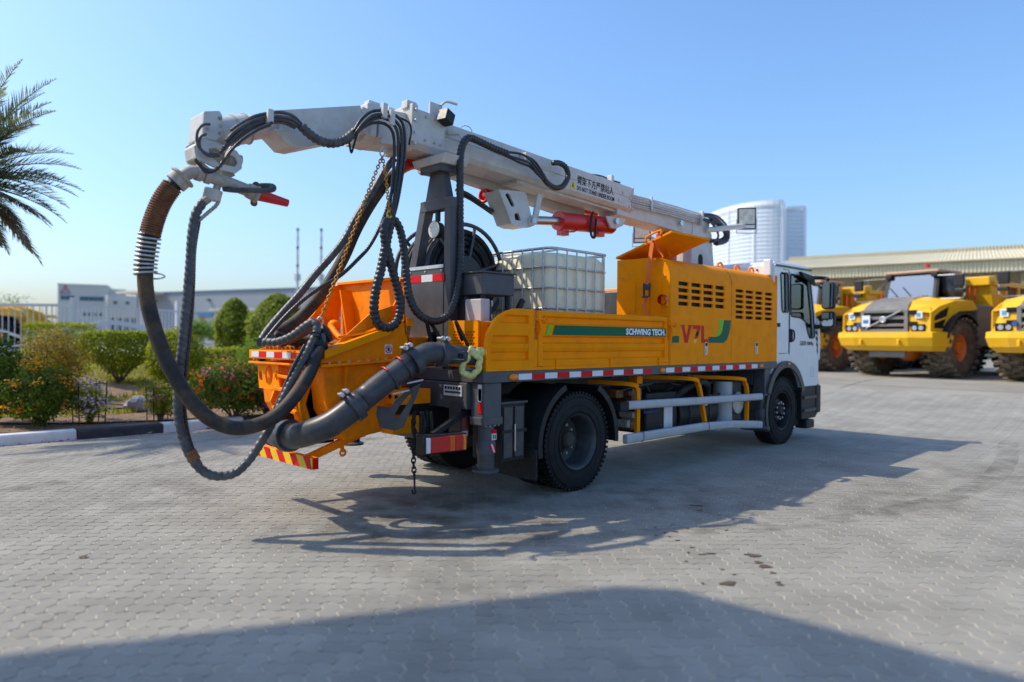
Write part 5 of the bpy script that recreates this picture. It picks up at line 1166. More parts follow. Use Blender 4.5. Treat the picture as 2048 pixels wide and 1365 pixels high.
# flood lamp on the big collar
q = CL0+bt*.10+bz*.22
fl = B().obox((q.x,-.18,q.z+.03),(.16,.02,.18),bt,bz).build('lamp_bracket', BOOM, T); B().tube([(q.x+.06,-.20,q.z+.11),(q.x+.10,-.24,q.z+.15),(q.x+.20,-.30,q.z+.13)], .014, 6, 3).build('lamp_arm', BOOM, T)
lc = Vector([(-1.016,-0.300,3.902)][0]); B().obox(lc, (.13,.12,.13), (1,.2,-.35), (0,0,1)).build('flood_lamp', BLKP, T, bev=.012)
B().obox(lc+Vector((-.062,-.012,.022)), (.012,.11,.12), (1,.2,-.35)).build('flood_lens', GREY, T)
# tip arm: box, saddle, rotary cylinder, head block
YT = -0.06
t0 = Vector([(-1.966,-0.220,3.703)][0]); t1 = Vector([(-2.816,-0.220,3.480)][0]); t2 = Vector([(-3.287,-0.220,3.313)][0])
for v_ in (t0,t1,t2): v_.y = YT
boxbeam(t0, t1, .30, .24, .28, .20).build('tip_arm', BOOM, T, bev=.008)
boxbeam(D1+bt*.1, t0+(t0-t1).normalized()*-.02, .34, .30, .32, .27).build('tip_arm_root', BOOM, T, bev=.008)
sd0, sd1 = Vector([(-2.117,-0.220,3.481)][0]), Vector([(-2.815,-0.220,3.350)][0])
B().prism([Vector(p) for p in [(-2.029,-0.235,3.563),(-2.018,-0.235,3.513),(-2.634,-0.235,3.278),(-2.729,-0.235,3.277),(-2.878,-0.235,3.398)]], (0,.30,0)).build('saddle_plate', BOOM, T, bev=.005)
ty = (t2-t1).normalized()
B().cyl(t1-ty*.02, t1+(t2-t1)*.55, .105, n=24).build('rotary_cylinder', BOOM, T, smooth=35)
B().cyl(t1+(t2-t1)*.5, t2+ty*.10, .125, n=28).build('rotary_housing', BOOM, T, smooth=35, bev=.004)
for k in (.5,.72): B().torus(t1+(t2-t1)*k, ty, .127, .008, 28, 6).build('housing_ring', DUSTY, T, smooth=True)
hd = [Vector(p) for p in [(-3.466,-0.220,3.419),(-3.338,-0.220,3.453),(-3.313,-0.220,3.414),(-3.312,-0.220,3.250),(-3.368,-0.220,3.194),(-3.480,-0.220,3.199)]]
B().prism(hd, (0,.30,0)).build('head_block', BOOM, T, bev=.012)
for p in [(-3.338,-0.222,3.387),(-3.333,-0.222,3.327),(-3.341,-0.222,3.268),(-3.438,-0.222,3.280)]: B().cyl(p, (p[0],p[1]-.012,p[2]), .014, n=8).build('bolt', DUSTY, T)
# lower swivel: two cheek frames with a motor between them
ck = [Vector(p) for p in [(-3.535,-0.240,3.156),(-3.488,-0.240,3.193),(-3.376,-0.240,3.184),(-3.203,-0.240,3.145),(-3.156,-0.240,3.087),(-3.160,-0.240,3.004),(-3.210,-0.240,2.957),(-3.342,-0.240,2.963),(-3.522,-0.240,3.019)]]
ho = [Vector(p) for p in [(-3.432,-0.240,3.117),(-3.384,-0.240,3.134),(-3.219,-0.240,3.092),(-3.194,-0.240,3.047),(-3.219,-0.240,3.010),(-3.343,-0.240,3.012),(-3.424,-0.240,3.062)]]
for dy in (0,.20): B().holes([v_+Vector((0,dy,0)) for v_ in ck], [[v_+Vector((0,dy,0)) for v_ in ho]], (0,.03,0)).build('cheek_plate', BOOM, T, bev=.004)
mc = Vector([(-3.376,-0.120,3.117)][0]); md_ = Vector([(-3.133,-0.120,3.070)][0])
B().cyl(mc, md_, .075, n=20).build('tilt_motor', DUSTY, T, smooth=35); B().cyl(mc.lerp(md_,.55), mc.lerp(md_,.80), .09, n=20).build('motor_flange', DUSTY, T, smooth=35)
B().prism([Vector(p) for p in [(-3.547,-0.232,3.119),(-3.516,-0.232,3.157),(-3.453,-0.232,3.146),(-3.460,-0.232,3.040),(-3.531,-0.232,3.027)]], (0,.215,0)).build('swivel_bracket', BOOM, T, bev=.006)
pp = [(-3.235,-0.100,3.013),(-3.200,-0.100,2.944)]; B().cyl(pp[0], pp[1], .045, n=16).build('swivel_post', DUSTY, T, smooth=35)
# nozzle pipe, elbow, spring sleeve
el = [(-3.625,-0.177,2.857),(-3.578,-0.195,2.902),(-3.517,-0.199,2.919),(-3.442,-0.189,2.910),(-3.286,-0.204,2.880),(-3.078,-0.185,2.841)]
B().tube(el, .052, 16, 6).build('nozzle_pipe', DUSTY, T, smooth=True)
for i in (2,3):
    p = Vector(el[i]); q = Vector(el[i+1]); B().cyl(p, p+(q-p).normalized()*.045, .064, n=20).build('pipe_clamp', DUSTY, T, smooth=35)
nz = [Vector(p) for p in [(-3.084,-0.179,2.845),(-3.010,-0.182,2.826),(-2.972,-0.177,2.820)]]
B().cyl(nz[0], nz[1], .062, .072, 18).build('nozzle_body', DUSTY, T, smooth=35)
B().torus(nz[1], nz[1]-nz[0], .075, .016, 20, 6).build('nozzle_collar', DUSTY, T, smooth=True)
for p in [(-3.011,-0.182,2.899),(-3.022,-0.171,2.749)]: B().ball(p, .032, 7, 5).build('nozzle_nut', RUST, T)
rn_ = [Vector(p) for p in [(-2.986,-0.178,2.822),(-2.725,-0.198,2.783)]]
B().cyl(rn_[0], rn_[1], .052, .033, 20).build('red_nozzle_tip', REDR, T, smooth=35, bev=.006)
B().tube([(-3.294,-0.195,2.822),(-3.236,-0.282,2.807),(-3.157,-0.389,2.803),(-3.061,-0.456,2.805),(-2.996,-0.465,2.826),(-2.965,-0.383,2.868),(-2.985,-0.250,2.888),(-3.038,-0.126,2.890)], .022, 10, 6, rib=.12, pitch=.02, step=.005).build('ribbed_hose', WRAP, T, smooth=True)
bk_ = Vector([(-3.366,-0.152,2.768)][0]); B().obox(bk_, (.12,.10,.10), (1,-1,-.35)).build('air_block', BOOM, T, bev=.01)
B().tube([(-3.335,-0.183,2.851),(-3.346,-0.172,2.810),(-3.358,-0.161,2.777)], .03, 10, 3).build('air_bracket', DUSTY, T)
B().cyl([(-3.397,-0.149,2.735)][0], [(-3.434,-0.141,2.703)][0], .035, n=12).build('hose_coupling', DUSTY, T)
B().tube([(-3.331,-0.187,2.719),(-3.346,-0.173,2.678),(-3.390,-0.143,2.627),(-3.438,-0.123,2.574),(-3.462,-0.113,2.547)], .016, 8, 5, rib=.15, pitch=.03, step=.008).build('ribbed_hose', DUSTY, T, smooth=True)
# spring sleeve over the delivery hose
spn = [Vector(p) for p in [(-3.614,-0.188,2.869),(-3.683,-0.161,2.790),(-3.748,-0.124,2.668),(-3.793,-0.094,2.524),(-3.821,-0.081,2.397)]]
B().cyl(spn[0], spn[0].lerp(spn[1],.75), .088, .085, 24).build('hose_ferrule', DUSTY, T, smooth=35)
B().torus(spn[0].lerp(spn[1],.05), spn[1]-spn[0], .092, .014, 24, 8).build('pipe_clamp', DUSTY, T, smooth=True)
for p, q in (((336,366),(327,358)),((372,382),(378,386)),((352,343),(347,337))):
    pass
P = resample(cat(spn, 8), .02)
def coil(P, R, r, turns, m, nm):
    n_ = int(turns*16); pts = []; Ls = len(P)-1; u_ = None
    for i in range(n_+1):
        t = i/n_*Ls; k = min(int(t), Ls-1); p = P[k].lerp(P[k+1], t-k); tt = (P[k+1]-P[k]).normalized()
        if u_ is None: u_ = tt.orthogonal().normalized()
        u_ = (u_-tt*u_.dot(tt)).normalized(); b_ = tt.cross(u_); a = 2*pi*i/16; pts.append(p+(u_*cos(a)+b_*sin(a))*R)
    return B().tube(pts, r, 6, 1).build(nm, m, T, smooth=True)
coil(resample(cat(spn[1:], 8), .02), .072, .0095, 23, RUST, 'spring_coil')
coil([Vector(p) for p in resample(cat([Vector(p) for p in [(-3.821,-0.081,2.397),(-3.834,-0.068,2.279),(-3.845,-0.058,2.162),(-3.844,-0.058,2.076)]], 6), .02)], .080, .0085, 9.5, GALV, 'spring_coil')
B().tube([(-3.798,-0.119,2.095),(-3.769,-0.176,2.086),(-3.747,-0.198,2.067),(-3.780,-0.165,2.051),(-3.801,-0.116,2.052)], .006, 6, 5).build('spring_end', STEEL, T, smooth=True)
dh = [(-3.660,-0.170,2.817),(-3.754,-0.119,2.644),(-3.815,-0.073,2.406),(-3.845,-0.058,2.123),(-3.842,-0.076,1.927),(-3.814,-0.118,1.731),(-3.773,-0.174,1.537),(-3.703,-0.244,1.324),(-3.607,-0.326,1.117),(-3.479,-0.413,0.959),(-3.328,-0.479,0.882),(-3.157,-0.508,0.887),(-2.972,-0.523,0.964),(-2.801,-0.509,1.120),(-2.659,-0.467,1.291),(-2.566,-0.418,1.444),(-2.521,-0.406,1.549)]
B().tube(dh, .058, 18, 6, step=.03).build('delivery_hose', HOSE2, T, smooth=True)
# ribbed air hoses hanging from the nozzle and looping back to the hopper
ah = [(-3.434,-0.141,2.703),(-3.485,-0.119,2.601),(-3.515,-0.118,2.427),(-3.533,-0.129,2.182),(-3.557,-0.134,1.898),(-3.586,-0.134,1.577),(-3.617,-0.132,1.257),(-3.623,-0.141,1.019),(-3.603,-0.176,0.821),(-3.552,-0.227,0.643),(-3.465,-0.287,0.520),(-3.363,-0.331,0.482),(-3.246,-0.363,0.503),(-3.140,-0.385,0.603),(-3.040,-0.399,0.752),(-2.954,-0.399,0.890),(-2.843,-0.397,1.115),(-2.720,-0.406,1.346),(-2.617,-0.423,1.540),(-2.560,-0.422,1.671),(-2.569,-0.385,1.737),(-2.609,-0.318,1.706),(-2.673,-0.197,1.617),(-2.748,-0.066,1.563),(-2.815,0.057,1.562)]
B().tube(ah, .036, 12, 6, rib=.09, pitch=.050, step=.009).build('ribbed_hose', WRAP, T, smooth=True)
ah2 = [(-3.452,-0.096,2.551),(-3.489,-0.102,2.309),(-3.504,-0.116,1.983),(-3.527,-0.122,1.658),(-3.556,-0.122,1.335),(-3.571,-0.123,1.094),(-3.556,-0.152,0.855),(-3.520,-0.203,0.676),(-3.476,-0.233,0.575)]
B().tube(ah2, .016, 9, 6, rib=.10, pitch=.025, step=.007).build('ribbed_hose', DWRAP, T, smooth=True)
B().cyl([(-3.555,-0.224,0.690)][0], [(-3.527,-0.253,0.619)][0], .043, n=16).build('hose_joint', RUST, T, smooth=35)
B().tube([(-2.969,-0.384,0.919),(-2.855,-0.385,1.157),(-2.760,-0.394,1.368),(-2.664,-0.404,1.540)], .014, 8, 5, rib=.1, pitch=.025, step=.008).build('ribbed_hose', DWRAP, T, smooth=True)
for i, p in enumerate([(-2.578,-0.419,1.636),(-2.568,-0.429,1.601),(-2.577,-0.420,1.566)]): B().torus(p, (0.3,0.2,1), .041, .008, 16, 6).build('hose_tie', BLK, T)

# ---- hoses over the boom head
def hoses(paths, r, m, nm='hydraulic_hose', rib=.08, pitch=.03):
    for P in paths: B().tube(P, r, 8, 6, rib=rib, pitch=pitch, step=.009).build(nm, m, T, smooth=True)
hoses([[(-3.297,-0.340,3.270),(-3.231,-0.340,3.333),(-3.106,-0.340,3.427),(-2.975,-0.340,3.486),(-2.877,-0.340,3.517),(-2.762,-0.340,3.514),(-2.673,-0.340,3.456)], [(-3.345,-0.360,3.175),(-3.273,-0.360,3.263),(-3.148,-0.360,3.368),(-2.994,-0.360,3.448),(-2.878,-0.360,3.474),(-2.768,-0.360,3.474),(-2.683,-0.360,3.423)], [(-3.357,-0.350,3.119),(-3.260,-0.350,3.235),(-3.122,-0.350,3.351),(-2.971,-0.350,3.426),(-2.855,-0.350,3.456),(-2.744,-0.350,3.438),(-2.668,-0.350,3.403)], [(-3.381,-0.330,3.078),(-3.268,-0.330,3.205),(-3.100,-0.330,3.335),(-2.961,-0.330,3.411),(-2.844,-0.330,3.437),(-2.733,-0.330,3.419)]], .015, WRAP)
hoses([[(-2.973,-0.400,3.394),(-3.081,-0.400,3.329),(-3.208,-0.400,3.236),(-3.298,-0.400,3.145),(-3.361,-0.400,3.045),(-3.409,-0.400,2.957),(-3.467,-0.400,2.907),(-3.533,-0.400,2.911),(-3.571,-0.400,2.951)], [(-3.005,-0.420,3.366),(-3.125,-0.420,3.291),(-3.249,-0.420,3.183),(-3.338,-0.420,3.078),(-3.401,-0.420,2.971),(-3.464,-0.420,2.904),(-3.525,-0.420,2.886),(-3.564,-0.420,2.918),(-3.609,-0.420,2.971)]], .013, DWRAP)
hoses([[(-3.449,-0.300,3.297),(-3.504,-0.300,3.281),(-3.543,-0.300,3.226),(-3.550,-0.300,3.145),(-3.518,-0.300,3.081),(-3.456,-0.300,3.045),(-3.368,-0.300,3.062)], [(-3.472,-0.280,3.221),(-3.519,-0.280,3.179),(-3.519,-0.280,3.100),(-3.464,-0.280,3.063),(-3.376,-0.280,3.072)]], .012, WRAP)
B().tube([(-2.704,-0.380,3.432),(-2.627,-0.380,3.379),(-2.520,-0.380,3.340),(-2.396,-0.380,3.343),(-2.269,-0.380,3.400),(-2.165,-0.380,3.495)], .040, 14, 6, rib=.12, pitch=.045, step=.009, helix=False).build('hose_bundle', WRAP, T, smooth=True)
top = [[(-2.200,-0.420,3.488),(-2.127,-0.420,3.605),(-2.020,-0.420,3.703),(-1.876,-0.420,3.746),(-1.739,-0.420,3.731),(-1.656,-0.420,3.663),(-1.631,-0.420,3.475),(-1.652,-0.420,3.230),(-1.708,-0.420,2.932),(-1.764,-0.420,2.733)], [(-2.198,-0.450,3.465),(-2.125,-0.450,3.563),(-2.018,-0.450,3.660),(-1.885,-0.450,3.700),(-1.771,-0.450,3.669),(-1.701,-0.450,3.589),(-1.693,-0.450,3.361),(-1.725,-0.450,3.069),(-1.775,-0.450,2.823),(-1.808,-0.450,2.700)], [(-2.196,-0.430,3.451),(-2.122,-0.430,3.531),(-2.015,-0.430,3.628),(-1.893,-0.430,3.674),(-1.780,-0.430,3.643),(-1.721,-0.430,3.541),(-1.718,-0.430,3.264),(-1.762,-0.430,2.923),(-1.811,-0.430,2.702)], [(-2.198,-0.400,3.447),(-2.124,-0.400,3.518),(-2.017,-0.400,3.597),(-1.895,-0.400,3.633),(-1.793,-0.400,3.608),(-1.745,-0.400,3.504),(-1.749,-0.400,3.216),(-1.786,-0.400,2.876),(-1.819,-0.400,2.705)]]
hoses(top, .015, DWRAP)
hoses([[(-2.146,-0.400,3.504),(-2.187,-0.400,3.368),(-2.212,-0.400,3.290),(-2.228,-0.400,3.332),(-2.240,-0.400,3.402)], [(-1.649,-0.360,3.745),(-1.540,-0.360,3.720),(-1.515,-0.360,3.647),(-1.538,-0.360,3.505)]], .010, BLK, rib=0)
for p in ([(-1.898,-0.460,3.732)][0], [(-1.813,-0.460,3.686)][0], [(-2.986,-0.380,3.437)][0]): B().obox(p, (.05,.04,.14), bt, bz).build('hose_clip', BOOM, T, bev=.004)
bun = [(-1.790,-0.440,2.765),(-1.834,-0.440,2.580),(-1.867,-0.440,2.435),(-1.910,-0.440,2.244),(-1.964,-0.440,2.053),(-1.984,-0.440,1.866),(-1.939,-0.440,1.737),(-1.838,-0.440,1.701),(-1.735,-0.440,1.751),(-1.689,-0.440,1.876),(-1.702,-0.440,2.020),(-1.750,-0.440,2.160),(-1.798,-0.440,2.300),(-1.833,-0.440,2.415),(-1.868,-0.440,2.529),(-1.874,-0.440,2.646),(-1.836,-0.440,2.722)]
B().tube(bun, .042, 14, 6, rib=.12, pitch=.046, step=.009, helix=False).build('hose_bundle', DWRAP, T, smooth=True)
b2 = [(-1.724,-0.380,2.752),(-1.653,-0.380,2.655),(-1.618,-0.400,2.462),(-1.607,-0.420,2.244),(-1.599,-0.460,2.024),(-1.532,-0.500,1.856),(-1.375,-0.520,1.777),(-1.197,-0.520,1.812),(-1.081,-0.520,1.947),(-1.000,-0.500,2.181),(-0.966,-0.480,2.518),(-0.959,-0.460,2.881),(-0.945,-0.440,3.247),(-0.924,-0.420,3.513),(-0.860,-0.400,3.659),(-0.773,-0.380,3.728),(-0.634,-0.360,3.729),(-0.413,-0.360,3.697),(-0.182,-0.360,3.676)]
B().tube(b2, .038, 14, 6, rib=.11, pitch=.042, step=.009, helix=False).build('hose_bundle', DWRAP, T, smooth=True)
hoses([[(-0.202,-0.340,3.698),(0.038,-0.340,3.721),(0.187,-0.340,3.692),(0.332,-0.340,3.602),(0.410,-0.340,3.545),(0.481,-0.340,3.510)], [(-0.236,-0.360,3.660),(-0.014,-0.360,3.651),(0.167,-0.360,3.639),(0.285,-0.360,3.567),(0.407,-0.360,3.482)], [(-0.176,-0.330,3.660),(0.049,-0.330,3.622),(0.215,-0.330,3.606),(0.352,-0.330,3.537),(0.475,-0.330,3.474)], [(0.161,-0.300,3.729),(0.314,-0.300,3.699),(0.418,-0.300,3.624),(0.489,-0.300,3.553)]], .014, DWRAP)
B().tube([(0.410,-0.340,3.545),(0.499,-0.340,3.465),(0.642,-0.340,3.428),(0.788,-0.340,3.475),(0.880,-0.340,3.600),(0.841,-0.340,3.704),(0.730,-0.340,3.739),(0.603,-0.340,3.722)], .033, 12, 6, rib=.08, pitch=.04, step=.009).build('hose_bundle', DWRAP, T, smooth=True)
hoses([[(0.686,-0.100,3.827),(1.003,-0.100,3.810),(1.449,-0.100,3.760),(1.819,-0.100,3.756),(2.174,-0.100,3.773),(2.384,-0.100,3.723)], [(1.510,-0.050,3.792),(1.882,-0.050,3.828),(2.104,-0.050,3.811),(2.334,-0.050,3.807)]], .012, DWRAP)
B().obox([(0.194,-0.260,3.719)][0], (.05,.10,.11), bt, bz).build('hose_clip', BOOM, T, bev=.004)
B().obox([(2.023,-0.120,3.773)][0], (.05,.08,.14), bt, bz).build('hose_clip', BOOM, T, bev=.004)
# ring hanger
rc = Vector([(-0.805,-0.360,3.778)][0]); B().torus(rc, (.5,.8,.15), .072, .005, 28, 6).build('hanger_ring', STEEL, T, smooth=True)
B().cyl([(-0.915,-0.220,3.783)][0], [(-0.864,-0.340,3.759)][0], .03, .018, 10).build('ring_bracket', BOOM, T)
# cables under the boom
hoses([[(-0.540,0.100,3.284),(-0.368,0.100,3.265),(-0.173,0.100,3.196),(0.028,0.100,3.124),(0.235,0.100,3.139),(0.302,0.100,3.185)], [(-0.475,0.150,3.267),(-0.285,0.150,3.227),(-0.088,0.150,3.161),(0.116,0.150,3.094),(0.301,0.150,3.118)], [(0.046,0.120,3.170),(0.170,0.120,3.205),(0.304,0.120,3.248)]], .020, DWRAP)
# ---- chains
def chain(pts, ln, r, m, nm='chain_link'):
    P = resample(cat([Vector(p) for p in pts], 8), ln*.72); me = None
    for i in range(len(P)-1):
        t = (P[i+1]-P[i]).normalized(); c = (P[i]+P[i+1])/2
        if me is None:
            lp = [Vector((ln/2*cos(a)*1.0, ln*.30*sin(a), 0)) for a in [2*pi*k/10 for k in range(10)]]; b = B().tube(lp, r, 5, 1, closed=True); o = b.build(nm, m, T, smooth=True); me = o.data
        else: o = bpy.data.objects.new(nm, me); COL.objects.link(o); o.parent = T
        qx = Vector((1,0,0)).rotation_difference(t); o.rotation_mode = 'QUATERNION'; o.rotation_quaternion = qx @ Quaternion((1,0,0), pi/2*(i % 2)+.4); o.location = c
cs = [(-1.836,-0.335,3.345)][0]
chain([(-1.836,-0.335,3.335),(-1.967,-0.332,3.024),(-2.114,-0.328,2.653),(-2.264,-0.320,2.270),(-2.412,-0.316,1.908),(-2.477,-0.336,1.762)], .045, .0055, CHAIN)
chain([(-1.833,-0.338,3.336),(-1.826,-0.388,3.133),(-1.823,-0.420,2.915),(-1.833,-0.467,2.790)], .042, .0055, CHAIN)
B().tube([(-1.817,-0.339,3.434),(-1.850,-0.321,3.383),(-1.836,-0.335,3.335),(-1.816,-0.355,3.374)], .008, 6, 4, closed=True).build('shackle', GALV, T, smooth=True)
B().tube([(-2.481,-0.332,1.789),(-2.511,-0.316,1.739),(-2.485,-0.342,1.699),(-2.467,-0.360,1.744)], .007, 6, 4, closed=True).build('shackle', GALV, T, smooth=True)
B().tube([(-1.833,-0.467,2.813),(-1.852,-0.447,2.775),(-1.839,-0.461,2.738),(-1.819,-0.481,2.757)], .008, 6, 4).build('chain_hook', TAPEY, T, smooth=True)
B().beam([(-2.485,-0.342,1.708)][0], [(-2.548,-0.351,1.513)][0], .012, .004).build('hanger_bar', GALV, T)
# ---- boom pipes and floodlight at the turret end
for i in range(6):
    a = Vector([(2.388,-0.200,3.626)][0])+Vector((0,-.01*(i%2),-.031*i)); b_ = Vector([(4.295,-0.200,3.596)][0])+Vector((0,0,-.029*i))
    B().tube([a, a.lerp(b_,.55)+Vector((0,0,.012)), b_], .011, 8, 3).build('boom_pipe', BOOM if i % 2 == 0 else GALV, T, smooth=True)
B().obox([(2.848,-0.220,3.563)][0], (.03,.04,.20), bt, bz).build('pipe_clip', GALV, T); B().obox([(4.246,-0.220,3.532)][0], (.04,.06,.22), bt, bz).build('pipe_manifold', BOOM, T, bev=.004)
hoses([[(4.260,-0.220,3.589),(4.587,-0.220,3.567),(4.862,-0.220,3.487),(5.030,-0.220,3.375),(4.965,-0.220,3.269),(4.672,-0.220,3.222),(4.451,-0.220,3.231)], [(4.295,-0.200,3.548),(4.671,-0.200,3.515),(4.966,-0.200,3.419),(5.001,-0.200,3.324),(4.804,-0.200,3.254),(4.486,-0.200,3.221)], [(4.329,-0.180,3.587),(4.738,-0.180,3.607),(5.069,-0.180,3.483),(5.155,-0.180,3.360),(4.973,-0.180,3.241),(4.585,-0.180,3.201)], [(4.227,-0.240,3.504),(4.505,-0.240,3.491),(4.697,-0.240,3.385),(4.731,-0.240,3.275),(4.573,-0.240,3.194)], [(4.363,-0.160,3.625),(4.805,-0.160,3.651),(5.138,-0.160,3.544),(5.243,-0.160,3.422),(5.109,-0.160,3.273),(4.748,-0.160,3.187)]], .018, DWRAP)
B().tube([(4.544,-0.200,3.548),(4.866,-0.200,3.506),(5.100,-0.200,3.385),(5.035,-0.200,3.262),(4.741,-0.200,3.191)], .045, 12, 6, rib=.1, pitch=.05, step=.012).build('hose_bundle', DWRAP, T, smooth=True)
# turret
B().prism([Vector(p) for p in [(4.106,-0.170,3.497),(4.471,-0.170,3.566),(4.664,-0.170,3.323),(4.772,-0.170,2.601),(4.032,-0.170,2.552),(4.052,-0.170,3.178)]], (0,.40,0)).build('turret', BOOM, T, bev=.015)
B().prism(rrect(-.07,.07,-.17,.17,.068,lambda u,v:(Vector([(4.310,-0.172,2.808)][0])+Vector((u,0,v))),5), (0,.004,0)).build('turret_slot', INK, T)
B().cyl((4.5,0,2.2),(4.5,0,2.72),.28,n=28).build('slewing_column', BOOM, T, smooth=35); B().cyl((4.5,0,1.29),(4.5,0,2.2),.34,n=28).build('turret_pedestal', GREY, T, smooth=35)
B().cyl([(3.698,-0.190,3.390)][0], Vector([(3.698,-0.190,3.390)][0])+Vector((0,-.02,0)), .045, n=18).build('pivot_pin', STEEL, T, smooth=35)
B().cyl([(4.298,-0.190,3.495)][0], Vector([(4.298,-0.190,3.495)][0])+Vector((0,-.02,0)), .04, n=18).build('pivot_pin', STEEL, T, smooth=35)
B().cyl((4.35,.05,3.05),(4.05,.05,3.25),.10,n=20).build('lift_cylinder', RED, T, smooth=35); B().cyl((3.75,.1,2.75),(3.75,.1,3.26),.16,n=24).build('red_column', RED, T, smooth=35)
fa = [(4.421,-0.200,3.365),(5.619,-0.200,3.571)]; fb_ = Vector(fa[1])+Vector((0,-.15,0)); B().cyl(fa[0], fb_, .045, n=14).build('light_arm', BOOM, T, smooth=35)
fc = Vector([(5.462,-0.360,3.661)][0]); 
def floodlight(fc, s, ax=(1,.75,.0)):
    a = Vector(ax).normalized(); f_ = B().obox(fc, (.09*s,.30*s,.36*s), a).build('floodlight', GREY, T, bev=.012)
    B().obox(fc-a*.047*s+Vector((0,0,.03*s)), (.008,.25*s,.25*s), a).build('light_lens', mat('led_lens',(.62,.60,.50),.15,var=.2,scale=12), f_)
    B().obox(fc-a*.047*s-Vector((0,0,.14*s)), (.008,.25*s,.05*s), a).build('light_strip', TAPEW, f_)
    for k in range(5): B().obox(fc+a*.055*s+Vector((0,0,(-.12+.06*k)*s)), (.04*s,.26*s,.012), a).build('cooling_fin', BLKP, f_)
    sd_ = Vector((-a.y,a.x,0)); bb = B()
    for k in (-1,1): bb.beam(fc+sd_*k*.16*s, fc+sd_*k*.16*s-Vector((0,0,.24*s)), .012,.03, a)
    bb.beam(fc-sd_*.17*s-Vector((0,0,.24*s)), fc+sd_*.17*s-Vector((0,0,.24*s)), .03,.012); bb.build('light_bracket', GALV, f_)
floodlight(fc, 1.0); floodlight(Vector([(4.031,0.750,3.378)][0]), .95)
B().cyl((4.2,.25,3.1), Vector([(4.146,0.750,3.324)][0]), .04, n=12).build('light_arm', BOOM, T, smooth=35)
# ---- luffing bracket and red cylinder under the boom
br = [(-0.072,-0.130,3.278),(0.393,-0.130,3.372),(0.589,-0.130,3.183),(0.626,-0.130,3.041),(0.520,-0.130,2.967),(0.397,-0.130,2.989),(0.294,-0.130,3.036),(0.227,-0.130,2.945),(0.143,-0.130,2.958),(0.093,-0.130,3.010)]
br = [Vector(p) for p in br]
f0 = Vector(br[0]); 
sl = [Vector(p) for p in [(0.016,-0.130,3.279),(0.049,-0.130,3.307),(0.082,-0.130,3.295),(0.166,-0.130,3.184),(0.149,-0.130,3.158),(0.116,-0.130,3.160)]]; sl2 = [Vector(p) for p in [(0.184,-0.130,3.010),(0.167,-0.130,3.067),(0.200,-0.130,3.095),(0.242,-0.130,3.083),(0.277,-0.130,3.010)]]
outb = [Vector(p) for p in [(-0.097,-0.130,3.326),(0.358,-0.130,3.367),(0.457,-0.130,3.093),(0.519,-0.130,3.028),(0.485,-0.130,2.969),(0.398,-0.130,2.941),(0.227,-0.130,2.933),(0.118,-0.130,2.955),(0.060,-0.130,3.064)]]
B().holes(outb, [sl, sl2], (0,.03,0)).build('luffing_bracket', BOOM, T, bev=.005)
bc_ = sum(outb, Vector())/len(outb); B().prism([bc_+(v_-bc_)*.97+Vector((0,.031,0)) for v_ in outb], (0,.23,0)).build('bracket_body', BOOM, T, bev=.005)
for S_ in (sl, sl2): B().prism([v_+Vector((0,.0295,0)) for v_ in S_], (0,.001,0)).build('bracket_slot', INK, T)
B().prism([Vector(p) for p in [(0.537,-0.160,3.365),(0.626,-0.160,3.361),(0.566,-0.160,3.145),(0.532,-0.160,3.014),(0.462,-0.160,2.963),(0.392,-0.160,2.979),(0.383,-0.160,3.044),(0.469,-0.160,3.103)]], (0,.03,0)).build('link_arm', BOOM, T, bev=.004)
pn = Vector([(0.442,-0.170,3.032)][0]); B().cyl(pn+Vector((0,-.03,0)), pn+Vector((0,.40,0)), .038, n=18).build('pivot_pin', GALV, T, smooth=35)
rs, re = Vector([(0.603,-0.000,3.071)][0]), Vector([(1.145,0.000,3.126)][0]); ce = Vector([(2.201,0.000,3.194)][0])
B().cyl(rs, re, .055, n=18).build('cylinder_rod', STEEL, T, smooth=35)
B().cyl(re-Vector((.05,0,0)), ce, .115, n=26).build('luffing_cylinder', RED, T, smooth=35, bev=.012)
B().cyl(re-Vector((.06,0,0)), re+Vector((.02,0,0)), .122, n=26).build('cylinder_gland', RED, T, smooth=35)
for px_ in [(1.183,-0.020,2.987),(1.930,-0.020,3.051)]: B().box(px_[0]-.07,px_[0]+.07,-.05,.05,px_[2]-.04,px_[2]+.05).build('valve_block', RED, T, bev=.008)
B().tube([(1.187,-0.050,2.991),(1.346,-0.050,3.009),(1.407,-0.050,3.042),(1.468,-0.050,3.049),(1.592,-0.050,3.063),(1.655,-0.050,3.044),(1.848,-0.050,3.065)], .010, 6, 2).build('red_pipe', RED, T)
hoses([[(1.624,-0.140,3.295),(1.584,-0.140,3.184),(1.575,-0.140,3.052),(1.607,-0.140,2.963),(1.671,-0.140,2.970),(1.680,-0.140,3.097),(1.689,-0.140,3.211)]], .016, BLK, rib=0)
lug = [Vector(p) for p in [(1.878,-0.160,3.273),(2.330,-0.160,3.289),(2.262,-0.160,3.184),(2.103,-0.160,3.124),(1.990,-0.160,3.124)]]; 
for dy in (0,.30): B().prism([v_+Vector((0,dy,0)) for v_ in lug], (0,.03,0)).build('cylinder_lug', BOOM, T, bev=.006)
B().cyl(Vector([(2.086,-0.180,3.222)][0]), Vector([(2.086,-0.180,3.222)][0])+Vector((0,-.02,0)), .04, n=16).build('pivot_pin', STEEL, T, smooth=35)
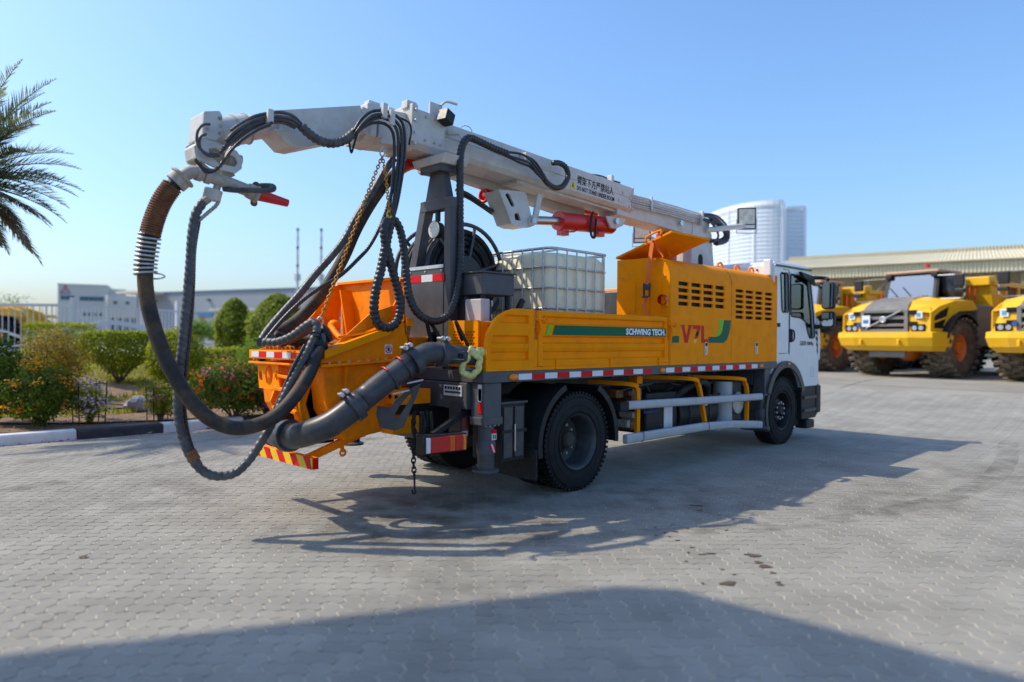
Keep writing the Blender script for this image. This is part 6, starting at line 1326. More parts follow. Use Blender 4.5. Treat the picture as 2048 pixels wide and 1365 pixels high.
# red concrete pipe along the far side of the boom
rp = [(3.162,0.350,3.400),(2.283,0.350,3.436),(1.220,0.350,3.447),(0.389,0.350,3.390),(0.119,0.350,3.350)]
B().tube(rp, .062, 16, 6).build('red_pipeline', RED, T, smooth=True); B().torus(rp[4], (1,0,0), .075, .02, 20, 8).build('pipe_clamp', RED, T, smooth=True)
rp2 = [(-0.738,0.250,3.477),(-0.903,0.220,3.499),(-1.055,0.200,3.501),(-1.215,0.180,3.426),(-1.332,0.160,3.328)]
B().tube(rp2, .06, 16, 6).build('red_elbow', RED, T, smooth=True)
q2 = Vector(rp2[1]); B().torus(q2, Vector(rp2[0])-Vector(rp2[2]), .078, .022, 20, 8).build('pipe_clamp', DUSTY, T, smooth=True)
# thick hoses from the red elbow down to the hopper rear
B().tube([(-1.320,0.160,3.341),(-1.451,0.170,3.216),(-1.613,0.200,2.978),(-1.753,0.240,2.708),(-1.854,0.280,2.447),(-1.967,0.300,2.237),(-2.122,0.300,2.018),(-2.309,0.300,1.814),(-2.475,0.280,1.695),(-2.600,0.260,1.636)], .060, 16, 6, step=.03).build('delivery_hose', HOSE2, T, smooth=True)
B().tube([(-1.389,0.100,3.476),(-1.499,0.120,3.319),(-1.637,0.120,3.091),(-1.813,0.120,2.829),(-1.942,0.140,2.586),(-2.074,0.160,2.407),(-2.245,0.180,2.210),(-2.412,0.180,2.009),(-2.602,0.180,1.803),(-2.733,0.160,1.662),(-2.813,0.120,1.570)], .036, 12, 6, rib=.05, pitch=.05, step=.01).build('ribbed_hose', WRAP, T, smooth=True)
B().tube([(-1.350,0.050,3.568),(-1.398,0.050,3.300),(-1.531,0.050,2.867),(-1.697,0.050,2.553),(-1.854,0.050,2.379),(-2.043,0.060,2.207),(-2.259,0.060,2.078),(-2.465,0.060,1.927),(-2.638,0.060,1.764),(-2.767,0.060,1.616),(-2.832,0.040,1.535)], .019, 10, 6, rib=.08, pitch=.03, step=.008).build('ribbed_hose', DWRAP, T, smooth=True)
B().tube([(-2.666,0.050,1.535),(-2.518,0.050,1.600),(-2.404,0.000,1.675),(-2.344,-0.020,1.723)], .034, 12, 5, rib=.06, pitch=.045, step=.01).build('ribbed_hose', WRAP, T, smooth=True)

# ================================================================ A-FRAME, REEL, IBC, DECK EQUIPMENT
XA = -1.02
fr_ = B()
Lx0, Rx0, Lt, Rt = .33, -.42, .02, -.40
def leg(y0, z0, y1, z1, w_=.10): return B().beam((XA,y0,z0),(XA,y1,z1), w_, w_, (1,0,0))
P1 = Vector((XA,.30,1.30)); 
AF = leg(-.40,1.20,-.40,3.02,.11).build('boom_rest_frame', MGREY, T, bev=.008)
leg(.28,1.20,.28,2.05,.11).build('frame_leg', MGREY, AF, bev=.008)
leg(.28,2.02,.0,3.02,.11).build('frame_leg', MGREY, AF, bev=.008)
leg(.055,3.0,-.457,3.0,.117).build('frame_head', MGREY, AF, bev=.008)
B().prism([(XA-.05,-.02,3.05),(XA-.05,-.38,3.05),(XA-.05,-.30,3.34),(XA-.05,-.10,3.34)], (.10,0,0)).build('frame_neck', MGREY, AF, bev=.008)
B().box(XA-.12,XA+.16,-.36,-.02,3.33,3.40).build('boom_saddle', MGREY, AF, bev=.006)
B().prism([(XA-.14,-.40,3.40),(XA-.14,.05,3.40),(XA-.14,.10,3.49),(XA-.14,-.45,3.49)], (.34,0,0)).build('saddle_tray', BOOM, AF, bev=.006)
# backing panel with tape
B().prism([(XA-.062,.235,1.50),(XA-.062,-.345,1.50),(XA-.062,-.345,2.34),(XA-.062,.235,2.34)], (.012,0,0)).build('frame_panel', MGREY, AF, bev=.004)
B().box(XA-.070,XA-.060,-.35,.24,2.335,2.37).build('panel_edge', GALV, AF)
for i, m in enumerate((TAPER,TAPEW,TAPER)): B().box(XA-.0665,XA-.0625,.205-.19*(i+1)+.002,.205-.19*i-.002,2.20,2.275).build('reflector_strip', m, AF)
for y_ in (.21,-.05,-.32):
    for z in (1.54,2.31): B().cyl((XA-.07,y_,z),(XA-.062,y_,z),.010,n=8).build('bolt', GALV, AF)
wl = Vector((XA-.02,-.20,2.74)); B().cyl(wl+Vector((-.05,0,0)), wl+Vector((.03,0,0)), .095, .08, 26).build('work_lamp', BLKP, AF, smooth=35)
B().cyl(wl+Vector((-.056,0,0)), wl+Vector((-.05,0,0)), .088, n=26).build('lamp_glass', mat('led_lens',(.62,.60,.50)), AF); B().box(XA-.04,XA+.0,-.22,-.18,2.83,2.95).build('lamp_bracket', BLKP, AF)
for k in range(7):
    a = k*2*pi/6; o_ = wl+Vector((-.058,0,0))+(Vector((0,cos(a),sin(a)))*.05 if k < 6 else Vector((0,0,0))); B().cyl(o_, o_+Vector((.004,0,0)), .018, n=10).build('led_cell', GALV, AF)
# hose reel
RC = Vector((-.42,.32,2.33))
RL = None
for y_ in (.05,.62):
    t_ = B().torus((RC.x,y_,RC.z),(0,1,0),.57,.024,48,8); t_.torus((RC.x,y_,RC.z),(0,1,0),.20,.018,30,8)
    o = t_.build('reel_flange', MGREY, T, smooth=True)
    for k in range(6):
        a = k*pi/3+.3; B().beam(Vector((RC.x+.18*cos(a),y_,RC.z+.18*sin(a))), Vector((RC.x+.57*cos(a),y_,RC.z+.57*sin(a))), .03,.03,(0,1,0)).build('reel_spoke', MGREY, o, bev=.004)
B().cyl((RC.x,.0,RC.z),(RC.x,.68,RC.z),.19,n=28).build('reel_drum', GREY, T, smooth=35)
for lay, rr in enumerate((.23,.30,.37,.435,.495)):
    for k in range(7): B().torus((RC.x,.11+.075*k+.02*(lay%2),RC.z),(0,1,0),rr,.034,36,8).build('reel_hose_turn', BLK, T, smooth=True)
for s in (-1,1): B().beam((RC.x+s*.25,.0,1.30),(RC.x,.0,2.34),.07,.07,(0,1,0)).build('reel_stand', MGREY, T); B().beam((RC.x+s*.25,.68,1.30),(RC.x,.68,2.34),.07,.07,(0,1,0)).build('reel_stand', MGREY, T)
# dark work table and equipment beside the frame
B().box(-.95,-.50,-.80,-.30,2.05,2.27).build('equipment_box', MGREY, T, bev=.01); B().box(-.97,-.48,-.82,-.28,2.268,2.285).build('equipment_lid', GREY, T, bev=.004)
for x in (-.90,-.55): B().cyl((x,-.75,1.30),(x,-.75,2.05),.03,n=10).build('equipment_leg', BLKP, T); B().cyl((x,-.35,1.30),(x,-.35,2.05),.03,n=10).build('equipment_leg', BLKP, T)
B().beam((-.60,-.78,1.65),(-.35,-.78,2.02),.04,.05).build('equipment_brace', BLKP, T)
B().box(-.98,-.72,-.72,-.45,1.72,2.02).build('pump_motor', GREY, T, bev=.04); B().box(-1.02,-.90,-.86,-.62,1.72,2.0).build('valve_cabinet', ALU, T, bev=.01)
# yellow grille cabinet
gc = B(); f = lambda u, v: (u, -1.02, v)
hx = []
for j in range(7):
    for i in range(8):
        cx_ = -1.18+.032*i+(.016 if j % 2 else 0); cz_ = 1.50+.028*j; hx.append([f(cx_+.0125*cos(a), cz_+.0125*sin(a)) for a in [k*pi/3 for k in range(6)]])
# the perforated panel faces rearwards
f2 = lambda u, v: (-1.22, u, v)
hx = [[f2(-.98+(p[0]+1.18)*1.25, p[2]) for p in h_] for h_ in hx]
gcab = B().holes([f2(-1.04,1.33),f2(-.60,1.33),f2(-.60,1.78),f2(-1.04,1.78)], hx, (.02,0,0)).build('grille_cabinet', YEL, T)
B().box(-1.19,-.85,-1.035,-.605,1.33,1.775).build('cabinet_body', YEL, gcab, bev=.02); B().box(-1.196,-1.192,-1.0,-.63,1.46,1.72).build('cabinet_core', INK, gcab)
# clutter of hoses and fittings on the deck behind the frame
for i in range(16):
    y_ = ub.uniform(-.9,.5); x = ub.uniform(-1.35,-.6)
    B().tube([(x,y_,1.35+ub.uniform(0,.3)),(x+ub.uniform(-.2,.2),y_+ub.uniform(-.25,.25),1.5+ub.uniform(0,.3)),(x+ub.uniform(-.3,.3),y_+ub.uniform(-.3,.3),1.32)],ub.uniform(.014,.026),7).build('fluid_hose', BLK, T, smooth=True)
B().box(-1.35,-1.0,-.2,.6,1.31,1.62).build('concrete_pump_block', ORA, T, bev=.03)
for y_ in (.05,.4): B().cyl((-1.5,y_,1.02),(.1,y_,1.02),.11,n=20).build('pump_cylinder', ORA, T, smooth=35)
# ---- IBC tank
IX0, IX1, IY0, IY1, IZ0, IZ1 = .06, 1.10, -.80, .20, 1.42, 2.60
ib = empty('liquid_tank', 'white plastic cube tank in a galvanised cage on the truck bed', 'tank', ((IX0+IX1)/2, (IY0+IY1)/2, 1.295))
o0 = Vector(ib.location)
def LB(b): b.v = [tuple(Vector(v)-o0) for v in b.v]; return b
tk = B(); 
lay = [(IZ0,.02,.08),(IZ0+.05,.0,.09),(2.46,.0,.10),(2.53,.01,.11),(2.57,.04,.13),(2.585,.10,.15)]
vs = []; n_ = 0
for z, ins, rd_ in lay:
    lp = rrect(IX0+.018+ins, IX1-.018-ins, IY0+.018+ins, IY1-.018-ins, rd_, lambda u,v: (u,v,z), 5); n_ = len(lp); vs += lp
tk.add(vs, [(i*n_+k,i*n_+(k+1)%n_,(i+1)*n_+(k+1)%n_,(i+1)*n_+k) for i in range(len(lay)-1) for k in range(n_)]+[tuple(range(n_)), tuple((len(lay)-1)*n_+k for k in range(n_))])
tko = LB(tk).build('bottle', TANKM, ib, smooth=50)
LB(B().lathe([(0,0),(0,.11),(.05,.11),(.05,0)],((IX0+IX1)/2,(IY0+IY1)/2,2.57),(0,0,1),24,False)).build('filler_cap', BLKP, ib, smooth=35)
def loop(z, r_=.011, o=0): return LB(B().tube(rrect(IX0-o,IX1+o,IY0-o,IY1+o,.10,lambda u,v:(u,v,z),4), r_, 7, 1, closed=True))
for z in (1.50,1.72,1.95,2.18,2.41): loop(z).build('cage_bar', GALV, ib, smooth=True)
loop(2.615,.016).build('cage_rim', GALV, ib, smooth=True)
for k in range(6):
    x = IX0+.10+(IX1-IX0-.2)*k/5
    for y_ in (IY0-.012,IY1+.012): LB(B().cyl((x,y_,1.42),(x,y_,2.615),.010,n=7)).build('cage_bar', GALV, ib, smooth=40)
for k in range(6):
    y_ = IY0+.10+(IY1-IY0-.2)*k/5
    for x in (IX0-.012,IX1+.012): LB(B().cyl((x,y_,1.42),(x,y_,2.615),.010,n=7)).build('cage_bar', GALV, ib, smooth=40)
LB(B().box(IX0,IX1,IY0,IY1,1.38,1.42)).build('pallet_deck', GALV, ib)
for y_ in (IY0+.06,(IY0+IY1)/2,IY1-.06): LB(B().box(IX0,IX1,y_-.05,y_+.05,1.296,1.38)).build('pallet_runner', BLKP, ib)
LB(B().tube([(IX0+.2,IY1,2.62),(IX0+.35,IY0+.5,2.63),(IX0+.2,IY0,2.62)],.011,6,2)).build('cage_cross_bar', GALV, ib)

# ================================================================ HOPPER
HN, HF = -.40, .90     # near and far side walls
XR, XF = -2.52, -1.50  # rear lip and front splash wall
# near wall: sloped upper panel and lower funnel
nu = [Vector(p) for p in [(-2.555,-0.400,1.364),(-1.609,-0.400,1.414),(-1.656,-0.400,1.385),(-1.552,-0.400,1.784),(-1.889,-0.400,1.663),(-2.213,-0.400,1.540),(-2.468,-0.400,1.491),(-2.546,-0.400,1.443)]]
HOP = B().prism([(-2.53,HN,1.37),(-1.60,HN,1.42),(-1.56,HN,1.80),(-1.86,HN,1.68),(-2.20,HN,1.56),(-2.50,HN,1.47)], (0,.02,0)).build('hopper_side', ORA, T, bev=.004)
B().prism([(-2.53,HF,1.37),(-1.60,HF,1.42),(-1.50,HF,2.20),(-1.62,HF,2.17),(-1.74,HF,2.04),(-1.86,HF,1.86),(-1.98,HF,1.74),(-2.20,HF,1.56),(-2.50,HF,1.47)], (0,-.02,0)).build('hopper_side', ORA, T, bev=.004)
# sloped rim along the near wall top
def strip(a, b_, w0, w1, th, m, nm): 
    a, b_ = Vector(a), Vector(b_); return B().prism([a, b_, b_+Vector(w1), a+Vector(w0)], th).build(nm, m, T, bev=.003)
strip((-2.50,HN-.055,1.49),(-1.80,HN-.055,1.715),(0,.12,.0),(0,.12,0),(0,0,-.075),YEL,'hopper_rim')
B().prism([(-1.90,HN-.02,1.66),(-1.90,HN+.22,1.60),(-2.05,HN+.30,1.62),(-2.30,HN+.06,1.60),(-1.62,HN,1.86)][:4], (0,0,.02)).build('hopper_deflector', ORA, T)
B().prism([(-2.32,HN+.06,1.545),(-1.70,HN+.06,1.78),(-1.70,HN+.06,1.92),(-1.95,HN+.06,1.84)], (0,.015,0)).build('hopper_deflector', ORA, T)
# splash wall at the front, curved wings
B().box(XF-.02, XF, -.22, HF, 1.40, 2.20).build('splash_wall', ORA, T, bev=.004)
B().prism([(XF,-.22,1.55),(XF,-.22,2.20),(XF-.10,HN-.0,2.16),(XF-.10,HN,1.78),(XF-.06,HN,1.55)], (-.018,0,0)).build('splash_wing', ORA, T, bev=.004)
B().beam((XF-.03,HF+.01,2.20),(XF-.03,-.22,2.20),.08,.03).build('splash_rim', YEL, T, bev=.004); B().beam((XF-.03,-.22,2.20),(XF-.12,HN,2.165),.07,.03).build('splash_rim', YEL, T, bev=.004)
B().prism([(XF-.03,.55,1.5),(XF-.03,.72,2.12),(XF-.03,.70,2.12),(XF-.03,.52,1.5)], (-.12,0,0)).build('splash_gusset', ORA, T)
B().prism([(XF-.02,-.05,1.55),(XF-.02,-.20,2.05),(XF-.30,-.20,1.58)], (0,.02,0)).build('splash_gusset', ORA, T)
B().box(XF-.10,XF-.02,HN-.03,HN+.05,1.72,1.80).build('wing_foot', ORA, T, bev=.006)
# rear lip with tape
B().box(XR-.06,XR+.34,HN+.05,.84,1.435,1.475).build('rear_lip', YEL, T, bev=.005)
B().box(XR-.075,XR-.055,HN+.05,.84,1.395,1.478).build('rear_lip_face', YEL, T, bev=.005)
for i in range(7): B().box(XR-.0785,XR-.0752,.78-.16*(i+1)+.002,.78-.16*i-.002,1.41,1.465).build('reflector_strip', TAPEW if i % 2 == 0 else TAPER, T)
# rear lamp bracket plate with round holes
f2 = lambda u, v: (XR-.02, u, v)
circ = lambda cy, cz, ry, rz: [f2(cy+ry*cos(a), cz+rz*sin(a)) for a in [2*pi*k/20 for k in range(20)]]
B().holes([f2(.78,1.37),f2(.34,1.37),f2(.30,1.10),f2(.73,1.10)], [circ(.69,1.23,.045,.055), circ(.52,1.235,.08,.10), circ(.36,1.24,.025,.05)], (.015,0,0)).build('lamp_bracket_plate', YEL, T)
B().cyl((XR-.06,.66,1.385),(XR+.0,.66,1.385),.028,n=14).build('reflector_lamp', BLKP, T)
# lower funnel and body
B().prism([(XR+.05,HN+.02,1.36),(-1.58,HN+.02,1.40),(-1.62,HN+.02,1.0),(-1.75,HN+.02,.72),(-2.25,HN+.02,.66),(-2.42,HN+.02,.95)], (0,HF-HN-.04,0)).build('hopper_body', ORA, T, bev=.03)
B().prism([(-2.54,HN-.06,1.365),(-1.58,HN-.06,1.415),(-1.58,HN+.05,1.415),(-2.54,HN+.05,1.365)], (0,0,-.025)).build('hopper_ledge', ORA, T, bev=.003)
B().prism([(-2.54,HN-.03,1.365),(-2.54,HF,1.365),(-2.60,HF-.05,1.365),(-2.60,HN+.02,1.365)], (0,0,-.02)).build('hopper_ledge', ORA, T, bev=.003)
B().lathe([(0,0),(.03,0),(.035,.10),(0,.115)],(-2.0,HN+.02,1.15),(0,-1,0),28,False).build('agitator_flange', ORA, T, smooth=35)
B().cyl((-2.0,HN+.0,1.15),(-2.0,HN-.09,1.15),.05,n=18).build('agitator_hub', ORA, T, smooth=35)
for k in range(8): a = k*pi/4; p = Vector((-2.0+.085*cos(a),HN-.012,1.15+.085*sin(a))); B().cyl(p,p+Vector((0,-.015,0)),.012,n=8).build('bolt', ORA, T)
# grid inside the hopper
gm = mat('rusty_grate', (0.42,0.17,0.03), .8, var=.4, scale=20, dirt=(.2,.09,.03), damt=.6)
for k in range(14): B().beam((-2.45,-.32+.085*k,1.50),(-1.60,-.32+.085*k,1.58),.012,.03).build('grate_bar', gm, T)
for k in range(9): B().beam((-2.42+.1*k,-.34,1.515+.009*k),(-2.42+.1*k,.82,1.515+.009*k),.012,.02).build('grate_bar', gm, T)
B().tube([(-1.75,.72,1.72),(-1.80,.60,1.70),(-1.82,.40,1.60),(-1.80,.15,1.60)],.03,8,4).build('agitator_pipe', ORA, T, smooth=True); B().ball((-1.70,.74,1.73),.07,10,6).build('agitator_bearing', ORA, T, smooth=True)
# cast cover under the rear with ribs and the outlet
YC = .12
cv = Vector((-2.45,YC,1.02))
for s in (-1,1): B().prism([(-2.30,YC+s*.24,1.32),(-2.52,YC+s*.24,1.20),(-2.60,YC+s*.24,1.0),(-2.52,YC+s*.24,.78),(-2.30,YC+s*.24,.72)], (0,.035,0)).build('casting_web', ORA, T, bev=.006)
B().prism([(-2.30,YC-.24,1.30),(-2.46,YC-.24,1.18),(-2.52,YC-.24,1.0),(-2.46,YC-.24,.82),(-2.30,YC-.24,.74)], (0,.5,0)).build('outlet_casting', ORA, T, bev=.02)
for z, k in ((1.22,.03),(1.10,.06),(.92,.06),(.80,.03)): B().beam((-2.50-k,YC-.22,z),(-2.50-k,YC+.24,z+.02),.06,.03).build('casting_rib', ORA, T, bev=.005)
for z in (1.24,.80):
    for y_ in (-.2,.22): B().cyl((-2.58,YC+y_,z),(-2.50,YC+y_,z),.022,n=10).build('casting_boss', YEL, T, smooth=40)
B().torus((-2.40,HN-.02,1.05),(0,1,0),.30,.03,30,8,arc=pi,a0=pi*.5).build('cover_ring', ORA, T, smooth=True)
B().cyl((-2.55,YC,.86),(-2.72,YC-.02,.82),.11,n=22).build('outlet_neck', BLKP, T, smooth=35)
B().cyl((-2.30,.05,.62),(-2.30,.05,.70),.17,n=24).build('drain_flap', BLKP, T, smooth=35)
B().tube([(-2.18,-.22,.66),(-2.18,-.22,.58),(-2.16,-.22,.54)],.02,8,2).build('drain_hook', YEL, T); B().torus((-2.17,-.22,.53),(0,1,0),.028,.011,16,6).build('drain_ring', YEL, T, smooth=True)
B().beam((-2.60,.02,.66),(-2.0,-.33,.70),.03,.05).build('support_bar', ORA, T)
# orange side box under the hopper
B().box(-1.80,-1.45,-.62,-.36,.98,1.12).build('side_box', ORA, T, bev=.008); B().box(-1.84,-1.50,-.55,-.36,.70,.86).build('side_box', YEL, T, bev=.008)
for y_ in (-.55,-.45): B().cyl((-1.81,y_,1.05),(-1.80,y_,1.05),.02,n=10).build('bolt', INK, T)
for k in range(9): B().cyl((-2.45+.1*k,HN-.045,1.369+.0052*k),(-2.45+.1*k,HN-.045,1.386+.0052*k),.011,n=6).build('bolt', DUSTY, T)
for x, z in ((-2.28,1.05),(-1.78,1.0)): B().prism([(x,HN+.0,1.34),(x,HN-.05,1.34),(x,HN+.0,z)], (.016,0,0)).build('hopper_gusset', ORA, T)
for k in range(4): B().tube([(-1.66+.03*k,HN-.02,1.34-.02*k),(-1.60,HN-.10-.02*k,1.12),(-1.50,HN-.06,.92-.04*k),(-1.36,-.30+.05*k,.98)], .013, 7, 5).build('fluid_hose', BLK, T, smooth=True)
B().cyl((-2.42,HN-.05,.92),(-1.95,HN-.05,1.22),.032,n=14).build('swing_cylinder', ORA, T, smooth=35); B().cyl((-1.95,HN-.05,1.22),(-1.82,HN-.05,1.303),.016,n=10).build('swing_rod', STEEL, T, smooth=35)
# perforated guard by the near front edge
for k in range(5): B().beam((-1.565,HN+.03+.02*k,1.43),(-1.535,HN-.02+.02*k,1.80),.006,.006).build('mesh_wire', RUST, T)
for k in range(9): B().beam((-1.565+.003*k,HN-.0,1.45+.04*k),(-1.565+.003*k,HN+.11,1.45+.04*k),.006,.006).build('mesh_wire', RUST, T)
# no-hand sign
sg = Vector([(-1.794,-0.405,1.497)][0]); B().box(sg.x-.042,sg.x+.042,HN-.006,HN-.001,sg.z-.045,sg.z+.045).build('sign', TAPEW, T)
B().torus((sg.x,HN-.007,sg.z),(0,1,0),.032,.004,24,6).build('sign_ring', REDINK, T); B().beam((sg.x-.023,HN-.008,sg.z+.023),(sg.x+.023,HN-.008,sg.z-.023),.003,.006).build('sign_bar', REDINK, T); B().box(sg.x-.012,sg.x+.012,HN-.0075,HN-.006,sg.z-.016,sg.z+.016).build('sign_mark', INK, T)
# ---- striped rear bumper
XB = -2.56
by0, by1 = .80, -.36; zb0, zb1 = .435, .54
B().box(XB,XB+.06,by1,by0,zb0,zb1).build('rear_bumper', ORA, T, bev=.004)
n_s = 9; wd = (by0-by1)/n_s
for i in range(n_s+1):
    ya = by0-wd*i; pl = [(ya+.04,zb1),(ya-wd+.04,zb1),(ya-wd-.04,zb0),(ya-.04,zb0)]
    pl = [(min(by0,max(by1,a)), b_) for a, b_ in pl]
    if len(set(pl)) < 3: continue
    B().prism([(XB-.003,a,b_) for a, b_ in pl], (.0025,0,0)).build('bumper_stripe', TAPER if i % 2 == 0 else TAPEY, T)
B().box(XB+.003,XB+.058,by1-.003,by1-.0005,zb0+.004,zb1-.004).build('bumper_end', TAPER, T)
for y_ in (.45,.02): B().cyl((XB-.006,y_,.52),(XB-.002,y_,.52),.010,n=8).build('bolt', INK, T); B().cyl((XB-.006,y_-.05,.455),(XB-.002,y_-.05,.455),.010,n=8).build('bolt', INK, T)
for y_ in (.55,-.15): B().beam((XB+.05,y_,.50),(-1.95,y_-.12 if y_ < 0 else y_,.72),.06,.07).build('bumper_arm', ORA, T, bev=.006)
# ---- thick delivery pipeline on the near side
DP = mat('pipe_grey', (0.050,0.054,0.062), .38, var=.12, scale=8, dirt=(.16,.14,.12), dscale=7, damt=.45, spec=.35)
pl_ = [(-2.731,-0.015,0.736),(-2.805,-0.294,0.753),(-2.791,-0.520,0.775),(-2.732,-0.706,0.830),(-2.649,-0.817,0.891),(-2.540,-0.883,0.980),(-2.424,-0.913,1.075),(-2.213,-0.954,1.229),(-1.983,-1.013,1.389),(-1.897,-1.028,1.441),(-1.810,-1.045,1.476),(-1.677,-1.064,1.466),(-1.513,-1.086,1.452),(-1.260,-1.127,1.440)]
B().tube(pl_[:7], .108, 26, 6).build('delivery_elbow', DP, T, smooth=True)
B().tube(pl_[6:9], .103, 26, 3).build('delivery_pipe', DP, T, smooth=True)
B().tube(pl_[8:12], .095, 26, 6).build('delivery_elbow', DP, T, smooth=True)
B().tube(pl_[11:], .085, 26, 3).build('delivery_pipe', DP, T, smooth=True)
def clamp(p, q, r, bolts=True, m=DP):
    p, q = Vector(p), Vector(q); t = (q-p).normalized(); b = B().lathe([(-.035,r),(-.035,r+.030),(.035,r+.030),(.035,r)], p, t, 30); o = b.build('pipe_coupling', m, T, smooth=35)
    if bolts:
        u_ = (Vector((0,0,1))-t*t.z).normalized(); sv = t.cross(u_)
        c = p+u_*(r+.05)
        for k in (-1,1): B().cyl(c-sv*.05+t*k*.025, c+sv*.07+t*k*.025, .013, n=8).build('coupling_bolt', GALV, o, smooth=40); B().cyl(c+sv*.03+t*k*.025, c+sv*.055+t*k*.025, .021, n=6).build('coupling_nut', GALV, o)
        for s_ in (-1,1): B().obox(c+sv*s_*.03-u_*.02, (.07,.02,.06), t, u_).build('coupling_lug', m, o, bev=.004)
clamp(Vector(pl_[5]).lerp(Vector(pl_[6]),.5), pl_[6], .105); clamp(Vector(pl_[8]).lerp(Vector(pl_[9]),.3), pl_[9], .100); clamp(Vector(pl_[1]).lerp(Vector(pl_[2]),.4), pl_[2], .108, False); clamp(pl_[11], pl_[12], .088, True)
B().lathe([(-.05,.0),(-.05,.118),(.02,.118),(.02,.0)],pl_[0],Vector(pl_[1])-Vector(pl_[0]),28,False).build('outlet_ring', RED, T, smooth=35)
# clamp bands and triangular support bracket
for k, m in ((.18,RED),(.72,DP)):
    p = Vector(pl_[7]).lerp(Vector(pl_[8]),k); t = Vector(pl_[8])-Vector(pl_[7]); B().torus(p, t, .112, .010, 28, 6).build('pipe_band', DP, T, smooth=True)
    B().torus(p, t, .114, .010, 10, 6, arc=1.0, a0=.4).build('band_paint', RED, T, smooth=True)
    B().beam(p+Vector((.02,-.03,-.13)), p+Vector((.12,-.12,-.10)), .10,.012).build('band_plate', GALV, T)
bk1 = [Vector(p) for p in [(-1.915,-1.068,1.215),(-1.927,-1.056,1.153),(-2.024,-0.960,0.820),(-2.074,-0.910,0.793),(-2.167,-0.818,0.818),(-2.192,-0.792,0.932),(-2.186,-0.798,1.010),(-2.106,-0.878,0.994),(-2.075,-0.909,1.064),(-2.007,-0.976,1.144)]]
bh1 = [Vector(p) for p in [(-1.995,-0.989,1.100),(-1.976,-1.007,1.118),(-1.976,-1.007,1.083),(-2.050,-0.934,0.916),(-2.074,-0.910,0.907),(-2.081,-0.903,0.924),(-2.056,-0.928,0.994)]]
vd = Vector((fw.x,fw.y,0))*.03
B().holes(bk1, [bh1], vd).build('support_bracket', MGREY, T, bev=.004)
for p in [(-2.835,-0.645,0.808),(-2.800,-0.681,0.792)]: pass
# sticker on the upper pipe, yellow wrapping at its end
pc_ = Vector(pl_[12]); B().obox(pc_+(CAMP-pc_).normalized()*.083, (.13,.012,.075), Vector(pl_[13])-Vector(pl_[12]), (0,0,1)).build('warning_label', TAPEW, T); B().obox(pc_+(CAMP-pc_).normalized()*.084+Vector((.02,-.02,-.005)), (.05,.012,.04), Vector(pl_[13])-Vector(pl_[12]), (0,0,1)).build('warning_mark', INK, T)
wp = empty('plastic_wrap', 'pale yellow plastic sheet twisted into a ring on the pipe end', 'plastic sheet', pl_[13])
wm = mat('yellow_film', (0.62,0.60,0.22), .35, var=.2, scale=30, bump=.4, bscale=40)
wr0 = [Vector(p)-Vector(pl_[13]) for p in [(-1.439,-1.160,1.475),(-1.374,-1.225,1.430),(-1.380,-1.219,1.321),(-1.419,-1.181,1.270),(-1.464,-1.136,1.283),(-1.484,-1.116,1.347),(-1.452,-1.148,1.420)]]
B().tube(wr0, .030, 10, 6, closed=True, rib=.25, pitch=.09, step=.015).build('ring', wm, wp, smooth=True)
B().tube([Vector(p)-Vector(pl_[13]) for p in [(-1.446,-1.153,1.502),(-1.387,-1.184,1.484),(-1.314,-1.186,1.475),(-1.281,-1.176,1.511)]], .04, 10, 5, rib=.3, pitch=.07, step=.012).build('twist', wm, wp, smooth=True)
# hanging black chain with hook at the rear corner
chain([(-1.860,-0.884,0.916),(-1.849,-0.895,0.691),(-1.855,-0.890,0.512),(-1.848,-0.897,0.354)], .06, .008, BLKP, 'dark_chain_link')
B().tube([(-1.848,-0.897,0.377),(-1.847,-0.898,0.264),(-1.841,-0.904,0.215),(-1.857,-0.889,0.210),(-1.860,-0.885,0.242)], .009, 7, 4).build('chain_hook', BLKP, T, smooth=True)
for k in range(10):
    q = Vector([(-1.778,-0.895,0.821)][0])+Vector((ub.gauss(0,.03),ub.gauss(0,.03),0)); B().tube([q+Vector((0,0,.12)),q+rdir()*.03,q-Vector((0,0,.15))],.014,5,3).build('rag_strand', BLK, T)
# plate and black manifold at the hopper rear
mp = [Vector(p) for p in [(-2.857,0.127,1.579),(-2.774,0.045,1.634),(-2.749,0.020,1.634),(-2.736,0.007,1.607),(-2.831,0.101,1.516),(-2.850,0.121,1.525)]]
B().prism(mp, vd*.6).build('hose_plate', MGREY, T)
B().tube([(-2.630,0.240,1.617),(-2.490,0.200,1.581),(-2.362,0.150,1.562),(-2.275,0.100,1.601)], .055, 14, 5).build('rubber_bend', HOSE2, T, smooth=True)
B().lathe([(0,0),(0,.085),(.10,.085),(.12,.05),(.12,0)],[(-2.493,-0.321,1.601)][0],(.5,-.5,.4),20,False).build('manifold', BLKP, T, smooth=35)
B().tube([(-2.516,-0.439,1.637),(-2.523,-0.460,1.567),(-2.570,-0.442,1.497),(-2.627,-0.442,1.428)], .024, 10, 5, rib=.1, pitch=.03, step=.008).build('ribbed_hose', WRAP, T, smooth=True)
B().lathe([(0,.06),(0,.085),(.05,.085),(.05,.06)],[(-2.543,-0.412,1.514)][0],(.2,.3,1),20).build('pipe_clamp', BLKP, T, smooth=35)

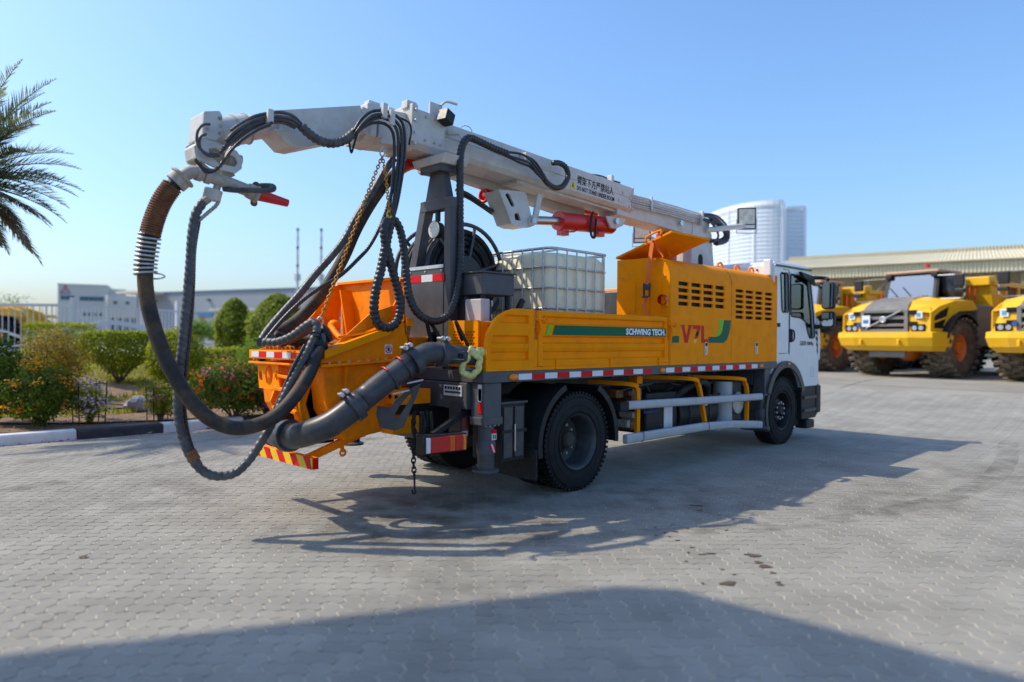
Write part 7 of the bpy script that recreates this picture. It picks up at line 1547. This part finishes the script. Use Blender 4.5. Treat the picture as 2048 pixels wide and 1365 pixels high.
# ================================================================ ARTICULATED DUMP TRUCKS (local x = forward)
DY = mat('hauler_yellow', (0.80, 0.44, 0.012), 0.42, var=0.06, scale=2, dirt=(0.40, 0.24, 0.08), dscale=2, damt=0.4, spec=.3)
DG = mat('hauler_grey', (0.15, 0.145, 0.135), 0.55, var=0.1, dirt=(0.28, 0.24, 0.18), dscale=2, damt=0.5)
ORIM = mat('rim_orange', (0.80, 0.20, 0.01), 0.5, var=0.1, dirt=(0.3, 0.15, 0.05), dscale=4, damt=0.5)
BAGM = mat('black_sheet', (0.035, 0.035, 0.035), 0.35, var=0.3, bump=.5, bscale=8)
def big_wheel(c, w_, r, side, parent, m):
    c = Vector(c); h = w_/2
    b = B().lathe([(-h*.8,.45),(-h,.62),(-h*.98,.80),(-h*.8,r-.05),(h*.8,r-.05),(h*.98,.80),(h,.62),(h*.8,.45)], c, (0,1,0), 44)
    n_ = 22
    for i in range(n_):
        for s in (-1,1):
            a = 2*pi*(i+(.5 if s > 0 else 0))/n_
            for k, (yy, da, ln) in enumerate(((.14,.0,.36),(.36,.10,.34))):
                d = Vector((cos(a+da),0,sin(a+da))); t = Vector((-sin(a+da),0,cos(a+da)))
                b.obox(c+d*(r-.04)+Vector((0,s*yy*w_*1.15,0)), (.11, w_*ln, .09), t+Vector((0,-s*.35*(1 if k == 0 else -.6),0)), d)
    ty = b.build('tyre', m, parent, smooth=35)
    B().lathe([(.10*side,.0),(.10*side,.28),(.05*side,.36),(.22*side,.44),(.26*side,.47),(.22*side,.47),(-.3*side,.45),(-.3*side,0)], c, (0,1,0), 30, False).build('rim', ORIM, ty, smooth=35)
    B().cyl(c+Vector((0,.08*side,0)), c+Vector((0,.24*side,0)), .18, n=18).build('hub', ORIM, ty, smooth=35)
    for i in range(12): a = 2*pi*i/12; p = c+Vector((.235*cos(a),.10*side,.235*sin(a))); B().cyl(p, p+Vector((0,.03*side,0)), .022, n=6).build('wheel_nut', DUSTY, ty)
def hauler(loc, rz, label, group, scale):
    t = empty('dump_truck', label, 'dump truck', loc, rz, group, scale)
    r = .95
    for s in (-1,1):
        big_wheel((0,s*1.27,r), .74, r, s, t, DUSTTYRE)
        for x in (-4.5,-6.4): big_wheel((x,s*1.27,r), .74, r, s, t, TYRE)
    B().box(-8.0,.9,-.5,.5,.85,1.25).build('frame', DG, t); B().cyl((0,-.95,r),(0,.95,r),.2,n=14).build('axle', ORIM, t, smooth=35); B().ball((0.1,0,r-.05),.42,14,8).build('differential', ORIM, t, smooth=True)
    # bumper: centre bar with faceted corners
    rings = [(.84,(1.60,.85),(1.42,1.38),(.85,1.58)),(1.00,(1.82,.88),(1.62,1.50),(.80,1.66)),(1.26,(1.92,.90),(1.72,1.55),(.76,1.70)),(1.42,(1.90,.88),(1.70,1.54),(.76,1.69)),(1.45,(1.62,.86),(1.55,1.48),(.80,1.60))]
    vs = []
    for z, p0_, p1_, p2_ in rings: vs += [(p2_[0],-p2_[1],z),(p1_[0],-p1_[1],z),(p0_[0],-p0_[1],z),(p0_[0],p0_[1],z),(p1_[0],p1_[1],z),(p2_[0],p2_[1],z)]
    B().add(vs, [(j*6+i,j*6+i+1,(j+1)*6+i+1,(j+1)*6+i) for j in range(4) for i in range(5)]+[(0,1,2,3,4,5),(24,29,28,27,26,25)]).build('bumper', DY, t)
    B().box(1.3,1.5,-.6,.6,.62,.86).build('bumper_lower', DG, t, bev=.05)
    for s in (-1,1): B().box(1.88,1.96,s*.62-.04,s*.62+.04,1.02,1.2).build('tow_eye', DY, t, bev=.02)
    # bonnet: yellow sides, grey centre panel and grille
    for s in (-1,1):
        f = lambda u, v: (u, s*1.42, v)
        B().prism([(1.62,s*.80,1.43),(1.62,s*1.42,1.43),(1.55,s*1.42,2.05),(1.35,s*1.25,2.28),(.25,s*1.05,2.62),(.05,s*.80,2.66),(1.30,s*.70,2.38),(1.60,s*.78,2.10)][:4]+[(1.35,s*.72,2.34),(1.60,s*.78,2.10)], (-.02,0,0)).build('bonnet_front', DY, t, bev=.02)
        # bonnet shoulder as a lofted surface
        vs = [(1.62,s*.70,2.12),(1.60,s*1.44,2.02),(1.20,s*.62,2.46),(1.15,s*1.45,2.22),(.55,s*.58,2.62),(.40,s*1.55,2.42),(-.25,s*.58,2.70),(-.65,s*1.60,2.46)]
        B().add(vs, [(0,1,3,2),(2,3,5,4),(4,5,7,6)]).build('bonnet_shoulder', DY, t)
        B().holes([(1.62,s*1.44,1.43),(1.60,s*1.44,2.03),(1.15,s*1.45,2.23),(.40,s*1.55,2.43),(-.65,s*1.60,2.47),(-.95,s*1.60,2.2),(-.70,s*1.60,2.15),(.2,s*1.57,2.1),(.75,s*1.5,1.75),(.85,s*1.48,1.43)], [[(1.42,s*1.447,1.55),(1.40,s*1.447,1.92),(1.10,s*1.46,2.08),(.62,s*1.51,2.25),(.70,s*1.50,2.0),(.92,s*1.475,1.55)]], (0,-s*.03,0)).build('bonnet_side', DY, t)
        B().prism([(1.45,s*1.40,1.5),(1.42,s*1.40,1.95),(1.1,s*1.41,2.1),(.6,s*1.46,2.28),(.66,s*1.46,2.0),(.9,s*1.43,1.5)], (0,-s*.02,0)).build('side_intake', INK, t)
        B().beam((1.44,s*1.455,1.74),(.70,s*1.51,1.92),.03,.05).build('intake_bar', DY, t)
        B().box(1.61,1.66,s*1.10-.24,s*1.10+.20,1.46,1.68).build('headlight_recess', INK, t, bev=.02)
        for k in (-.10,.10): B().cyl((1.655,s*1.08+k,1.56),(1.675,s*1.08+k,1.56),.075,n=16).build('headlight', STEEL, t, smooth=35)
        B().box(1.63,1.65,s*1.10-.11,s*1.10+.11,1.86,2.08).build('number_plate', TAPEW, t); B().box(1.645,1.655,s*1.10-.06,s*1.10+.06,1.90,2.03).build('plate_mark', mat('sign_teal',(.10,.30,.36),.5), t)
        guard_b = B(); vs = []; n_ = 10
        for i in range(n_+1):
            a = radians(15+125*i/n_); d = Vector((cos(a),0,sin(a)))
            for rr, yy in ((1.10,s*.95),(1.10,s*1.70),(1.04,s*1.70),(1.04,s*.95)): vs.append(Vector((0,yy,.98))+d*rr)
        guard_b.add(vs, [(i*4+k,i*4+(k+1)%4,(i+1)*4+(k+1)%4,(i+1)*4+k) for i in range(n_) for k in range(4)]).build('fender', BLKP, t, smooth=35)
        # mirror frame and mirrors
        B().tube([(.05,s*.86,3.55),(.30,s*1.75,3.50),(.32,s*1.80,3.40),(.32,s*1.80,2.62),(.25,s*1.72,2.52),(.05,s*.90,2.55)], .028, 7, 1).build('mirror_frame', GALV, t)
        B().box(.28,.40,s*1.66-.15,s*1.66+.15,3.02,3.52).build('mirror', BLKP, t, bev=.03); B().box(.28,.40,s*1.68-.15,s*1.68+.15,2.74,2.92).build('mirror', BLKP, t, bev=.03)
        B().tube([(-.75,s*1.45,2.40),(-.75,s*1.45,3.05),(-1.1,s*1.45,3.05),(-1.1,s*1.45,2.40)], .022, 6, 1).build('hand_rail', REDR, t)
        B().box(-2.0,-.95,s*1.05,s*1.60,1.0,2.35).build('side_tank', DG, t, bev=.04) if s < 0 else B().box(-2.0,-.95,1.05,1.60,1.0,2.35).build('side_tank', DG, t, bev=.04)
    B().prism([(1.64,-.72,2.12),(1.64,.72,2.12),(1.25,.64,2.48),(.55,.60,2.66),(-.2,.60,2.72),(-.2,-.60,2.72),(.55,-.60,2.66),(1.25,-.64,2.48)][:4]+[(1.25,-.64,2.48),(1.64,-.72,2.12)][:1], (0,0,.015)).build('bonnet_panel', DG, t) if False else None
    vs = [(1.66,-.74,2.10),(1.66,.74,2.10),(1.45,-.70,2.32),(1.45,.70,2.32),(1.10,-.65,2.50),(1.10,.65,2.50),(.45,-.60,2.66),(.45,.60,2.66),(-.25,-.60,2.74),(-.25,.60,2.74)]
    B().add(vs, [(0,1,3,2),(2,3,5,4),(4,5,7,6),(6,7,9,8)]).build('bonnet_panel', DG, t, smooth=50)
    B().box(1.55,1.60,-.76,.76,1.43,2.10).build('grille_back', INK, t)
    for z in (1.43,1.62,1.84,2.06): B().box(1.60,1.67,-.76,.76,z,z+(.10 if z != 1.62 else .08)).build('grille_bar', DG, t, bev=.01)
    for y_ in (-.72,.72): B().box(1.60,1.68,y_-.06,y_+.06,1.43,2.14).build('grille_post', DG, t, bev=.01)
    for s in (-1,1):
        for z in (1.62,1.98): B().box(1.61,1.66,s*.92-.12,s*.92+.12,z,z+.14).build('grille_slot', INK, t)
    B().beam((1.70,-.58,1.56),(1.70,.58,2.12),.03,.06,(1,0,0)).build('grille_diagonal', GALV, t); B().torus((1.715,0,1.84),(1,0,0),.085,.025,22,8).build('grille_emblem', GALV, t, smooth=True); B().cyl((1.70,0,1.84),(1.72,0,1.84),.06,n=18).build('emblem_disc', GALV, t)
    B().box(1.72,1.735,-.70,-.42,1.62,1.98).build('paper_notice', TAPEW, t); B().box(1.733,1.74,-.65,-.47,1.72,1.84).build('notice_picture', SGB, t); B().cyl((1.69,-.80,1.66),(1.76,-.80,1.66),.07,n=14).build('blue_cap', mat('blue_plastic',(0.02,0.08,0.30),.4), t)
    # cab
    B().box(-1.35,-.05,-.86,.86,1.9,2.62).build('cab_base', DY, t, bev=.03)
    B().holes([(.20,-.86,2.55),(.20,.86,2.55),(-.05,.80,3.72),(-.05,-.80,3.72)], [[(.185,-.76,2.64),(.185,.76,2.64),(-.03,.71,3.62),(-.03,-.71,3.62)]], (-.06,0,0)).build('windscreen_frame', BLKP, t)
    B().prism([(.17,-.78,2.62),(.17,.78,2.62),(-.04,.72,3.63),(-.04,-.72,3.63)], (-.01,0,0)).build('windscreen', GLD, t)
    for s in (-1,1):
        for x in (-.10,-.75,-1.32): B().beam((x+(.22 if x > -.2 else 0),s*.84,2.6),(x,s*.80,3.72),.10,.08).build('cab_pillar', DY if x < -.2 else BLKP, t)
        B().prism([(.10,s*.83,2.62),(-1.30,s*.83,2.62),(-1.30,s*.80,3.66),(-.10,s*.80,3.66)], (0,-s*.01,0)).build('side_window', GLD, t)
    B().box(-1.32,-1.27,-.80,.80,2.6,3.7).build('cab_back', DG, t); B().box(-.9,-.4,-.25,.25,2.3,2.75).build('seat', BLKP, t, bev=.05); B().box(-1.0,-.85,-.25,.25,2.7,3.35).build('seat_back', BLKP, t, bev=.05); B().box(-.2,.02,-.7,.7,2.5,2.75).build('dash', BLKP, t, bev=.04)
    B().box(-1.45,.08,-.90,.90,3.70,3.84).build('cab_roof', mat('roof_faded_orange',(.45,.26,.17),.6,dirt=(.4,.37,.33),damt=.5), t, bev=.05)
    B().cyl((-.7,.15,3.84),(-.7,.15,4.05),.015,n=6).build('beacon_stem', GALV, t); B().cyl((-.7,.15,4.03),(-.7,.15,4.16),.085,n=14).build('beacon', REDL, t, smooth=35)
    for y_ in (-.75,.75): B().box(0.0,.10,y_-.10,y_+.10,3.52,3.68).build('work_lamp', BLKP, t, bev=.02)
    for k, y_ in enumerate((-.35,.10)): B().beam((.20,y_,2.66),(.11,y_-.35,3.12),.012,.02).build('wiper', INK, t)
    # dump body with sloped front, ribs and liner
    bw_ = 1.62; prof_ = [(-1.75,3.05),(-2.05,1.95),(-2.9,1.62),(-7.2,1.78),(-8.6,2.55),(-8.6,2.95),(-7.4,3.02),(-2.6,3.15)]
    for s in (-1,1): B().prism([(x,s*bw_,z) for x, z in prof_], (0,-s*.10,0)).build('body_side', DY, t, bev=.02)
    B().prism([(-1.75,-bw_+.1,3.05),(-1.75,bw_-.1,3.05),(-2.05,bw_-.1,1.95),(-2.05,-bw_+.1,1.95)], (-.08,0,0)).build('body_headboard', DY, t)
    B().prism([(-2.05,-bw_+.1,1.95),(-2.9,-bw_+.1,1.62),(-7.2,-bw_+.1,1.78),(-8.6,-bw_+.1,2.55),(-8.6,-bw_+.1,2.47),(-7.2,-bw_+.1,1.70),(-2.9,-bw_+.1,1.54),(-2.05,-bw_+.1,1.87)], (0,2*bw_-.2,0)).build('body_floor', DG, t)
    B().prism([(-1.62,-bw_-.02,3.02),(-1.62,bw_+.02,3.02),(-1.62,bw_+.02,3.30),(-1.62,-bw_-.02,3.30)], (-.5,0,.06)).build('spill_guard', DY, t, bev=.02)
    for s in (-1,1):
        B().beam((-1.85,s*(bw_+.04),3.10),(-8.5,s*(bw_+.04),2.98),.12,.16).build('body_top_rail', DY, t, bev=.01)
        for x in (-2.7,-3.6,-4.6,-5.6,-6.6): B().beam((x,s*(bw_+.03),1.70),(x,s*(bw_+.03),3.02),.10,.16,(1,0,0)).build('body_rib', DY, t, bev=.01)
        B().box(-7.4,-2.9,s*(bw_+.01)-.012,s*(bw_+.01)+.012,2.55,2.98).build('body_liner', mat('rusty_dark',(.12,.08,.06),.8,var=.3), t)
        B().beam((-2.2,s*.45,1.3),(-4.4,s*.45,1.75),.18,.18).build('tip_cylinder', DG, t)
    for o in t.children:       # the cab sits low behind the bonnet
        if o.name.startswith(('body','spill')): continue
        for v in o.data.vertices:
            if v.co.z > 2.5: v.co.z = 2.5+(v.co.z-2.5)*.76
    return t
h1 = hauler((19.2,.95,.55), pi-.22, 'middle dump truck with a paper notice on its grille', 'dump trucks parked in a row', .95)
B().prism([(-.25,-.95,2.30),(.30,-1.18,2.50),(.10,-1.50,2.55),(-.45,-1.55,2.60),(-.50,-1.40,3.60),(-.30,-.92,3.66)], (-.03,.02,.0)).build('black_cover', BAGM, h1) if False else None
bg_ = tag(B().tube([(19.60,.10,3.75),(19.5,-.02,3.5),(19.42,-.12,3.2),(19.36,-.20,3.0),(19.3,-.28,2.86)], lambda s: .27*max(.08,sin(pi*min(1,.12+.88*s)))**.5, 9, 5, rib=.12, pitch=.5, step=.06).build('black_sheet', BAGM, smooth=True), 'black plastic sheet hung over the cab side of the middle dump truck', 'plastic sheet')
h0 = copy_tree(h1); h0.location = (21.1,5.25,.55); h0['label'] = 'dump truck mostly hidden behind the white truck cab'
h2 = copy_tree(h1); h2.location = (18.4,-3.25,.55); h2['label'] = 'dump truck cut off by the right edge of the picture'
for t_ in (h0, h2):
    for c_ in list(t_.children):
        if c_.name.startswith(('paper_notice','notice_picture')): bpy.data.objects.remove(c_)
# pale stones heaped far behind the haulers
STN = mat('white_stone', (0.62,0.60,0.55), .8, var=.2); sb_ = B(); q = random.Random(2)
for _ in range(240):
    x, y_ = 30+q.uniform(-3,3), -2.2+q.uniform(-2.5,2.5); sb_.ball((x,y_,.6+abs(q.gauss(0,.55))), q.uniform(.10,.2), 6, 4, (1,q.uniform(.6,1),q.uniform(.6,1)))
tag(sb_.build('stone_pile', STN, kind='stuff'), 'heap of pale stones behind the dump trucks', 'stones')

# ================================================================ WHEEL LOADER behind the left fence (local x to the picture's right)
lp_ = Vector([(0.047,28.501,1.029)][0])
ld_ = empty('wheel_loader', 'yellow wheel loader standing behind the white fence at the left', 'loader', (lp_.x, lp_.y, .72), atan2(rt.y, rt.x))
for x in (-2.6,.15):
    for s in (-1,1): big_wheel((x,s*1.0,.88), .6, .88, s, ld_, TYRE)
B().prism([(-3.9,-.8,1.2),(-3.9,-.8,1.9),(-3.6,-.8,2.1),(-1.2,-.8,2.1),(-1.0,-.8,1.2)], (0,1.6,0)).build('engine_cover', DY, ld_, bev=.06)
B().prism([(-.9,-.6,.9),(.9,-.6,.9),(1.0,-.6,1.3),(.4,-.6,2.0),(-.6,-.6,2.0)], (0,1.2,0)).build('front_frame', DY, ld_, bev=.04)
B().box(-3.2,-2.0,-.75,.75,2.1,3.3).build('cab', GLD, ld_); B().box(-3.3,-1.9,-.82,.82,3.3,3.42).build('cab_roof', DY, ld_, bev=.03)
for s in (-1,1):
    B().prism([(-.5,s*.55,1.95),(-.3,s*.55,2.25),(.9,s*.55,1.85),(1.7,s*.55,.75),(1.5,s*.55,.6),(.6,s*.55,1.45)], (0,.14,0)).build('lift_arm', DY, ld_, bev=.02)
    B().prism([(-.7,s*1.05-.3,1.85),(1.0,s*1.05-.3,1.75),(1.1,s*1.05-.3,1.62),(-.7,s*1.05-.3,1.75)], (0,.6,0)).build('fender', DY, ld_)
B().prism([(1.5,-1.3,.2),(2.7,-1.3,.15),(1.75,-1.3,.35),(1.6,-1.3,1.15),(1.45,-1.3,1.1)], (0,2.6,0)).build('bucket', DG, ld_)
